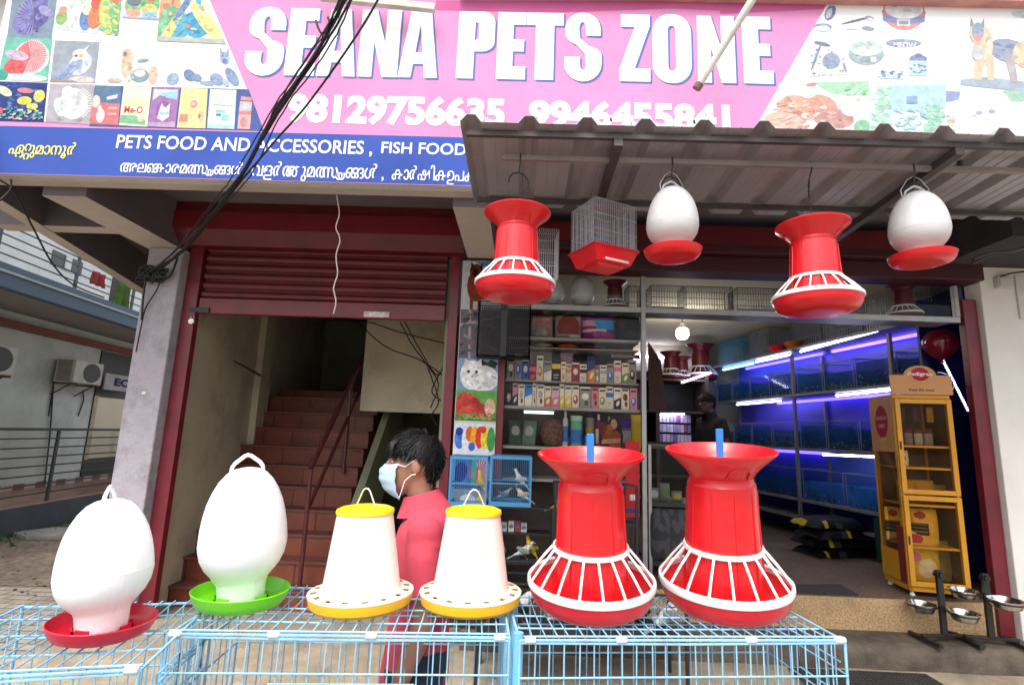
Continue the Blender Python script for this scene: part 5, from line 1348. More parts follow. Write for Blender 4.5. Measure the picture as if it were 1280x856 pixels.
def small_cage(label, px0, px1, py0, py1, y, dp):
    p0, p1 = at(px0, py1, y), at(px1, py0, y)
    wd, ht = p1.x - p0.x, p1.z - p0.z
    t = thing('bird_cage', label, 'bird cage', ((p0.x + p1.x) / 2, y, p0.z), 0, 'blue bird cages by the banner')
    mb = MB().use(m_bcage)
    for z, h in ((.015, .03), (ht - .012, .02), (ht * .45, .008)):
        for yy in (0, dp):
            mb.box((0, yy, z), (wd, .008, h))
        for xx in (-wd / 2, wd / 2):
            mb.box((xx, dp / 2, z), (.008, dp + .008, h))
    for xx in (-wd / 2, wd / 2):
        for yy in (0, dp):
            mb.box((xx, yy, ht / 2), (.014, .014, ht))
    mb.box((0, dp / 2, .006), (wd, dp, .008))
    mb.build('frame', None, t)
    mb = MB().use(m_bcage)
    for yy in (0, dp):
        wire_face(mb, (-wd / 2, yy, .02), (wd, 0, 0), (0, 0, ht - .03), int(wd / .014), 1, .0011)
    for xx in (-wd / 2, wd / 2):
        wire_face(mb, (xx, 0, .02), (0, dp, 0), (0, 0, ht - .03), int(dp / .014), 1, .0011)
    wire_face(mb, (-wd / 2, 0, ht), (wd, 0, 0), (0, dp, 0), int(wd / .014), 1, .0011)
    mb.build('bars', None, t)
    MB().use(m_darkwood).tube([(-wd / 2, dp * .5, ht * .36), (wd / 2, dp * .5, ht * .36)], .006, 6).build('perch', None, t)
    return t, p0, p1
for px0, px1, lb, bl in ((561, 609, 'small blue bird cage in front of the banner holding a yellow bird', [(600, 601, 2.3, '#c9a52c', '#d8b838', '#b08a22', 'yellow canary perched in the blue cage by the banner', 1.0, -.5)]),
                         (612, 664, 'small blue bird cage beside the maroon post holding white birds', [(648, 597, 2.7, '#c6c8c8', '#cfd0cc', '#aab0b4', 'upper white finch perched in the blue cage', .9, -.35), (652, 617, 2.6, '#d0c4b0', '#d2cab8', '#b6aa98', 'cream finch on the floor of the blue cage', .9, -.1), (631, 616, .4, '#8f9498', '#a0a4a6', '#6a7076', 'grey finch on the floor of the blue cage', .8, 0)])):
    t, p0, p1 = small_cage(lb, px0, px1, 571, 632, 3.72, .26)
    for bxp, byp, rz, c1, c2, c3, l2, sc, tl in bl:
        q = at(bxp, byp, 3.85)
        bird(l2, (q.x, 3.85, q.z - .03), rz, c1, c2, c3, sc, 'small caged birds', tl)
# black wire cage rack below
def cage_rack(label, x0, x1, y0, y1, zs, mat=m_black, legs=0.0, group=None):
    t = thing('cage_rack', label, 'cage rack', ((x0 + x1) / 2, (y0 + y1) / 2, legs), 0, group)
    cx, cy = (x0 + x1) / 2, (y0 + y1) / 2
    mb = MB().use(mat)
    for x in (x0, x1):
        for y in (y0, y1):
            mb.box2((x - cx - .009, y - cy - .009, 0), (x - cx + .009, y - cy + .009, zs[-1] - legs))
    for z in zs:
        for y in (y0, y1):
            mb.box2((x0 - cx, y - cy - .006, z - legs - .012), (x1 - cx, y - cy + .006, z - legs))
    mb.build('frame', None, t)
    for z in zs[:-1]:
        MB().use(M('dark_tray', (.03, .03, .035), .5)).box2((x0 - cx, y0 - cy, z - legs), (x1 - cx, y1 - cy, z - legs + .008)).build('tray', None, t)
    mb = MB().use(mat)
    for a, b in zip(zs, zs[1:]):
        n = int((x1 - x0) / .022)
        wire_face(mb, (x0 - cx, y0 - cy, a - legs), (x1 - x0, 0, 0), (0, 0, b - a), n, 3, .0011)
    wire_face(mb, (x0 - cx, y0 - cy, zs[-1] - legs), (x1 - x0, 0, 0), (0, y1 - y0, 0), int((x1 - x0) / .022), 3, .0011)
    mb.build('mesh_front', None, t)
    return t
zr = [ZT + .004, .53, .74, at(640, 633, 3.72).z - .004]
xa_, xb_ = at(562, 640, 3.74).x, at(692, 640, 3.74).x
cage_rack('black wire cage rack with birds under the small blue cages', xa_, xb_, 3.74, 3.96, zr, legs=ZT + .004)
q = at(656, 680, 3.8); bird('white finch in the black rack under the blue cages', (q.x, 3.80, .775), .3, '#c2c4c0', '#c8c8b0', '#8d9290', 1.0, 'small caged birds')
q = at(661, 668, 3.84); bird('yellow canary perched behind the white finch in the black rack', (q.x, 3.84, .80), 2.6, '#b4a030', '#c2b23a', '#8f8024', 1.0, 'small caged birds', -.5)
q = at(628, 680, 3.84); bird('yellow canary by the post in the black rack', (q.x, 3.84, .76), 1.6, '#b0982c', '#b8a634', '#8f8024', .9, 'small caged birds')
for k, (px_, c, h_) in enumerate(((630, '#9aa0a4', .06), (639, '#b8b4ae', .07), (647, '#8e3840', .075), (655, '#aab0b4', .06))):
    q = at(px_, 655, 3.84); mb = MB().use(PC(c)); mb.box((0, 0, h_ / 2), (.04, .05, h_)); mb.use(PC('#5a6a80')); mb.box((0, -.0255, h_ * .5), (.028, .002, h_ * .3)); o = mb.build('small_box')
    o.location = (q.x, 3.86, .92); tag(o, ['pale grey', 'cream', 'red', 'silver grey'][k] + ' small box on the ledge inside the black cage rack', 'box')
MB().use(m_black).box2((xa_ + .012, 3.80, .908), (xb_ - .012, 3.955, .919)).build('ledge', None, bpy.data.objects['cage_rack'], world=True)
q0, q1 = at(694, 640, 3.8).x, at(796, 640, 3.8).x
cage_rack('taller black wire cage rack behind a standing red feeder', q0, q1, 3.80, 3.97, [ZT + .004, .55, .78, 1.0, 1.27], legs=ZT + .004)
q = at(690, 600, 3.86); bird('yellow canary high in the taller black rack', (q0 + .06, 3.88, 1.085), 0.1, '#c4a828', '#ccb432', '#94821e', 1.1, 'small caged birds')
mb = MB().use(PC('#a8aeb2')); mb.box((0, 0, .05), (.14, .07, .1)); mb.use(PC('#3f6a94')); mb.box((0, -.036, .05), (.1, .002, .04)); o = mb.build('small_box'); o.location = (q0 + .1, 3.88, 1.009); tag(o, 'white box with blue print at the top of the taller black rack', 'box')
# low cages with pigeons
ZLo, ZHi = at(700, 797, 3.22).z, at(700, 737, 3.22).z
l0, l1 = at(598, 770, 3.22).x, at(858, 770, 3.22).x
cage_rack('low black cage of white pigeons on a steel stand behind the blue cages', l0, l1, 3.22, 3.58, [ZLo, ZHi], legs=ZG * .7)
for k, (px_, yy, rz, c, w_, lb) in enumerate(((612, 3.36, 2.8, '#c9c6bf', '#b8b4ac', 'white pigeon at the post end of the low black cage'), (648, 3.42, .5, '#cfccc6', '#2a2a2c', 'white pigeon with black wings in the low black cage'), (690, 3.34, 3.4, '#d2cec8', '#c4bfb8', 'white pigeon below the standing red feeder'), (727, 3.44, .2, '#bcb8b2', '#54504e', 'grey winged pigeon in the low black cage'), (795, 3.38, 2.6, '#1d1c1f', '#232226', 'black pigeon in the low black cage'), (835, 3.4, .6, '#cfcbc4', '#8d8986', 'white pigeon with grey wings at the shop end of the low cage'))):
    q = at(px_, 790, yy); bird(lb, (q.x, yy, ZLo + .05), rz, c, c, w_, 1.5 + .15 * (k % 2), 'pigeons in the low cage')
# black mesh crate hanging by the banner
p0, p1 = at(596, 444, 3.78), at(663, 388, 3.78)
t = thing('mesh_crate', 'black plastic mesh crate hanging below the red hopper feeder', 'crate', ((p0.x + p1.x) / 2, 3.78, p0.z))
w_, h_ = p1.x - p0.x, p1.z - p0.z + .06
mb = MB().use(m_black)
for yy in (0, .14):
    wire_face(mb, (-w_ / 2, yy, 0), (w_, 0, 0), (0, 0, h_), 26, 22, .0026, 4, .006)
for xx in (-w_ / 2, w_ / 2):
    wire_face(mb, (xx, 0, 0), (0, .14, 0), (0, 0, h_), 8, 18, .0026, 4, .006)
wire_face(mb, (-w_ / 2, 0, 0), (w_, 0, 0), (0, .14, 0), 22, 8, .0026, 4, .006)
mb.build('mesh_body', None, t)
mb = MB().use(m_black).box((.0, -.006, h_ * .42), (.045, .004, h_ * .84)); mb.build('dark_tag', None, t)
MB().use(m_hook).tube([(0, .07, h_), (0, .07, zq - p0.z)], .002, 5).build('hanger', None, t)
# ---------------------------------------------------------------- aquarium rack along the wall of the shop room
m_rackframe = M('grey_rack_frame', (.22, .22, .24), .5, .3, var=.15)
m_tankglass = glass_mat('tank_glass', (.93, .97, .98))
m_bluepanel = M('violet_blue_back_panel', (.08, .06, .52), .45, var=.15, scale=2)
m_bluepanel2 = M('deep_blue_back_panel', (.07, .12, .42), .45, var=.15, scale=2)
m_water = M('dark_tank_water', (.025, .11, .30), .12, var=.4, scale=5, alpha=.55)
m_waterb = M('bright_tank_water', (.05, .24, .70), .12, var=.3, scale=5, alpha=.55)
m_tubew = M('lit_white_tube', (.9, .93, 1), .4, emit=(.62, .64, 1), estr=11)
m_tubeb = M('lit_blue_tube', (.3, .4, 1), .4, emit=(.10, .06, 1), estr=2.4)
m_tubec = M('lit_cyan_tube', (.3, .6, 1), .4, emit=(.15, .45, 1), estr=7)
m_lampbody = M('lamp_cap', (.6, .6, .62), .5)
FP = at(1110, 408, 4.9)
RD = Vector((-.155, 1, 0)).normalized()         # along the rack, into the shop
RN = Vector((-RD.y, RD.x, 0))                   # towards the shop room (front of the rack)
RO = Vector((FP.x, FP.y, 0))
def K(s, d, z): 
    """s along the rack, d behind its front, height z"""
    p = RO + RD * s - RN * d
    return Vector((p.x, p.y, z))
zL = [at(985, y, 6.27).z for y in (435, 492, 559, 622)] + [.78]
S1, S2, S3 = 0.0, 1.387, 3.2
DPT = .40
rk = thing('aquarium_rack', 'tall grey steel rack of lit fish tanks along the shop wall', 'rack', tuple(K(0, 0, .45)))
def rp(name, mb, **k): return mb.build(name, None, rk, world=True, **k)
def kbox(mb, s0, s1, d0, d1, z0, z1):
    vs = [K(s, d, z) for z in (z0, z1) for s, d in ((s0, d0), (s1, d0), (s1, d1), (s0, d1))]
    return mb.add(vs, [(3, 2, 1, 0), (4, 5, 6, 7), (0, 1, 5, 4), (1, 2, 6, 5), (2, 3, 7, 6), (3, 0, 4, 7)])
for s in (S1, S2, S3):
    for d in (0, DPT):
        mb = MB().use(m_rackframe); kbox(mb, s - .016, s + .016, d - .016, d + .016, (ZF + .002), 2.66); rp('post', mb)
for z in zL:
    mb = MB().use(m_rackframe); kbox(mb, S1 - .3, S3, -.012, DPT, z - .03, z); rp('shelf', mb)
for i in range(3):
    mb = MB().use(m_bluepanel if i < 2 else m_bluepanel2); kbox(mb, S1 - .3, S3, DPT + .018, DPT + .03, zL[i + 1] + .001, zL[i] - .031); rp('back_panel', mb)
mb = MB().use(m_navy); kbox(mb, S1 - .3, S3, DPT + .018, DPT + .03, ZF + .01, zL[3] - .031); rp('back_panel', mb)
# tanks
m_weed = M('dark_water_weed', (.006, .022, .014), .7, var=.6, scale=20)
m_weed2 = M('green_water_weed', (.012, .055, .015), .6, var=.6, scale=20)
m_speck = M('pale_teal_tank_specks', (.10, .26, .30), .5, var=.5, scale=30)
m_rim = M('tank_edge_silicone', (.16, .22, .3), .4)
def tank(label, s0, s1, z0, ht, wl, water, weed, group):
    c = K((s0 + s1) / 2, .18, z0)
    t = thing('fish_tank', label, 'fish tank', tuple(c), 0, group)
    a, b = .03, DPT - .03
    mb = MB().use(m_tankglass)
    vs = [K(s, d, z) for z in (z0 + .002, z0 + ht) for s, d in ((s0, a), (s1, a), (s1, b), (s0, b))]
    mb.add(vs, [(0, 1, 5, 4), (1, 2, 6, 5), (3, 0, 4, 7)])
    mb.build('glass', None, t, world=True)
    mb = MB().use(water); kbox(mb, s0 + .006, s1 - .006, a + .006, b - .004, z0 + .006, z0 + ht * wl); mb.build('water', None, t, world=True)
    mb = MB().use(m_rim)
    for p, q in (((s0, a), (s1, a)), ((s0, a), (s0, b)), ((s1, a), (s1, b))):
        mb.beam(K(*p, z0 + ht + .002), K(*q, z0 + ht + .002), .007, .007)
    for s in (s0, s1):
        mb.beam(K(s, a - .002, z0), K(s, a - .002, z0 + ht), .006, .006)
    mb.build('rim', None, t, world=True)
    mb = MB().use(weed)
    r = random.Random(label)
    for k in range(70):
        s = r.uniform(s0 + .02, s1 - .02); h = r.uniform(.02, ht * wl * .75) * r.random() ** .5
        p = K(s, a + .001 + r.uniform(0, .004), z0 + .01 + r.uniform(0, h)); w_ = r.uniform(.006, .02)
        n_ = RN * .006
        mb.use(weed if k % 4 else m_speck)
        if k % 4 == 0: w_ *= .6
        mb.add([p + RD * w_ + n_, p + Vector((0, 0, w_ * r.uniform(.6, 2))) + n_, p - RD * w_ * r.uniform(.4, 1) + n_, p - Vector((0, 0, w_ * .6)) + n_], [(0, 1, 2, 3)])
    o = mb.build('weed', None, t, world=True, fixn=False); o['kind'] = 'stuff'
    return t
lv = ['top', 'middle', 'third']
cnt = 0
for i in range(3):
    zb_ = zL[i + 1]
    ss = [(-.28, -.03), (.04, .46), (.49, .91), (.94, 1.35), (1.43, 1.85), (1.89, 2.3), (2.33, 2.74), (2.77, 3.16)] if i < 2 else [(-.28, -.03), (.04, .70), (.74, 1.35), (1.43, 2.28), (2.32, 3.16)]
    for j, (a, b) in enumerate(ss):
        tank(f'fish tank on the {lv[i]} rack shelf, {ORD[j]} from the yellow cabinet', a, b, zb_ + .001, .30 if i < 2 else .33, (.72, .85, .62)[(i + j) % 3] if i < 2 else .62, m_water if i < 2 else (m_waterb if j in (1, 2) else m_water), m_weed2 if (i, j) in ((1, 2), (0, 2), (0, 6)) else m_weed, 'fish tanks on the rack')
def tube_lamp(label, a, b, mat, r=.0105):
    t = thing('tube_lamp', label, 'lamp', tuple((a + b) / 2), 0, 'tube lamps on the rack')
    mb = MB().use(mat).tube([a, b], r, 8); mb.build('tube', None, t, world=True, smooth=60)
    d = (b - a).normalized()
    for e, sgn_ in ((a, -1), (b, 1)):
        MB().use(m_lampbody).tube([e, e + d * sgn_ * .02], r * 1.15, 8).build('end_cap', None, t, world=True)
z = zL[0] - .06
tube_lamp('long white tube lamp under the top shelf by the yellow cabinet', K(.02, .02, z + .045), K(1.25, .02, z), m_tubew, .0115)
tube_lamp('white tube lamp under the top shelf past the grey middle post', K(1.47, .06, z), K(2.2, .06, z), m_tubew)
tube_lamp('blue tube lamp under the top shelf at the far rack end', K(2.3, .1, z), K(3.1, .1, z), m_tubec, .014)
tube_lamp('violet blue tube lamp along the top bay back panel', K(1.3, .36, z + .005), K(2.9, .36, z + .005), m_tubeb, .018)
tube_lamp('violet blue tube lamp at the back of the cabinet end top bay', K(-.25, .36, z + .005), K(1.15, .36, z + .005), M('lit_violet_tube', (.4, .3, 1), .4, emit=(.16, .09, 1), estr=2.2), .018)
z = zL[1] - .06
tube_lamp('white tube lamp under the middle shelf by the yellow cabinet', K(-.05, .03, z + .01), K(.75, .03, z), m_tubew)
tube_lamp('white tube lamp under the middle shelf past the grey post', K(1.7, .06, z), K(2.7, .06, z), m_tubew)
tube_lamp('deep blue tube lamp at the back of the middle bay', K(.3, .36, z + .005), K(2.2, .36, z + .005), m_tubeb, .018)
z = zL[2] - .06
tube_lamp('white tube lamp under the third shelf of the fish rack', K(.28, .01, z + .01), K(.98, .01, z), m_tubew)
tube_lamp('deep blue tube lamp at the far back of the third bay', K(1.3, .36, z + .005), K(2.8, .36, z + .005), m_tubeb, .018)
# LED strip on the navy wall
mb = MB().use(m_navy); kbox(mb, -.335, -.31, -.02, .72, ZF + .004, 2.9)
rp('end_panel', mb)
mb = MB()
a, b = at(1176, 446, 4.50), at(1210, 514, 4.50)
mb.use(M('led_strip_backing', (.5, .5, .55), .5)).beam(a, b, .004, .02)
mb.use(M('lit_led_strip', (.8, .8, 1), .4, emit=(.62, .66, 1), estr=6))
for k in range(22):
    p = a.lerp(b, (k + .5) / 22); mb.sphere(p - Vector((0, .008, 0)), .0065, 8)
tag(mb.build('led_strip'), 'slanting lit LED strip on the navy wall beside the cabinet', 'led strip')
# balloons
def balloon(label, p, r, mat):
    t = thing('balloon', label, 'balloon', tuple(p))
    MB().use(mat).lathe([(0, -r * 1.08), (r * .12, -r * 1.03), (r * .45, -r * .84), (r * .8, -r * .5), (r * .98, -r * .08), (r * .97, r * .25), (r * .78, r * .65), (r * .4, r * .92), (0, r)], 32).build('skin', None, t, smooth=80)
    MB().use(mat).lathe([(.004, -r * 1.06), (.014, -r * 1.06 - .018), (.004, -r * 1.06 - .012)], 10).build('knot', None, t)
balloon('shiny dark red balloon under the shop window frame', at(1176, 430, 4.40), .135, M('dark_red_balloon', (.22, .008, .03), .12, var=.1, coat=.6))
balloon('shiny teal balloon behind the yellow cabinet top', at(1168, 482, 4.50), .13, M('teal_balloon', (.01, .09, .14), .12, var=.1, coat=.6))
# things on top of the rack
def ktop(s, d): return K(s, d, zL[0] + .001)
m_bwire2 = M('blue_stored_wire', (.12, .42, .62), .4, .2)
m_palewire = M('pale_stored_wire', (.4, .42, .43), .4, .4)
def rot_cage(label, s0, s1, d0, d1, ht, mat, tray=None):
    c = K((s0 + s1) / 2, (d0 + d1) / 2, zL[0] + .001)
    t = stored_cage(label, -(s1 - s0) / 2, (s1 - s0) / 2, -(d1 - d0) / 2, (d1 - d0) / 2, 0, ht, m_palewire if mat is m_dullwire else mat, tray, .003, .03, 'cages stored on the fish rack')
    t.location = c; t.rotation_euler = (0, 0, math.atan2(RD.y, RD.x))
    return t
rot_cage('blue wire cage stored on the rack beside the cream wall', 2.45, 3.1, .03, .38, .34, m_bwire2)
rot_cage('pale wire cage with blue tray on the rack between blue cage and amber bowl', 1.85, 2.3, .03, .38, .36, m_dullwire, M('blue_tray', (.02, .16, .42), .4))
rot_cage('tall grey wire cage on the rack behind the hanging red feeder', 1.0, 1.5, .1, .39, .45, m_dullwire)
rot_cage('wide grey wire cage on the rack over the long white tube', .42, .95, .1, .39, .42, m_dullwire)
rot_cage('grey wire cage at the rack end over the yellow cabinet', -.1, .38, .1, .39, .4, m_dullwire)
for s, mat, lb in ((1.72, m_red, 'red plastic bowl on the rack edge beside the blue tray'), (1.42, M('amber_plastic', (.42, .13, .01), .35), 'amber plastic bowl on the rack edge beside the red bowl')):
    mb = MB().use(mat).lathe([(0, .008), (.07, 0), (.10, .03), (.12, .075), (.125, .08), (.115, .075), (.09, .03), (0, .02)], 28)
    o = mb.build('plastic_bowl', smooth=40); o.location = ktop(s, .07); tag(o, lb, 'bowl')
m_dkred = M('dark_red_plastic', (.12, .006, .008), .4, var=.2)  # plain darker red than the hanging and standing feeders
# far end of the shop : dark shelving with red funnels, bulb, ceiling tube
fs = thing('dark_shelving', 'dark shelving with small lit goods at the far end of the shop', 'shelving', (1.9, 7.9, .45))
def fb(name, mat, a, b): MB().use(mat).box2(a, b).build(name, None, fs, world=True)
fx0, fx1 = at(760, 500, 7.5).x, at(884, 500, 7.5).x
for z in (.55, 1.1, 1.55, 2.0, 2.46):
    fb('shelf', m_darkwood, (fx0, 7.5, z - .03), (fx1, 8.0, z))
for x in (fx0, (fx0 + fx1) / 2, fx1):
    fb('upright', m_darkwood, (x - .025, 7.49, (ZF + .002)), (x + .025, 8.0, 2.6))
fb('back_panel', m_black, (fx0, 8.01, (ZF + .002)), (fx1, 8.03, 2.62))
q = at(838, 532, 7.6)
mb = MB()
for r_ in range(3):
    for k in range(9):
        mb.use(PC(RND.choice(['#b7a8d8', '#d0c4e4', '#8a7ab8', '#e0d8e8', '#a05a78'])))
        mb.box2((at(824 + k * 4.4, 500, 7.6).x, 7.6, 1.56 + r_ * .14), (at(824 + k * 4.4 + 3.6, 500, 7.6).x, 7.7, 1.56 + r_ * .14 + .11))
tag(mb.build('jar_row', fixn=True), 'stacked rows of small pale jars on the far shelving, too many to count', 'jars', kind='stuff')
tube_lamp('short violet lit tube lamp over the jars on the far shelving', at(825, 518, 7.55), at(855, 517, 7.55), m_tubew, .012)
tube_lamp('short lit tube lamp high on the far shelving by the red funnels', at(852, 478, 7.42), at(888, 466, 7.42), m_tubew, .014)
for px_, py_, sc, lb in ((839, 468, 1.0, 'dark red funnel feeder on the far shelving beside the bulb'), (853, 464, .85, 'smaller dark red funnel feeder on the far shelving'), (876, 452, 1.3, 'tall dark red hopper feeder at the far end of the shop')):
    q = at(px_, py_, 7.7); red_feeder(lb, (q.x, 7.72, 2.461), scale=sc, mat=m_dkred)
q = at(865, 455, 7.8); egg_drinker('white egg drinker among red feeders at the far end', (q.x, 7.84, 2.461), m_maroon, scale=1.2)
m_bulb = M('lit_bulb', (1, .97, .9), .4, emit=(1, .95, .85), estr=40)
q = at(853, 416, 6.2)
lp = thing('bulb_lamp', 'bright hanging bulb lamp under the shop ceiling', 'lamp', tuple(q))
MB().use(m_bulb).lathe([(0, -.075), (.045, -.07), (.07, -.04), (.07, .03), (.05, .055)], 20, q).build('bulb', None, lp, world=True, smooth=60)
MB().use(m_lampbody).lathe([(.05, .055), (.03, .08), (.022, .12), (0, .12)], 16, q).build('lamp_holder', None, lp, world=True)
MB().use(m_cable).tube([q + Vector((0, 0, .12)), Vector((q.x, q.y, 3.12))], .006, 5).build('flex', None, lp, world=True)
a, b = at(816, 425, 7.2), at(848, 427, 7.2)
tube_lamp('long lit tube lamp on the cream wall behind the bulb', Vector((a.x, 8.45, 2.92)), Vector((b.x + .3, 8.45, 2.9)), m_tubew, .018)
# dark slanting board near the window post
a = at(818, 470, 6.8)
mb = MB().use(M('dark_brown_board', (.08, .03, .02), .6, var=.3)); mb.prism([(at(811, 480, 6).x, 6, 1.9), (at(833, 480, 6).x, 6, 1.9), (at(826, 450, 6).x, 6, at(826, 450, 6).z), (at(811, 425, 6).x, 6, at(811, 428, 6).z)], (0, .04, 0))
tag(mb.build('brown_board'), 'dark brown slanting board behind the window post', 'board')
# ---- glass counter by the window post
gc = thing('glass_counter', 'dark framed glass counter just inside the window post', 'counter', (1.4, 4.4, .45))
c0, c1 = at(811, 600, 4.35).x, at(858, 600, 4.35).x
ztc = at(820, 556, 4.3).z; zmc = at(820, 628, 4.3).z
for x in (c0, c1 + .25):
    for y in (4.32, 4.75):
        MB().use(m_alu).box2((x - .012, y - .012, (ZF + .002)), (x + .012, y + .012, ztc)).build('frame_post', None, gc, world=True)
for z in (ztc, zmc, ZF + .12):
    MB().use(m_black).box2((c0 - .012, 4.31, z - .03), (c1 + .262, 4.76, z)).build('shelf', None, gc, world=True)
MB().use(m_glass).poly([(c0, 4.30, zmc), (c1 + .25, 4.30, zmc), (c1 + .25, 4.30, ztc - .03), (c0, 4.30, ztc - .03)]).build('glass_pane', None, gc, world=True)
for k, (dx, c, h, lb) in enumerate(((.06, '#a5a096', .1, 'pale carton inside the glass counter'), (.15, '#5c6a40', .14, 'olive packet inside the glass counter'), (.25, '#a08c3c', .08, 'straw coloured packet inside the glass counter'))):
    bag(lb, (c0 + dx, 4.45, zmc + .002), .09, h, .06, (lambda c: lambda u, v: c if ein(u, v, .5, .5, .4, .3) else '#6a6a64')(c), cat='packet', name='packet')
bag('crumpled clear grey plastic sack under the glass counter', (c0 + .16, 4.32, ZF + .125), .34, zmc - ZF - .17, .1, lambda u, v: '#4a494c' if noise.noise(Vector((u * 9, v * 5, 1))) > 0 else '#37373a', cat='sack', name='plastic_sack')
# ---- sacks, board and mats on the shop floor
mb = MB().use(M('dark_green_board', (.006, .05, .035), .5, var=.2)); kbox(mb, -.3, .32, -.03, -.012, ZF + .01, zL[3] - .05)
tag(mb.build('green_board'), 'dark green board closing the foot of the fish rack', 'board')
for k, (s, z, rz, lb) in enumerate(((.64, ZF + .005, .1, 'bottom black food sack of the pile on the shop floor'), (.66, ZF + .095, -.08, 'second black food sack of the pile, yellow lettering patch'), (.61, ZF + .185, .14, 'third black food sack of the pile with yellow corner'), (.64, ZF + .275, .0, 'topmost black food sack of the pile with yellow stripes'))):
    mb = MB()
    def sk(u, v):
        e = max(0, 1 - abs(2 * u - 1) ** 3) * max(0, 1 - abs(2 * v - 1) ** 3)
        return Vector(((u - .5) * .62, (v - .5) * .38, .09 * (e ** .5) + .018 * noise.noise(Vector((u * 5, v * 5, k * 3.1)))))
    n_ = 16
    vs = [sk(i / n_, j / n_) for j in range(n_ + 1) for i in range(n_ + 1)]
    o_ = 0; mb.v = [tuple(p) for p in vs]
    for j in range(n_):
        for i in range(n_):
            u, v = (i + .5) / n_, (j + .5) / n_
            mb.use(PC('#b09a1e' if (v < .1 and .1 + .2 * k % .5 < u < .16 + .2 * k % .5) or (k == 3 and u < .07 and v > .4) else '#3a3a39' if (v < .07 and .4 < u < .5) else '#101012', .3))
            mb.f.append([j * (n_ + 1) + i, j * (n_ + 1) + i + 1, (j + 1) * (n_ + 1) + i + 1, (j + 1) * (n_ + 1) + i]); mb.m.append(mb.cur)
    mb.use(PC('#101012', .3)); mb.poly([(-.29, -.17, .004), (.29, -.17, .004), (.29, .17, .004), (-.29, .17, .004)])
    o = mb.build('food_sack', smooth=70); o.location = (K(s, -.24, 0).x, K(s, -.24, 0).y, z); o.rotation_euler = (0, 0, rz + .15)
    tag(o, lb, 'food sack', 'pile of black sacks')
p0, p1 = onz(905, 752, (ZF + .002)), onz(1086, 750, (ZF + .002))
mb = MB().use(M('dark_door_mat', (.035, .03, .028), .95, var=.4, scale=60)); 
q0_, q1_ = onz(925, 732, (ZF + .002)), onz(1050, 731, (ZF + .002))
mb.prism([(p0.x, 4.05, (ZF + .0025)), (p1.x, 4.05, (ZF + .0025)), (q1_.x, q1_.y, (ZF + .0025)), (q0_.x, q0_.y, (ZF + .0025))], (0, 0, .008))
tag(mb.build('door_mat'), 'thin dark door mat on the shop floor edge', 'mat')
mt = thing('mesh_mat', 'dark rubber mesh mat on the ground below the steps', 'mat', tuple(onz(1110, 850, .18)))
a, b = onz(1066, 841, ZG), onz(1150, 841, ZG)
a.y = min(a.y, 3.70)
mb = MB().use(M('dark_rubber', (.03, .028, .026), .9, var=.3))
y0_, y1_ = a.y - .5, a.y
for k in range(34):
    x = a.x - .4 + (b.x - a.x + .4) * k / 33
    mb.beam((x, y0_, ZG + .012), (x, y1_, ZG + .012), .008, .008)
for k in range(22):
    y = y0_ + (y1_ - y0_) * k / 21
    mb.beam((a.x - .4, y, ZG + .0122), (b.x, y, ZG + .0122), .008, .0075)
mb.build('mesh', None, mt, world=True)
# ---------------------------------------------------------------- yellow display cabinet
m_yel = M('orange_yellow_enamel', (.60, .27, .010), .4, var=.08, scale=4, dirt=(.35, .14, .01), dscale=5, damt=.4)
m_yelin = M('amber_cabinet_lining', (.16, .085, .022), .5, var=.15, scale=5)
m_amberglass = glass_mat('cabinet_glass', (.9, .85, .7))
cy = 4.06
cL, cR = at(1137, 700, cy).x, at(1206, 700, cy).x - .005
cx = (cL + cR) / 2; cw = cR - cL
cbD = .36
zb0 = (ZF + .002); zt0 = at(1170, 494, cy).z; zh = at(1170, 470, cy).z
cab = thing('display_cabinet', 'tall orange yellow glazed cabinet of pet food at the shop entrance', 'cabinet', (cx, cy, zb0), math.radians(-9))
H = zt0 - zb0; D = cbD; w2 = cw / 2
def cb(name, mat, a, b, bevel=.003): return MB().use(mat).box2(a, b).build(name, None, cab, bevel=bevel)
cb('back_panel', m_yelin, (-w2 + .01, D - .015, .05), (w2 - .01, D, H))
cb('top_panel', m_yel, (-w2, 0, H - .03), (w2, D, H))
cb('bottom_panel', m_yel, (-w2, 0, .035), (w2, D, .07))
for x in (-w2, w2 - .028):
    for y in (0, D - .028):
        cb('corner_post', m_yel, (x, y, .035), (x + .028, y + .028, H - .031))
cb('side_panel', m_yelin, (w2 - .012, .03, .071), (w2 - .004, D - .03, H - .031), None)
for x in (-w2,):
    MB().use(m_amberglass).poly([(x, .03, .07), (x, D - .03, .07), (x, D - .03, H - .03), (x, .03, H - .03)]).build('side_glass', None, cab)
zm = H * .49
for nm, z0, z1 in (('upper_door', zm + .006, H - .034), ('lower_door', .074, zm - .006)):
    mb = MB().use(m_yel)
    x0, x1 = -w2 + .004, w2 - .004
    fw = .034
    mb.box2((x0, -.022, z0), (x0 + fw, -.003, z1)).box2((x1 - fw, -.022, z0), (x1, -.003, z1)).box2((x0 + fw, -.0215, z0), (x1 - fw, -.0035, z0 + fw)).box2((x0 + fw, -.0215, z1 - fw), (x1 - fw, -.0035, z1))
    d_o = mb.build(nm, None, cab, bevel=.003)
    MB().use(m_amberglass).poly([(x0 + fw, -.012, z0 + fw), (x1 - fw, -.012, z0 + fw), (x1 - fw, -.012, z1 - fw), (x0 + fw, -.012, z1 - fw)]).build('glass_pane', None, d_o)
    MB().use(m_black).box2((x0 + .008, -.027, (z0 + z1) / 2 - .03), (x0 + .018, -.0225, (z0 + z1) / 2 + .03)).build('handle', None, d_o)
shz = [H * .235, H * .44, H * .625, H * .735]
for z in shz:
    cb('shelf', m_yel, (-w2 + .03, .004, z - .012), (w2 - .03, D - .016, z + .004), .002)
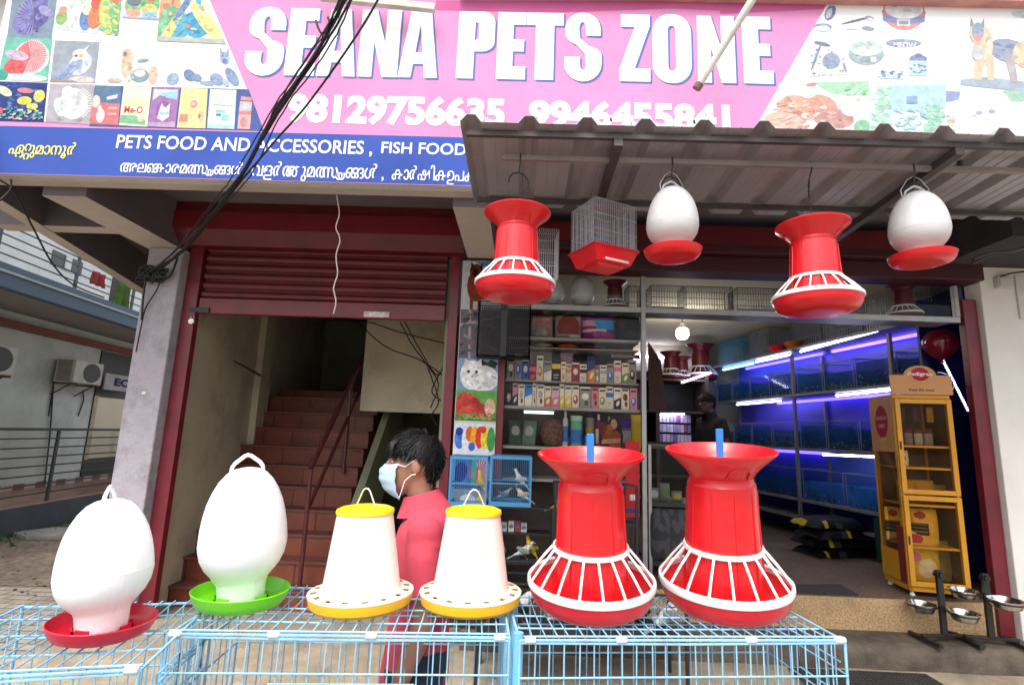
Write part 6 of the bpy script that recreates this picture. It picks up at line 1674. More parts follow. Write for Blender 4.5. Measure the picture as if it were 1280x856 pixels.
for x, y in ((-w2 + .03, .03), (w2 - .03, .03), (-w2 + .03, D - .03), (w2 - .03, D - .03)):
    MB().use(m_wplastic).lathe([(.016, 0), (.018, .012), (.010, .02), (.010, .036)], 12, (x, y, 0)).build('foot', None, cab)
# header with rounded crest and side panel art
hh = zh - zt0
m_peach = M('peach_header_print', (.50, .24, .08), .5, var=.08)
pts = [(-w2 - .015, 0, H + .001), (w2 + .015, 0, H + .001), (w2 + .015, 0, H + hh)] + [(.0 + .11 * math.cos(a), 0, H + hh + .075 * math.sin(a)) for a in [math.pi * k / 12 for k in range(13)]] + [(-w2 - .015, 0, H + hh)]
hd = MB().use(m_peach).prism([(x, -.02, z) for x, y, z in pts], (0, .012, 0)).build('header_board', None, cab)
mb = MB()
def eln(mb, cx_, cz_, rx, rz_, y, col, n=28):
    mb.use(PC(col)); mb.poly([(cx_ + rx * math.cos(2 * math.pi * k / n), y, cz_ + rz_ * math.sin(2 * math.pi * k / n)) for k in range(n)])
eln(mb, 0, H + hh + .008, .062, .052, -.0208, '#a02838')
mb.use(PC('#d8ccc0')); put_text(mb, 'Pedigree', (-.085, -.0216, H + hh - .012), (1, 0, 0), (0, 0, 1), .17, .036, .03)
mb.use(PC('#1e1410')); put_text(mb, 'Feed the good', (-.085, -.0212, H + .022), (1, 0, 0), (0, 0, 1), .17, .022, .02)
mb.build('header_lettering', None, hd, fixn=False)
MB().use(m_peach).box2((-w2 - .006, .002, H * .70), (-w2 - .002, D - .002, H - .002)).build('side_print', None, cab)
mb = MB()
def els(mb, cy_, cz_, ry, rz_, x, col, n=24):
    mb.use(PC(col)); mb.poly([(x, cy_ + ry * math.cos(2 * math.pi * k / n), cz_ + rz_ * math.sin(2 * math.pi * k / n)) for k in range(n)])
els(mb, D / 2, H * .86, .095, .13, -w2 - .0068, '#9a2438'); els(mb, D / 2, H * .745, .07, .05, -w2 - .0068, '#c09860')
mb.use(PC('#c8a8a4')); put_text(mb, 'PAWS UP', (-w2 - .0074, D / 2 + .075, H * .86 + .012), (0, -1, 0), (0, 0, 1), .15, .03, .02)
put_text(mb, 'ONLY', (-w2 - .0074, D / 2 + .05, H * .86 - .05), (0, -1, 0), (0, 0, 1), .1, .03, .02)
mb.build('side_lettering', None, cab, fixn=False)
MB().use(M('red_side_print', (.2, .02, .02), .5)).box2((-w2 - .0045, .01, .08), (-w2 - .0015, .10, H * .33)).build('side_print', None, cab)
MB().use(m_yel).box2((-w2 - .0042, .104, .08), (-w2 - .0018, D - .005, H * .20)).build('side_print', None, cab)
CM = Matrix.Translation(cab.location) @ Matrix.Rotation(math.radians(-9), 4, 'Z')
def inb(label, x, y, z, wd, ht, dp, art, rz=0, **k):
    p = CM @ Vector((x, y, z)); return bag(label, tuple(p), wd, ht, dp, art, math.radians(-9) + rz, **k)
def a_yel1(u, v): return '#6a5a3a' if .02 < (v * 9) % 1 < .35 and u < .5 and .3 < v < .58 else '#8a3030' if ein(u, v, .3, .82, .2, .1) else '#2c2418' if u < .55 and .25 < v < .6 else '#c9a46a' if v < .2 else '#c8962a'
def a_yel2(u, v): return '#a83040' if ein(u, v, .35, .84, .22, .09) else '#b86a8c' if ein(u, v, .25, .5, .2, .1) else '#c8b49a' if ein(u, v, .6, .3, .25, .18) else '#c2982e'
def a_yel3(u, v): return '#b07a30' if ein(u, v, .5, .5, .3, .3) else '#a8741c'
inb('large yellow food bag with red oval at the cabinet foot', -.05, .12, .073, .26, .38, .1, a_yel2)
inb('yellow food bag with dark panel on the lower cabinet shelf', .0, .12, shz[0] + .006, .19, .26, .08, a_yel1)
inb('second yellow food bag seen through the cabinet side', -.13, .24, shz[0] + .006, .16, .25, .07, a_yel1)
inb('beige packet leaning at the end of the cabinet foot', .16, .2, .073, .13, .3, .06, lambda u, v: '#8f7c50')
inb('small yellow food pouch on the middle cabinet shelf', -.1, .12, shz[1] + .006, .13, .17, .06, a_yel3)
inb('amber food pouch in the middle of the cabinet shelf', .03, .13, shz[1] + .006, .14, .17, .06, a_yel3)
inb('tan food pouch at the end of the middle cabinet shelf', .14, .15, shz[1] + .006, .11, .14, .06, lambda u, v: '#8a6424')
inb('white topped pouch with dark spot on the third cabinet shelf', -.12, .1, shz[2] + .006, .09, .12, .04, lambda u, v: '#2c2420' if ein(u, v, .5, .5, .2, .2) else '#c8c0b4')
for k, (x, c) in enumerate(((-.13, '#9a8a80'), (-.06, '#7d6f78'), (.01, '#a3948a'), (.08, '#8a7a80'))):
    inb(f'{["pale", "mauve", "cream", "dusky"][k]} treat pouch on the top cabinet shelf', x, .1, shz[3] + .006, .06, .13, .03, (lambda c: lambda u, v: '#5a2a30' if v > .7 else c)(c), nu=8, nv=10)
for k, x in enumerate((-.1, .0, .1)):
    inb(f'{["brown", "plum", "amber"][k]} blister pouch hanging at the cabinet top', x, .09, H * .86, .05, .12, .02, (lambda c: lambda u, v: c)(['#4a3226', '#4c2436', '#9a6a1c'][k]), nu=8, nv=10)
# orange dog cut-out behind the header
q = at(1126, 474, 4.36)
mb = MB(); mb.use(PC('#7c3a22')).prism([(q.x + .1 * math.cos(a) * (1 + .12 * math.sin(3 * a)), 4.36, q.z + .055 * math.sin(a)) for a in [2 * math.pi * k / 20 for k in range(20)]], (0, .01, 0))
eln(mb, q.x + .04, q.z + .0, .035, .02, 4.358, '#c8b8a8'); eln(mb, q.x - .05, q.z + .01, .02, .018, 4.358, '#b07040')
tag(mb.build('cutout_board'), 'rust coloured shaped cut-out board behind the cabinet header', 'board')
# ---------------------------------------------------------------- bowl stands
m_steel = M('polished_steel', (.62, .61, .60), .18, 1.0, var=.05)
def bowl_stand(label, base, hts, labs, rz, hgt):
    hgt *= .95
    t = thing('bowl_stand', label, 'bowl stand', base, rz)
    MB().use(m_black).box2((-.02, -.012, .03), (.02, .012, hgt)).build('post', None, t, bevel=.003)
    for x in (-.15, .15):
        MB().use(m_black).box2((x - .014, -.13, 0), (x + .014, .12, .024)).build('base_foot', None, t, bevel=.003)
    MB().use(m_black).box2((-.165, -.012, .025), (.165, .012, .042)).build('base_bar', None, t, bevel=.002)
    MB().use(m_black).tube([(0, -.03, hgt - .03), (0, .03, hgt - .03)], .018, 10).build('knob', None, t)
    RT = Matrix.Translation(base) @ Matrix.Rotation(rz, 4, 'Z')
    for (x, y, z, r), lb in zip(hts, labs):
        mb = MB().use(m_black); tor(mb, r * .93, .004, z, 28, 6); mb.v = [(a + x, b + y, c) for a, b, c in mb.v]
        mb.beam((0, 0, z), (x * .3, y * .3, z), .012, .012); mb.build('bowl_ring', None, t)
        mb = MB().use(m_steel).lathe([(0, -.042), (r * .66, -.042), (r * .78, -.034), (r * .95, .004), (r * .99, .010), (r * 1.06, .011), (r * 1.06, .015), (r * .97, .014), (r * .92, .004), (r * .74, -.030), (r * .6, -.037), (0, -.037)], 36)
        o = mb.build('steel_bowl', smooth=40); o.location = RT @ Vector((x, y, z + .004)); tag(o, lb, 'bowl', 'steel bowls on stands')
q = at(1184, 798, 3.82)
ZT2 = ZT + .006
s1 = (q.x, 3.84, ZT2)
bowl_stand('black two bowl stand with knobbed post beside the yellow cabinet', s1, [(-.09, .06, at(1168, 757, 3.9).z - ZT2, .085), (.05, -.11, at(1193, 768, 3.73).z - ZT2, .085)], ['steel bowl at the cabinet side of the knobbed stand', 'lowest steel bowl in front of the knobbed post'], .1, at(1183, 708, 3.84).z - ZT2)
q = at(1243, 800, 3.8)
bowl_stand('black two bowl stand against the red jamb and white wall', (q.x, 3.82, ZT2), [(-.1, .06, at(1219, 741, 3.88).z - ZT2, .085), (.03, -.12, at(1247, 752, 3.7).z - ZT2, .10)], ['small steel bowl between both stand posts', 'largest steel bowl in front of the white wall'], -.1, at(1243, 712, 3.82).z - ZT2)
# junction box on the white wall, and small plates
q = at(1252, 354, 3.925)
t = thing('junction_box', 'small grey junction box with cable on the white wall', 'junction box', tuple(q))
MB().use(M('grey_pvc_box', (.5, .48, .46), .5)).box((q.x, 3.91, q.z), (.11, .036, .085)).build('box_body', None, t, world=True, bevel=.006)
MB().use(M('grey_pvc_box', (.5, .48, .46), .5)).box((q.x, 3.888, q.z), (.09, .005, .065)).build('lid', None, t, world=True, bevel=.002)
MB().use(m_cable).tube([at(1290, 338, 3.9), at(1262, 342, 3.9), at(1250, 346, 3.9)], .006, 6).build('cable_tail', None, t, world=True)
q = at(1281, 372, 3.925)
tag(MB().use(M('white_plate', (.6, .58, .55), .5)).box((q.x, 3.921, q.z), (.12, .014, .34)).build('wall_plate', bevel=.003), 'long pale cover plate on the white wall', 'cover plate')
# cables dropping from the dark beam over the white wall
pts = [at(x, y, 3.28) for x, y in ((1215, 330), (1235, 322), (1262, 318), (1300, 306))]
mb = MB().use(m_cable)
for k in range(3):
    mb.tube([p + Vector((0, -.01 * k, .012 * k + .012 * math.sin(k + i))) for i, p in enumerate(pts)], .007, 6)
tag(mb.build('cable_bundle'), 'black cables running along the dark beam over the white wall', 'cable')
# ---------------------------------------------------------------- neighbouring building across the lane
O2 = onz(0, 675, 0.0)
O2b = onz(98, 652, 0.0)
LD = (O2b - O2); LD.z = 0; LD.normalize()
LN = Vector((LD.y, -LD.x, 0))               # towards the lane
def L(u, v, z):
    """u along the lane, v into the building, height z"""
    p = O2 + LD * u - LN * v
    return Vector((p.x, p.y, z))
def lbox(mb, u0, u1, v0, v1, z0, z1):
    vs = [L(u, v, z) for z in (z0, z1) for u, v in ((u0, v0), (u1, v0), (u1, v1), (u0, v1))]
    return mb.add(vs, [(3, 2, 1, 0), (4, 5, 6, 7), (0, 1, 5, 4), (1, 2, 6, 5), (2, 3, 7, 6), (3, 0, 4, 7)])
nb = thing('neighbouring_building', 'pale two storey building with verandah and slate blue balcony across the lane', 'building', tuple(L(2, 1, 0)))
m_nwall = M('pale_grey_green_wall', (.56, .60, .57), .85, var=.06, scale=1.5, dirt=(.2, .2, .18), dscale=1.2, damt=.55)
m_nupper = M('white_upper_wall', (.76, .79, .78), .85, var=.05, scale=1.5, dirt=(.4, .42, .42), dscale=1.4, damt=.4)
m_slate = M('slate_blue_paint', (.075, .12, .17), .6, var=.15, scale=3, dirt=(.05, .06, .07), dscale=3)
m_slated = M('dark_slate_plinth', (.045, .055, .075), .7, var=.2, scale=4)
m_verfloor = M('pink_brown_tile_floor', (.34, .19, .14), .45, var=.25, scale=6)
m_railb = M('black_rail_paint', (.02, .022, .024), .5, var=.2)
m_balrail = M('grey_blue_rail', (.05, .065, .08), .5, var=.2)
def npart(name, mb, parent=nb, **k):
    return mb.build(name, None, parent, world=(parent is nb), **k)
zf = at(0, 635, O2.y).z
u0, u1 = -4.0, 12.0
mb = MB().use(m_slated); lbox(mb, u0, u1, 0, .2, 0, zf - .02); npart('plinth', mb)
mb = MB().use(m_verfloor); lbox(mb, u0, u1, .02, 1.6, zf - .018, zf); npart('verandah_floor', mb)
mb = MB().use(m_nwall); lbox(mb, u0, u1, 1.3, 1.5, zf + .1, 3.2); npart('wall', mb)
mb = MB()
for k in range(70):
    mb.use(M('brown_skirting_tile', (.16, .06, .05), .5) if k % 2 else M('pale_skirting_tile', (.42, .36, .32), .5))
    a = u0 + (u1 - u0) * k / 70; lbox(mb, a, a + (u1 - u0) / 70, 1.285, 1.3, zf + .002, zf + .1)
npart('skirting', mb)
zbs = at(0, 375, O2.y).z; zbt = at(0, 349, O2.y).z
mb = MB().use(m_slate); lbox(mb, u0, u1, -.06, .1, zbs, zbt); npart('balcony_fascia', mb)
mb = MB().use(M('pale_balcony_edge', (.42, .46, .48), .7)); lbox(mb, u0, u1, -.09, .1, (zbs + zbt) / 2 + .03, (zbs + zbt) / 2 + .055); npart('balcony_edge', mb)
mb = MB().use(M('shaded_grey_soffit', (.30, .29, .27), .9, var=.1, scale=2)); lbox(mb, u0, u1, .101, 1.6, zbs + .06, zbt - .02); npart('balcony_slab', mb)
mb = MB().use(M('red_brown_beam', (.2, .05, .04), .6)); lbox(mb, u0, u1, 1.2, 1.299, zbs - .24, zbs - .12); npart('beam', mb)
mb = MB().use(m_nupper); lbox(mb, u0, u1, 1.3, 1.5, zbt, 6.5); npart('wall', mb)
# balcony railing with flat bars
for rn, m_, v_, z0, z1, n_, pst in (('balcony_railing', m_balrail, .0, zbt, zbt + .98, 8, 1.35), ('verandah_railing', m_railb, .06, zf, zf + 1.02, 8, 1.45)):
    mb = MB().use(m_)
    for k in range(1, n_ + 1):
        z = z0 + (z1 - z0) * k / n_
        mb.tube([L(u0, v_, z), L(u1, v_, z)], .011 if k < n_ else .02, 5)
    ro = npart(rn, mb)
    u = u0 + .4
    while u < u1:
        mp_ = MB().use(m_); lbox(mp_, u - .022, u + .022, v_ - .014, v_ + .014, z0, z1); mp_.build('railing_post', None, ro)
        u += pst
# upper openings
def rect_on(px0, py0, px1, py1, v):
    """two pixels -> (u, z) on the wall plane at v"""
    out = []
    for px, py in ((px0, py0), (px1, py1)):
        d = ray(px, py); base = O2 - LN * v
        t = (base - CAM).dot(LN) / d.dot(LN)
        p = CAM + d * t
        out.append(((p - base).dot(LD), p.z))
    return out
(ua, za), (ub, zb_) = rect_on(66, 312, 100, 345, 1.3)
mb = MB().use(M('window_shadow_glass', (.05, .07, .06), .2)); lbox(mb, ua, ub, 1.285, 1.299, zb_, za); w_ = npart('window', mb)
mb = MB().use(m_nupper); lbox(mb, (ua + ub) / 2 - .06, (ua + ub) / 2 + .06, 1.26, 1.284, zb_, za); mb.build('window_frame', None, w_)
(ua, za), (ub, zb_) = rect_on(141, 345, 153, 400, 1.3)
mb = MB().use(m_black); lbox(mb, ua, ub, 1.285, 1.299, zbt + .01, zbt + 1.95); npart('door', mb)
(ua, za), (ub, zb_) = rect_on(128, 430, 175, 560, 1.3)
mb = MB().use(m_black); lbox(mb, ua, ub + 3, 1.275, 1.299, zf + .1, zbs - .26); npart('door', mb)
def cloth(label, px0, py0, px1, py1, v, col):
    (ua, za), (ub, zb_) = rect_on(px0, py0, px1, py1, v)
    mb = MB().use(M('cloth_' + col, hexc(col), .9, var=.2, scale=9))
    vs = []
    for j in range(10):
        for i in range(9):
            f = i / 8; g = j / 9
            vs.append(L(ua + (ub - ua) * f, v + .03 * math.sin(f * 14 + g * 2), za + (zb_ - za) * g))
    mb.add(vs, [(j * 9 + i, j * 9 + i + 1, (j + 1) * 9 + i + 1, (j + 1) * 9 + i) for j in range(9) for i in range(8)])
    o = mb.build('hanging_cloth', smooth=60, solid=.006)
    tag(o, label, 'cloth')
cloth('red cloth hung on the balcony railing', 117, 338, 131, 361, -.03, '#84282f')
cloth('green cloth hung on the balcony by the doorway', 149, 352, 160, 394, -.03, '#3f5c1e')
# air conditioner units
def ac_unit(label, px0, py0, px1, py1, v):
    (ua, za), (ub, zb_) = rect_on(px0, py0, px1, py1, v)
    t = thing('air_conditioner', label, 'air conditioner', tuple(L((ua + ub) / 2, v, zb_)), 0, 'air conditioner units on the verandah wall')
    mb = MB().use(M('aged_white_casing', (.52, .50, .46), .6, var=.08, dirt=(.3, .27, .22), dscale=4)); lbox(mb, ua, ub, v, 1.24, zb_, za); mb.build('casing', None, t, world=True, bevel=.012)
    c = L(ua + (ub - ua) * .6, v - .004, (za + zb_) / 2)
    mb = MB().use(m_black)
    pts = [c + LD * (.3 * (ub - ua) * math.cos(a)) + Vector((0, 0, .42 * (za - zb_) * math.sin(a))) for a in [2 * math.pi * k / 24 for k in range(24)]]
    mb.prism(pts, LN * .006); mb.build('fan_grille', None, t, world=True)
    mb = MB().use(m_black)
    for k in range(12):
        z = zb_ + (za - zb_) * (k + .8) / 13; lbox(mb, ua - .008, ua - .002, v + .05, 1.2, z, z + .012)
    mb.build('side_louvre', None, t, world=True)
    mb = MB().use(M('rusty_bracket', (.12, .07, .05), .8)); 
    for u in (ua + .08, ub - .08):
        mb.beam(L(u, v - .02, zb_ - .02), L(u, 1.3, zb_ - .02), .03, .03)
        mb.beam(L(u, v + .1, zb_ - .035), L(u, 1.3, zb_ - .22), .02, .02)
    mb.build('bracket', None, t, world=True)
ac_unit('aged white air conditioner unit on brackets beside the dark doorway', 96, 449, 126, 482, .92)
ac_unit('aged white air conditioner unit cut by the picture edge', -32, 424, 17, 470, .92)
# sign and pale board by the doorway
(ua, za), (ub, zb_) = rect_on(133, 466, 178, 492, 1.0)
t = thing('office_sign', 'white hanging office sign with dark blue letters under the balcony', 'sign', tuple(L(ua, 1, za)))
mb = MB().use(M('grey_white_sign', (.36, .35, .38), .6)); lbox(mb, ua, ub, 1.0, 1.03, zb_, za); mb.build('sign_panel', None, t, world=True)
mb = MB().use(PC('#1c2450')); 
o_ = L(ua + (ub - ua) * .22, .995, zb_ + (za - zb_) * .28)
put_text(mb, 'ECO', o_, LD, (0, 0, 1), (ub - ua) * .62, (za - zb_) * .5, .05); mb.build('lettering', None, t, world=True, fixn=False)
(ua, za), (ub, zb_) = rect_on(120, 496, 160, 569, .2)
mb = MB().use(M('cream_board', (.58, .52, .40), .8, var=.05, scale=2)); lbox(mb, ua, ub, .16, .2, zb_, za)
mb.use(M('cream_board_edge', (.45, .4, .3), .8)); lbox(mb, ua - .02, ua - .002, .15, .21, zb_ - .02, za + .02)
tag(mb.build('cream_board', bevel=.004), 'cream blank board hung on the verandah railing beside the pillar', 'board')
# wires and pipes on the neighbouring wall
mb = MB().use(m_cable)
for k, (pa, pb_, pc) in enumerate((((60, 520), (66, 480), (80, 450)), ((55, 605), (62, 540), (66, 482)), ((97, 520), (104, 500), (103, 488)))):
    q = [(rect_on(*p, *p, 1.28)[0]) for p in (pa, pb_, pc)]
    mb.tube([L(u, 1.27, z) for u, z in q], .012, 5)
tag(mb.build('wall_cable'), 'thin dark cables running down the neighbouring wall below the air conditioner', 'cable')
# weeds at the plinth foot
mb = MB()
rw_ = random.Random(5)
m_weeds = M('low_green_weeds', (.05, .11, .03), .8, var=.5, scale=20)
mb.use(m_weeds)
for k in range(260):
    u = rw_.uniform(-.8, 1.3) if k % 3 else rw_.uniform(-1, 4); v = -abs(rw_.gauss(0, .16))
    p = L(u, v, .008); h = rw_.uniform(.02, .09); a = rw_.uniform(0, 6.3)
    d = Vector((math.cos(a), math.sin(a), 0)) * rw_.uniform(.01, .03)
    mb.add([p - d, p + d, p + d * 1.8 + Vector((rw_.uniform(-.03, .03), rw_.uniform(-.03, .03), h))], [(0, 1, 2)])
tag(mb.build('weeds', fixn=False), 'low green weeds growing along the plinth foot', 'weeds', kind='stuff')
mb = MB()
for k in range(380):
    p = Vector((rw_.uniform(-6.5, -3.3), rw_.uniform(4.9, 8), .012)); r = rw_.uniform(.005, .02)
    mb.use(PC(rw_.choice(['#6a6055', '#5a5048', '#5e4a34', '#80776a', '#463c33'])))
    mb.sphere(p, (r, r * rw_.uniform(.6, 1), r * .4), 6)
tag(mb.build('lane_litter', fixn=False), 'scattered pebbles and leaf litter on the damp lane', 'litter', kind='stuff')
q = onz(78, 667, .03)
mb = MB().use(M('broken_slab_stone', (.2, .19, .17), .9, var=.3)).prism([(q.x + a * .55, q.y + b * .4, .01) for a, b in ((-1, -.4), (-.3, -.9), (.8, -.6), (1, .2), (.4, .8), (-.7, .7))], (0, 0, .05))
tag(mb.build('stone_slab', bevel=.006), 'flat broken stone slab lying at the plinth foot', 'stone slab')
# a few leaves and scraps on the pavers
mb = MB()
# ---------------------------------------------------------------- overhead cables
def cable(mb, pts, r, n=6, sub=10, wob=.0, seed=0):
    P = [Vector(p) for p in pts]; out = []
    rr_ = random.Random(seed)
    for i in range(len(P) - 1):
        p0 = P[max(0, i - 1)]; p1 = P[i]; p2 = P[i + 1]; p3 = P[min(len(P) - 1, i + 2)]
        for k in range(sub):
            t = k / sub
            q = .5 * ((2 * p1) + (p2 - p0) * t + (2 * p0 - 5 * p1 + 4 * p2 - p3) * t * t + (3 * p1 - p0 - 3 * p2 + p3) * t ** 3)
            out.append(q + Vector((rr_.uniform(-wob, wob), rr_.uniform(-wob, wob), rr_.uniform(-wob, wob))))
    out.append(P[-1])
    mb.tube(out, r, n)
cb_ = thing('cable_bundle', 'thick bundle of black cables crossing the sign down to the pillar', 'cable', tuple(at(300, 220, 2.6)))
path = [(450, -40, 2.0), (428, 8, 2.12), (398, 62, 2.25), (345, 140, 2.45), (303, 218, 2.72), (262, 270, 3.1), (222, 318, 3.6), (183, 343, 3.86)]
for k, (dx, r, w_) in enumerate(((0, .0085, .002), (4, .0055, .004), (-4, .005, .004), (2, .0045, .008), (-7, .0036, .006), (7, .0036, .006), (-3, .0034, .011))):
    mb = MB().use(m_cable)
    rk_ = random.Random(k)
    cable(mb, [at(x + dx * (1 + .5 * math.sin(i + k)) + rk_.uniform(-2, 2), y + rk_.uniform(-3, 3), d - .004 * k) for i, (x, y, d) in enumerate(path)], r, 7, 8, w_ * .4, k)
    mb.build('cable', None, cb_, world=True, smooth=60)
mb = MB().use(m_cable); cable(mb, [at(x, y, 2.2) for x, y in ((395, 26), (399, 38), (404, 42), (412, 32), (410, 22))], .006, 6); mb.build('loose_loop', None, cb_, world=True, smooth=60)
# knot on the pillar
mb = MB().use(m_cable)
rk_ = random.Random(3)
for k in range(9):
    pts = []
    for i in range(7):
        a = i * 1.1 + k
        pts.append(at(190 + 14 * math.cos(a) + rk_.uniform(-8, 8), 342 + 7 * math.sin(a) + rk_.uniform(-6, 6), 3.86 - rk_.uniform(0, .05)))
    cable(mb, pts, .006, 5, 6)
cable(mb, [at(x, y, 3.86) for x, y in ((186, 345), (182, 352), (179, 372), (177, 400))], .008, 6)
cable(mb, [at(x, y, 3.87) for x, y in ((205, 338), (196, 362), (182, 385), (176, 410), (170, 440))], .005, 6)
cable(mb, [at(x, y, 3.86) for x, y in ((222, 322), (212, 345), (192, 352), (180, 345))], .008, 6)
mb.build('cable_knot', None, cb_, world=True, smooth=60)
mb = MB().use(m_cable); cable(mb, [at(x, y, d) for x, y, d in ((478, -10, 2.2), (455, 30, 2.25), (420, 82, 2.35), (380, 136, 2.5), (345, 175, 2.62), (300, 228, 2.78), (262, 275, 3.15))], .0055, 6, 10)
tag(mb.build('overhead_cable', smooth=60), 'single thin black cable hanging clear of the cable bundle', 'cable')
mb = MB().use(m_cable); cable(mb, [at(x, y, d) for x, y, d in ((0, 225, 2.8), (18, 240, 3.0), (40, 282, 3.3), (66, 330, 3.6), (92, 356, 3.9), (130, 372, 4.2))], .006, 6, 10); cable(mb, [at(x, y, d) for x, y, d in ((-5, 255, 2.8), (12, 238, 2.9), (14, 224, 2.9))], .005, 6)
tag(mb.build('sagging_cable', smooth=60), 'loose cable sagging under the beam across the balcony view', 'cable')
mb = MB().use(M('white_wire', (.62, .58, .56), .5)); cable(mb, [at(x, y, 3.05 + .25 * (y - 236) / 150) for x, y in ((420, 236), (422, 252), (424, 268), (420, 284), (425, 300), (420, 320), (422, 342), (417, 360), (420, 376), (417, 392))], .0042, 5, 5, .0012, 4)
tag(mb.build('dangling_wire', smooth=60), 'crinkled white wire dangling in front of the maroon shutter', 'wire')
wr = thing('wire_tangle', 'tangle of dark wires hanging across the pale wall inside the entrance', 'wire', tuple(at(520, 440, 5.0)))
for k, pts in enumerate((((445, 400, 5.2), (480, 432, 4.9), (525, 450, 4.7), (555, 470, 4.4)), ((455, 400, 5.2), (500, 415, 4.9), (560, 430, 4.5)), ((500, 402, 5.2), (515, 430, 5), (535, 458, 4.8), (548, 480, 4.6), (538, 510, 4.6)), ((506, 402, 5.2), (522, 432, 5), (545, 468, 4.7), (556, 452, 4.5)), ((535, 460, 4.7), (548, 500, 4.6), (540, 520, 4.6), (556, 540, 4.5)), ((550, 466, 4.5), (540, 490, 4.6), (558, 505, 4.5)))):
    mb = MB().use(m_cable); cable(mb, [at(*p) for p in pts], .006, 5, 8, .002, k); mb.build('wire', None, wr, world=True)
q0, q1 = at(228, 449, 4.7), at(295, 468, 5.2)
q0.x = q1.x = XL - .046 + .02
tag(MB().use(m_darkwood).tube([q0, q1], .012, 6).build('wall_rod'), 'thin dark rod fixed along the entrance side wall', 'rod')
# paper scrap on the pillar
tag(MB().use(M('paper_scrap', (.7, .66, .5), .8)).box(at(180, 491, 3.897), (.03, .004, .022)).build('paper_scrap'), 'small cream paper scrap stuck on the lilac pillar', 'paper')
# ---------------------------------------------------------------- people
def remesh(mb, name, mat, parent, voxel=.005, its=4, disp=None, fac=.5):
    me = bpy.data.meshes.new(name)
    me.from_pydata(mb.v, [], mb.f)
    bm = bmesh.new(); bm.from_mesh(me); bmesh.ops.recalc_face_normals(bm, faces=bm.faces); bm.to_mesh(me); bm.free()
    o = bpy.data.objects.new(name, me); COL.objects.link(o)
    r = o.modifiers.new('r', 'REMESH'); r.mode = 'VOXEL'; r.voxel_size = voxel
    s = o.modifiers.new('s', 'SMOOTH'); s.factor = fac; s.iterations = its
    dg = bpy.context.evaluated_depsgraph_get()
    me2 = bpy.data.meshes.new_from_object(o.evaluated_get(dg))
    bpy.data.objects.remove(o)
    me2.name = name
    if disp:
        nn = [v.normal.copy() for v in me2.vertices]
        for v, n in zip(me2.vertices, nn):
            v.co += n * disp(v.co)
    me2.materials.clear(); me2.materials.append(mat)
    me2.polygons.foreach_set('use_smooth', [True] * len(me2.polygons))
    o = bpy.data.objects.new(name, me2); COL.objects.link(o)
    if parent is not None: o.parent = parent
    return o
def ring(c, rx, ry, n=24, p=2.0, tilt=0.0):
    out = []
    for k in range(n):
        a = 2 * math.pi * k / n
        ca, sa = math.cos(a), math.sin(a)
        x = rx * math.copysign(abs(ca) ** (2 / p), ca); y = ry * math.copysign(abs(sa) ** (2 / p), sa)
        out.append(Vector((c[0] + x, c[1] + y, c[2] + x * tilt)))
    return out
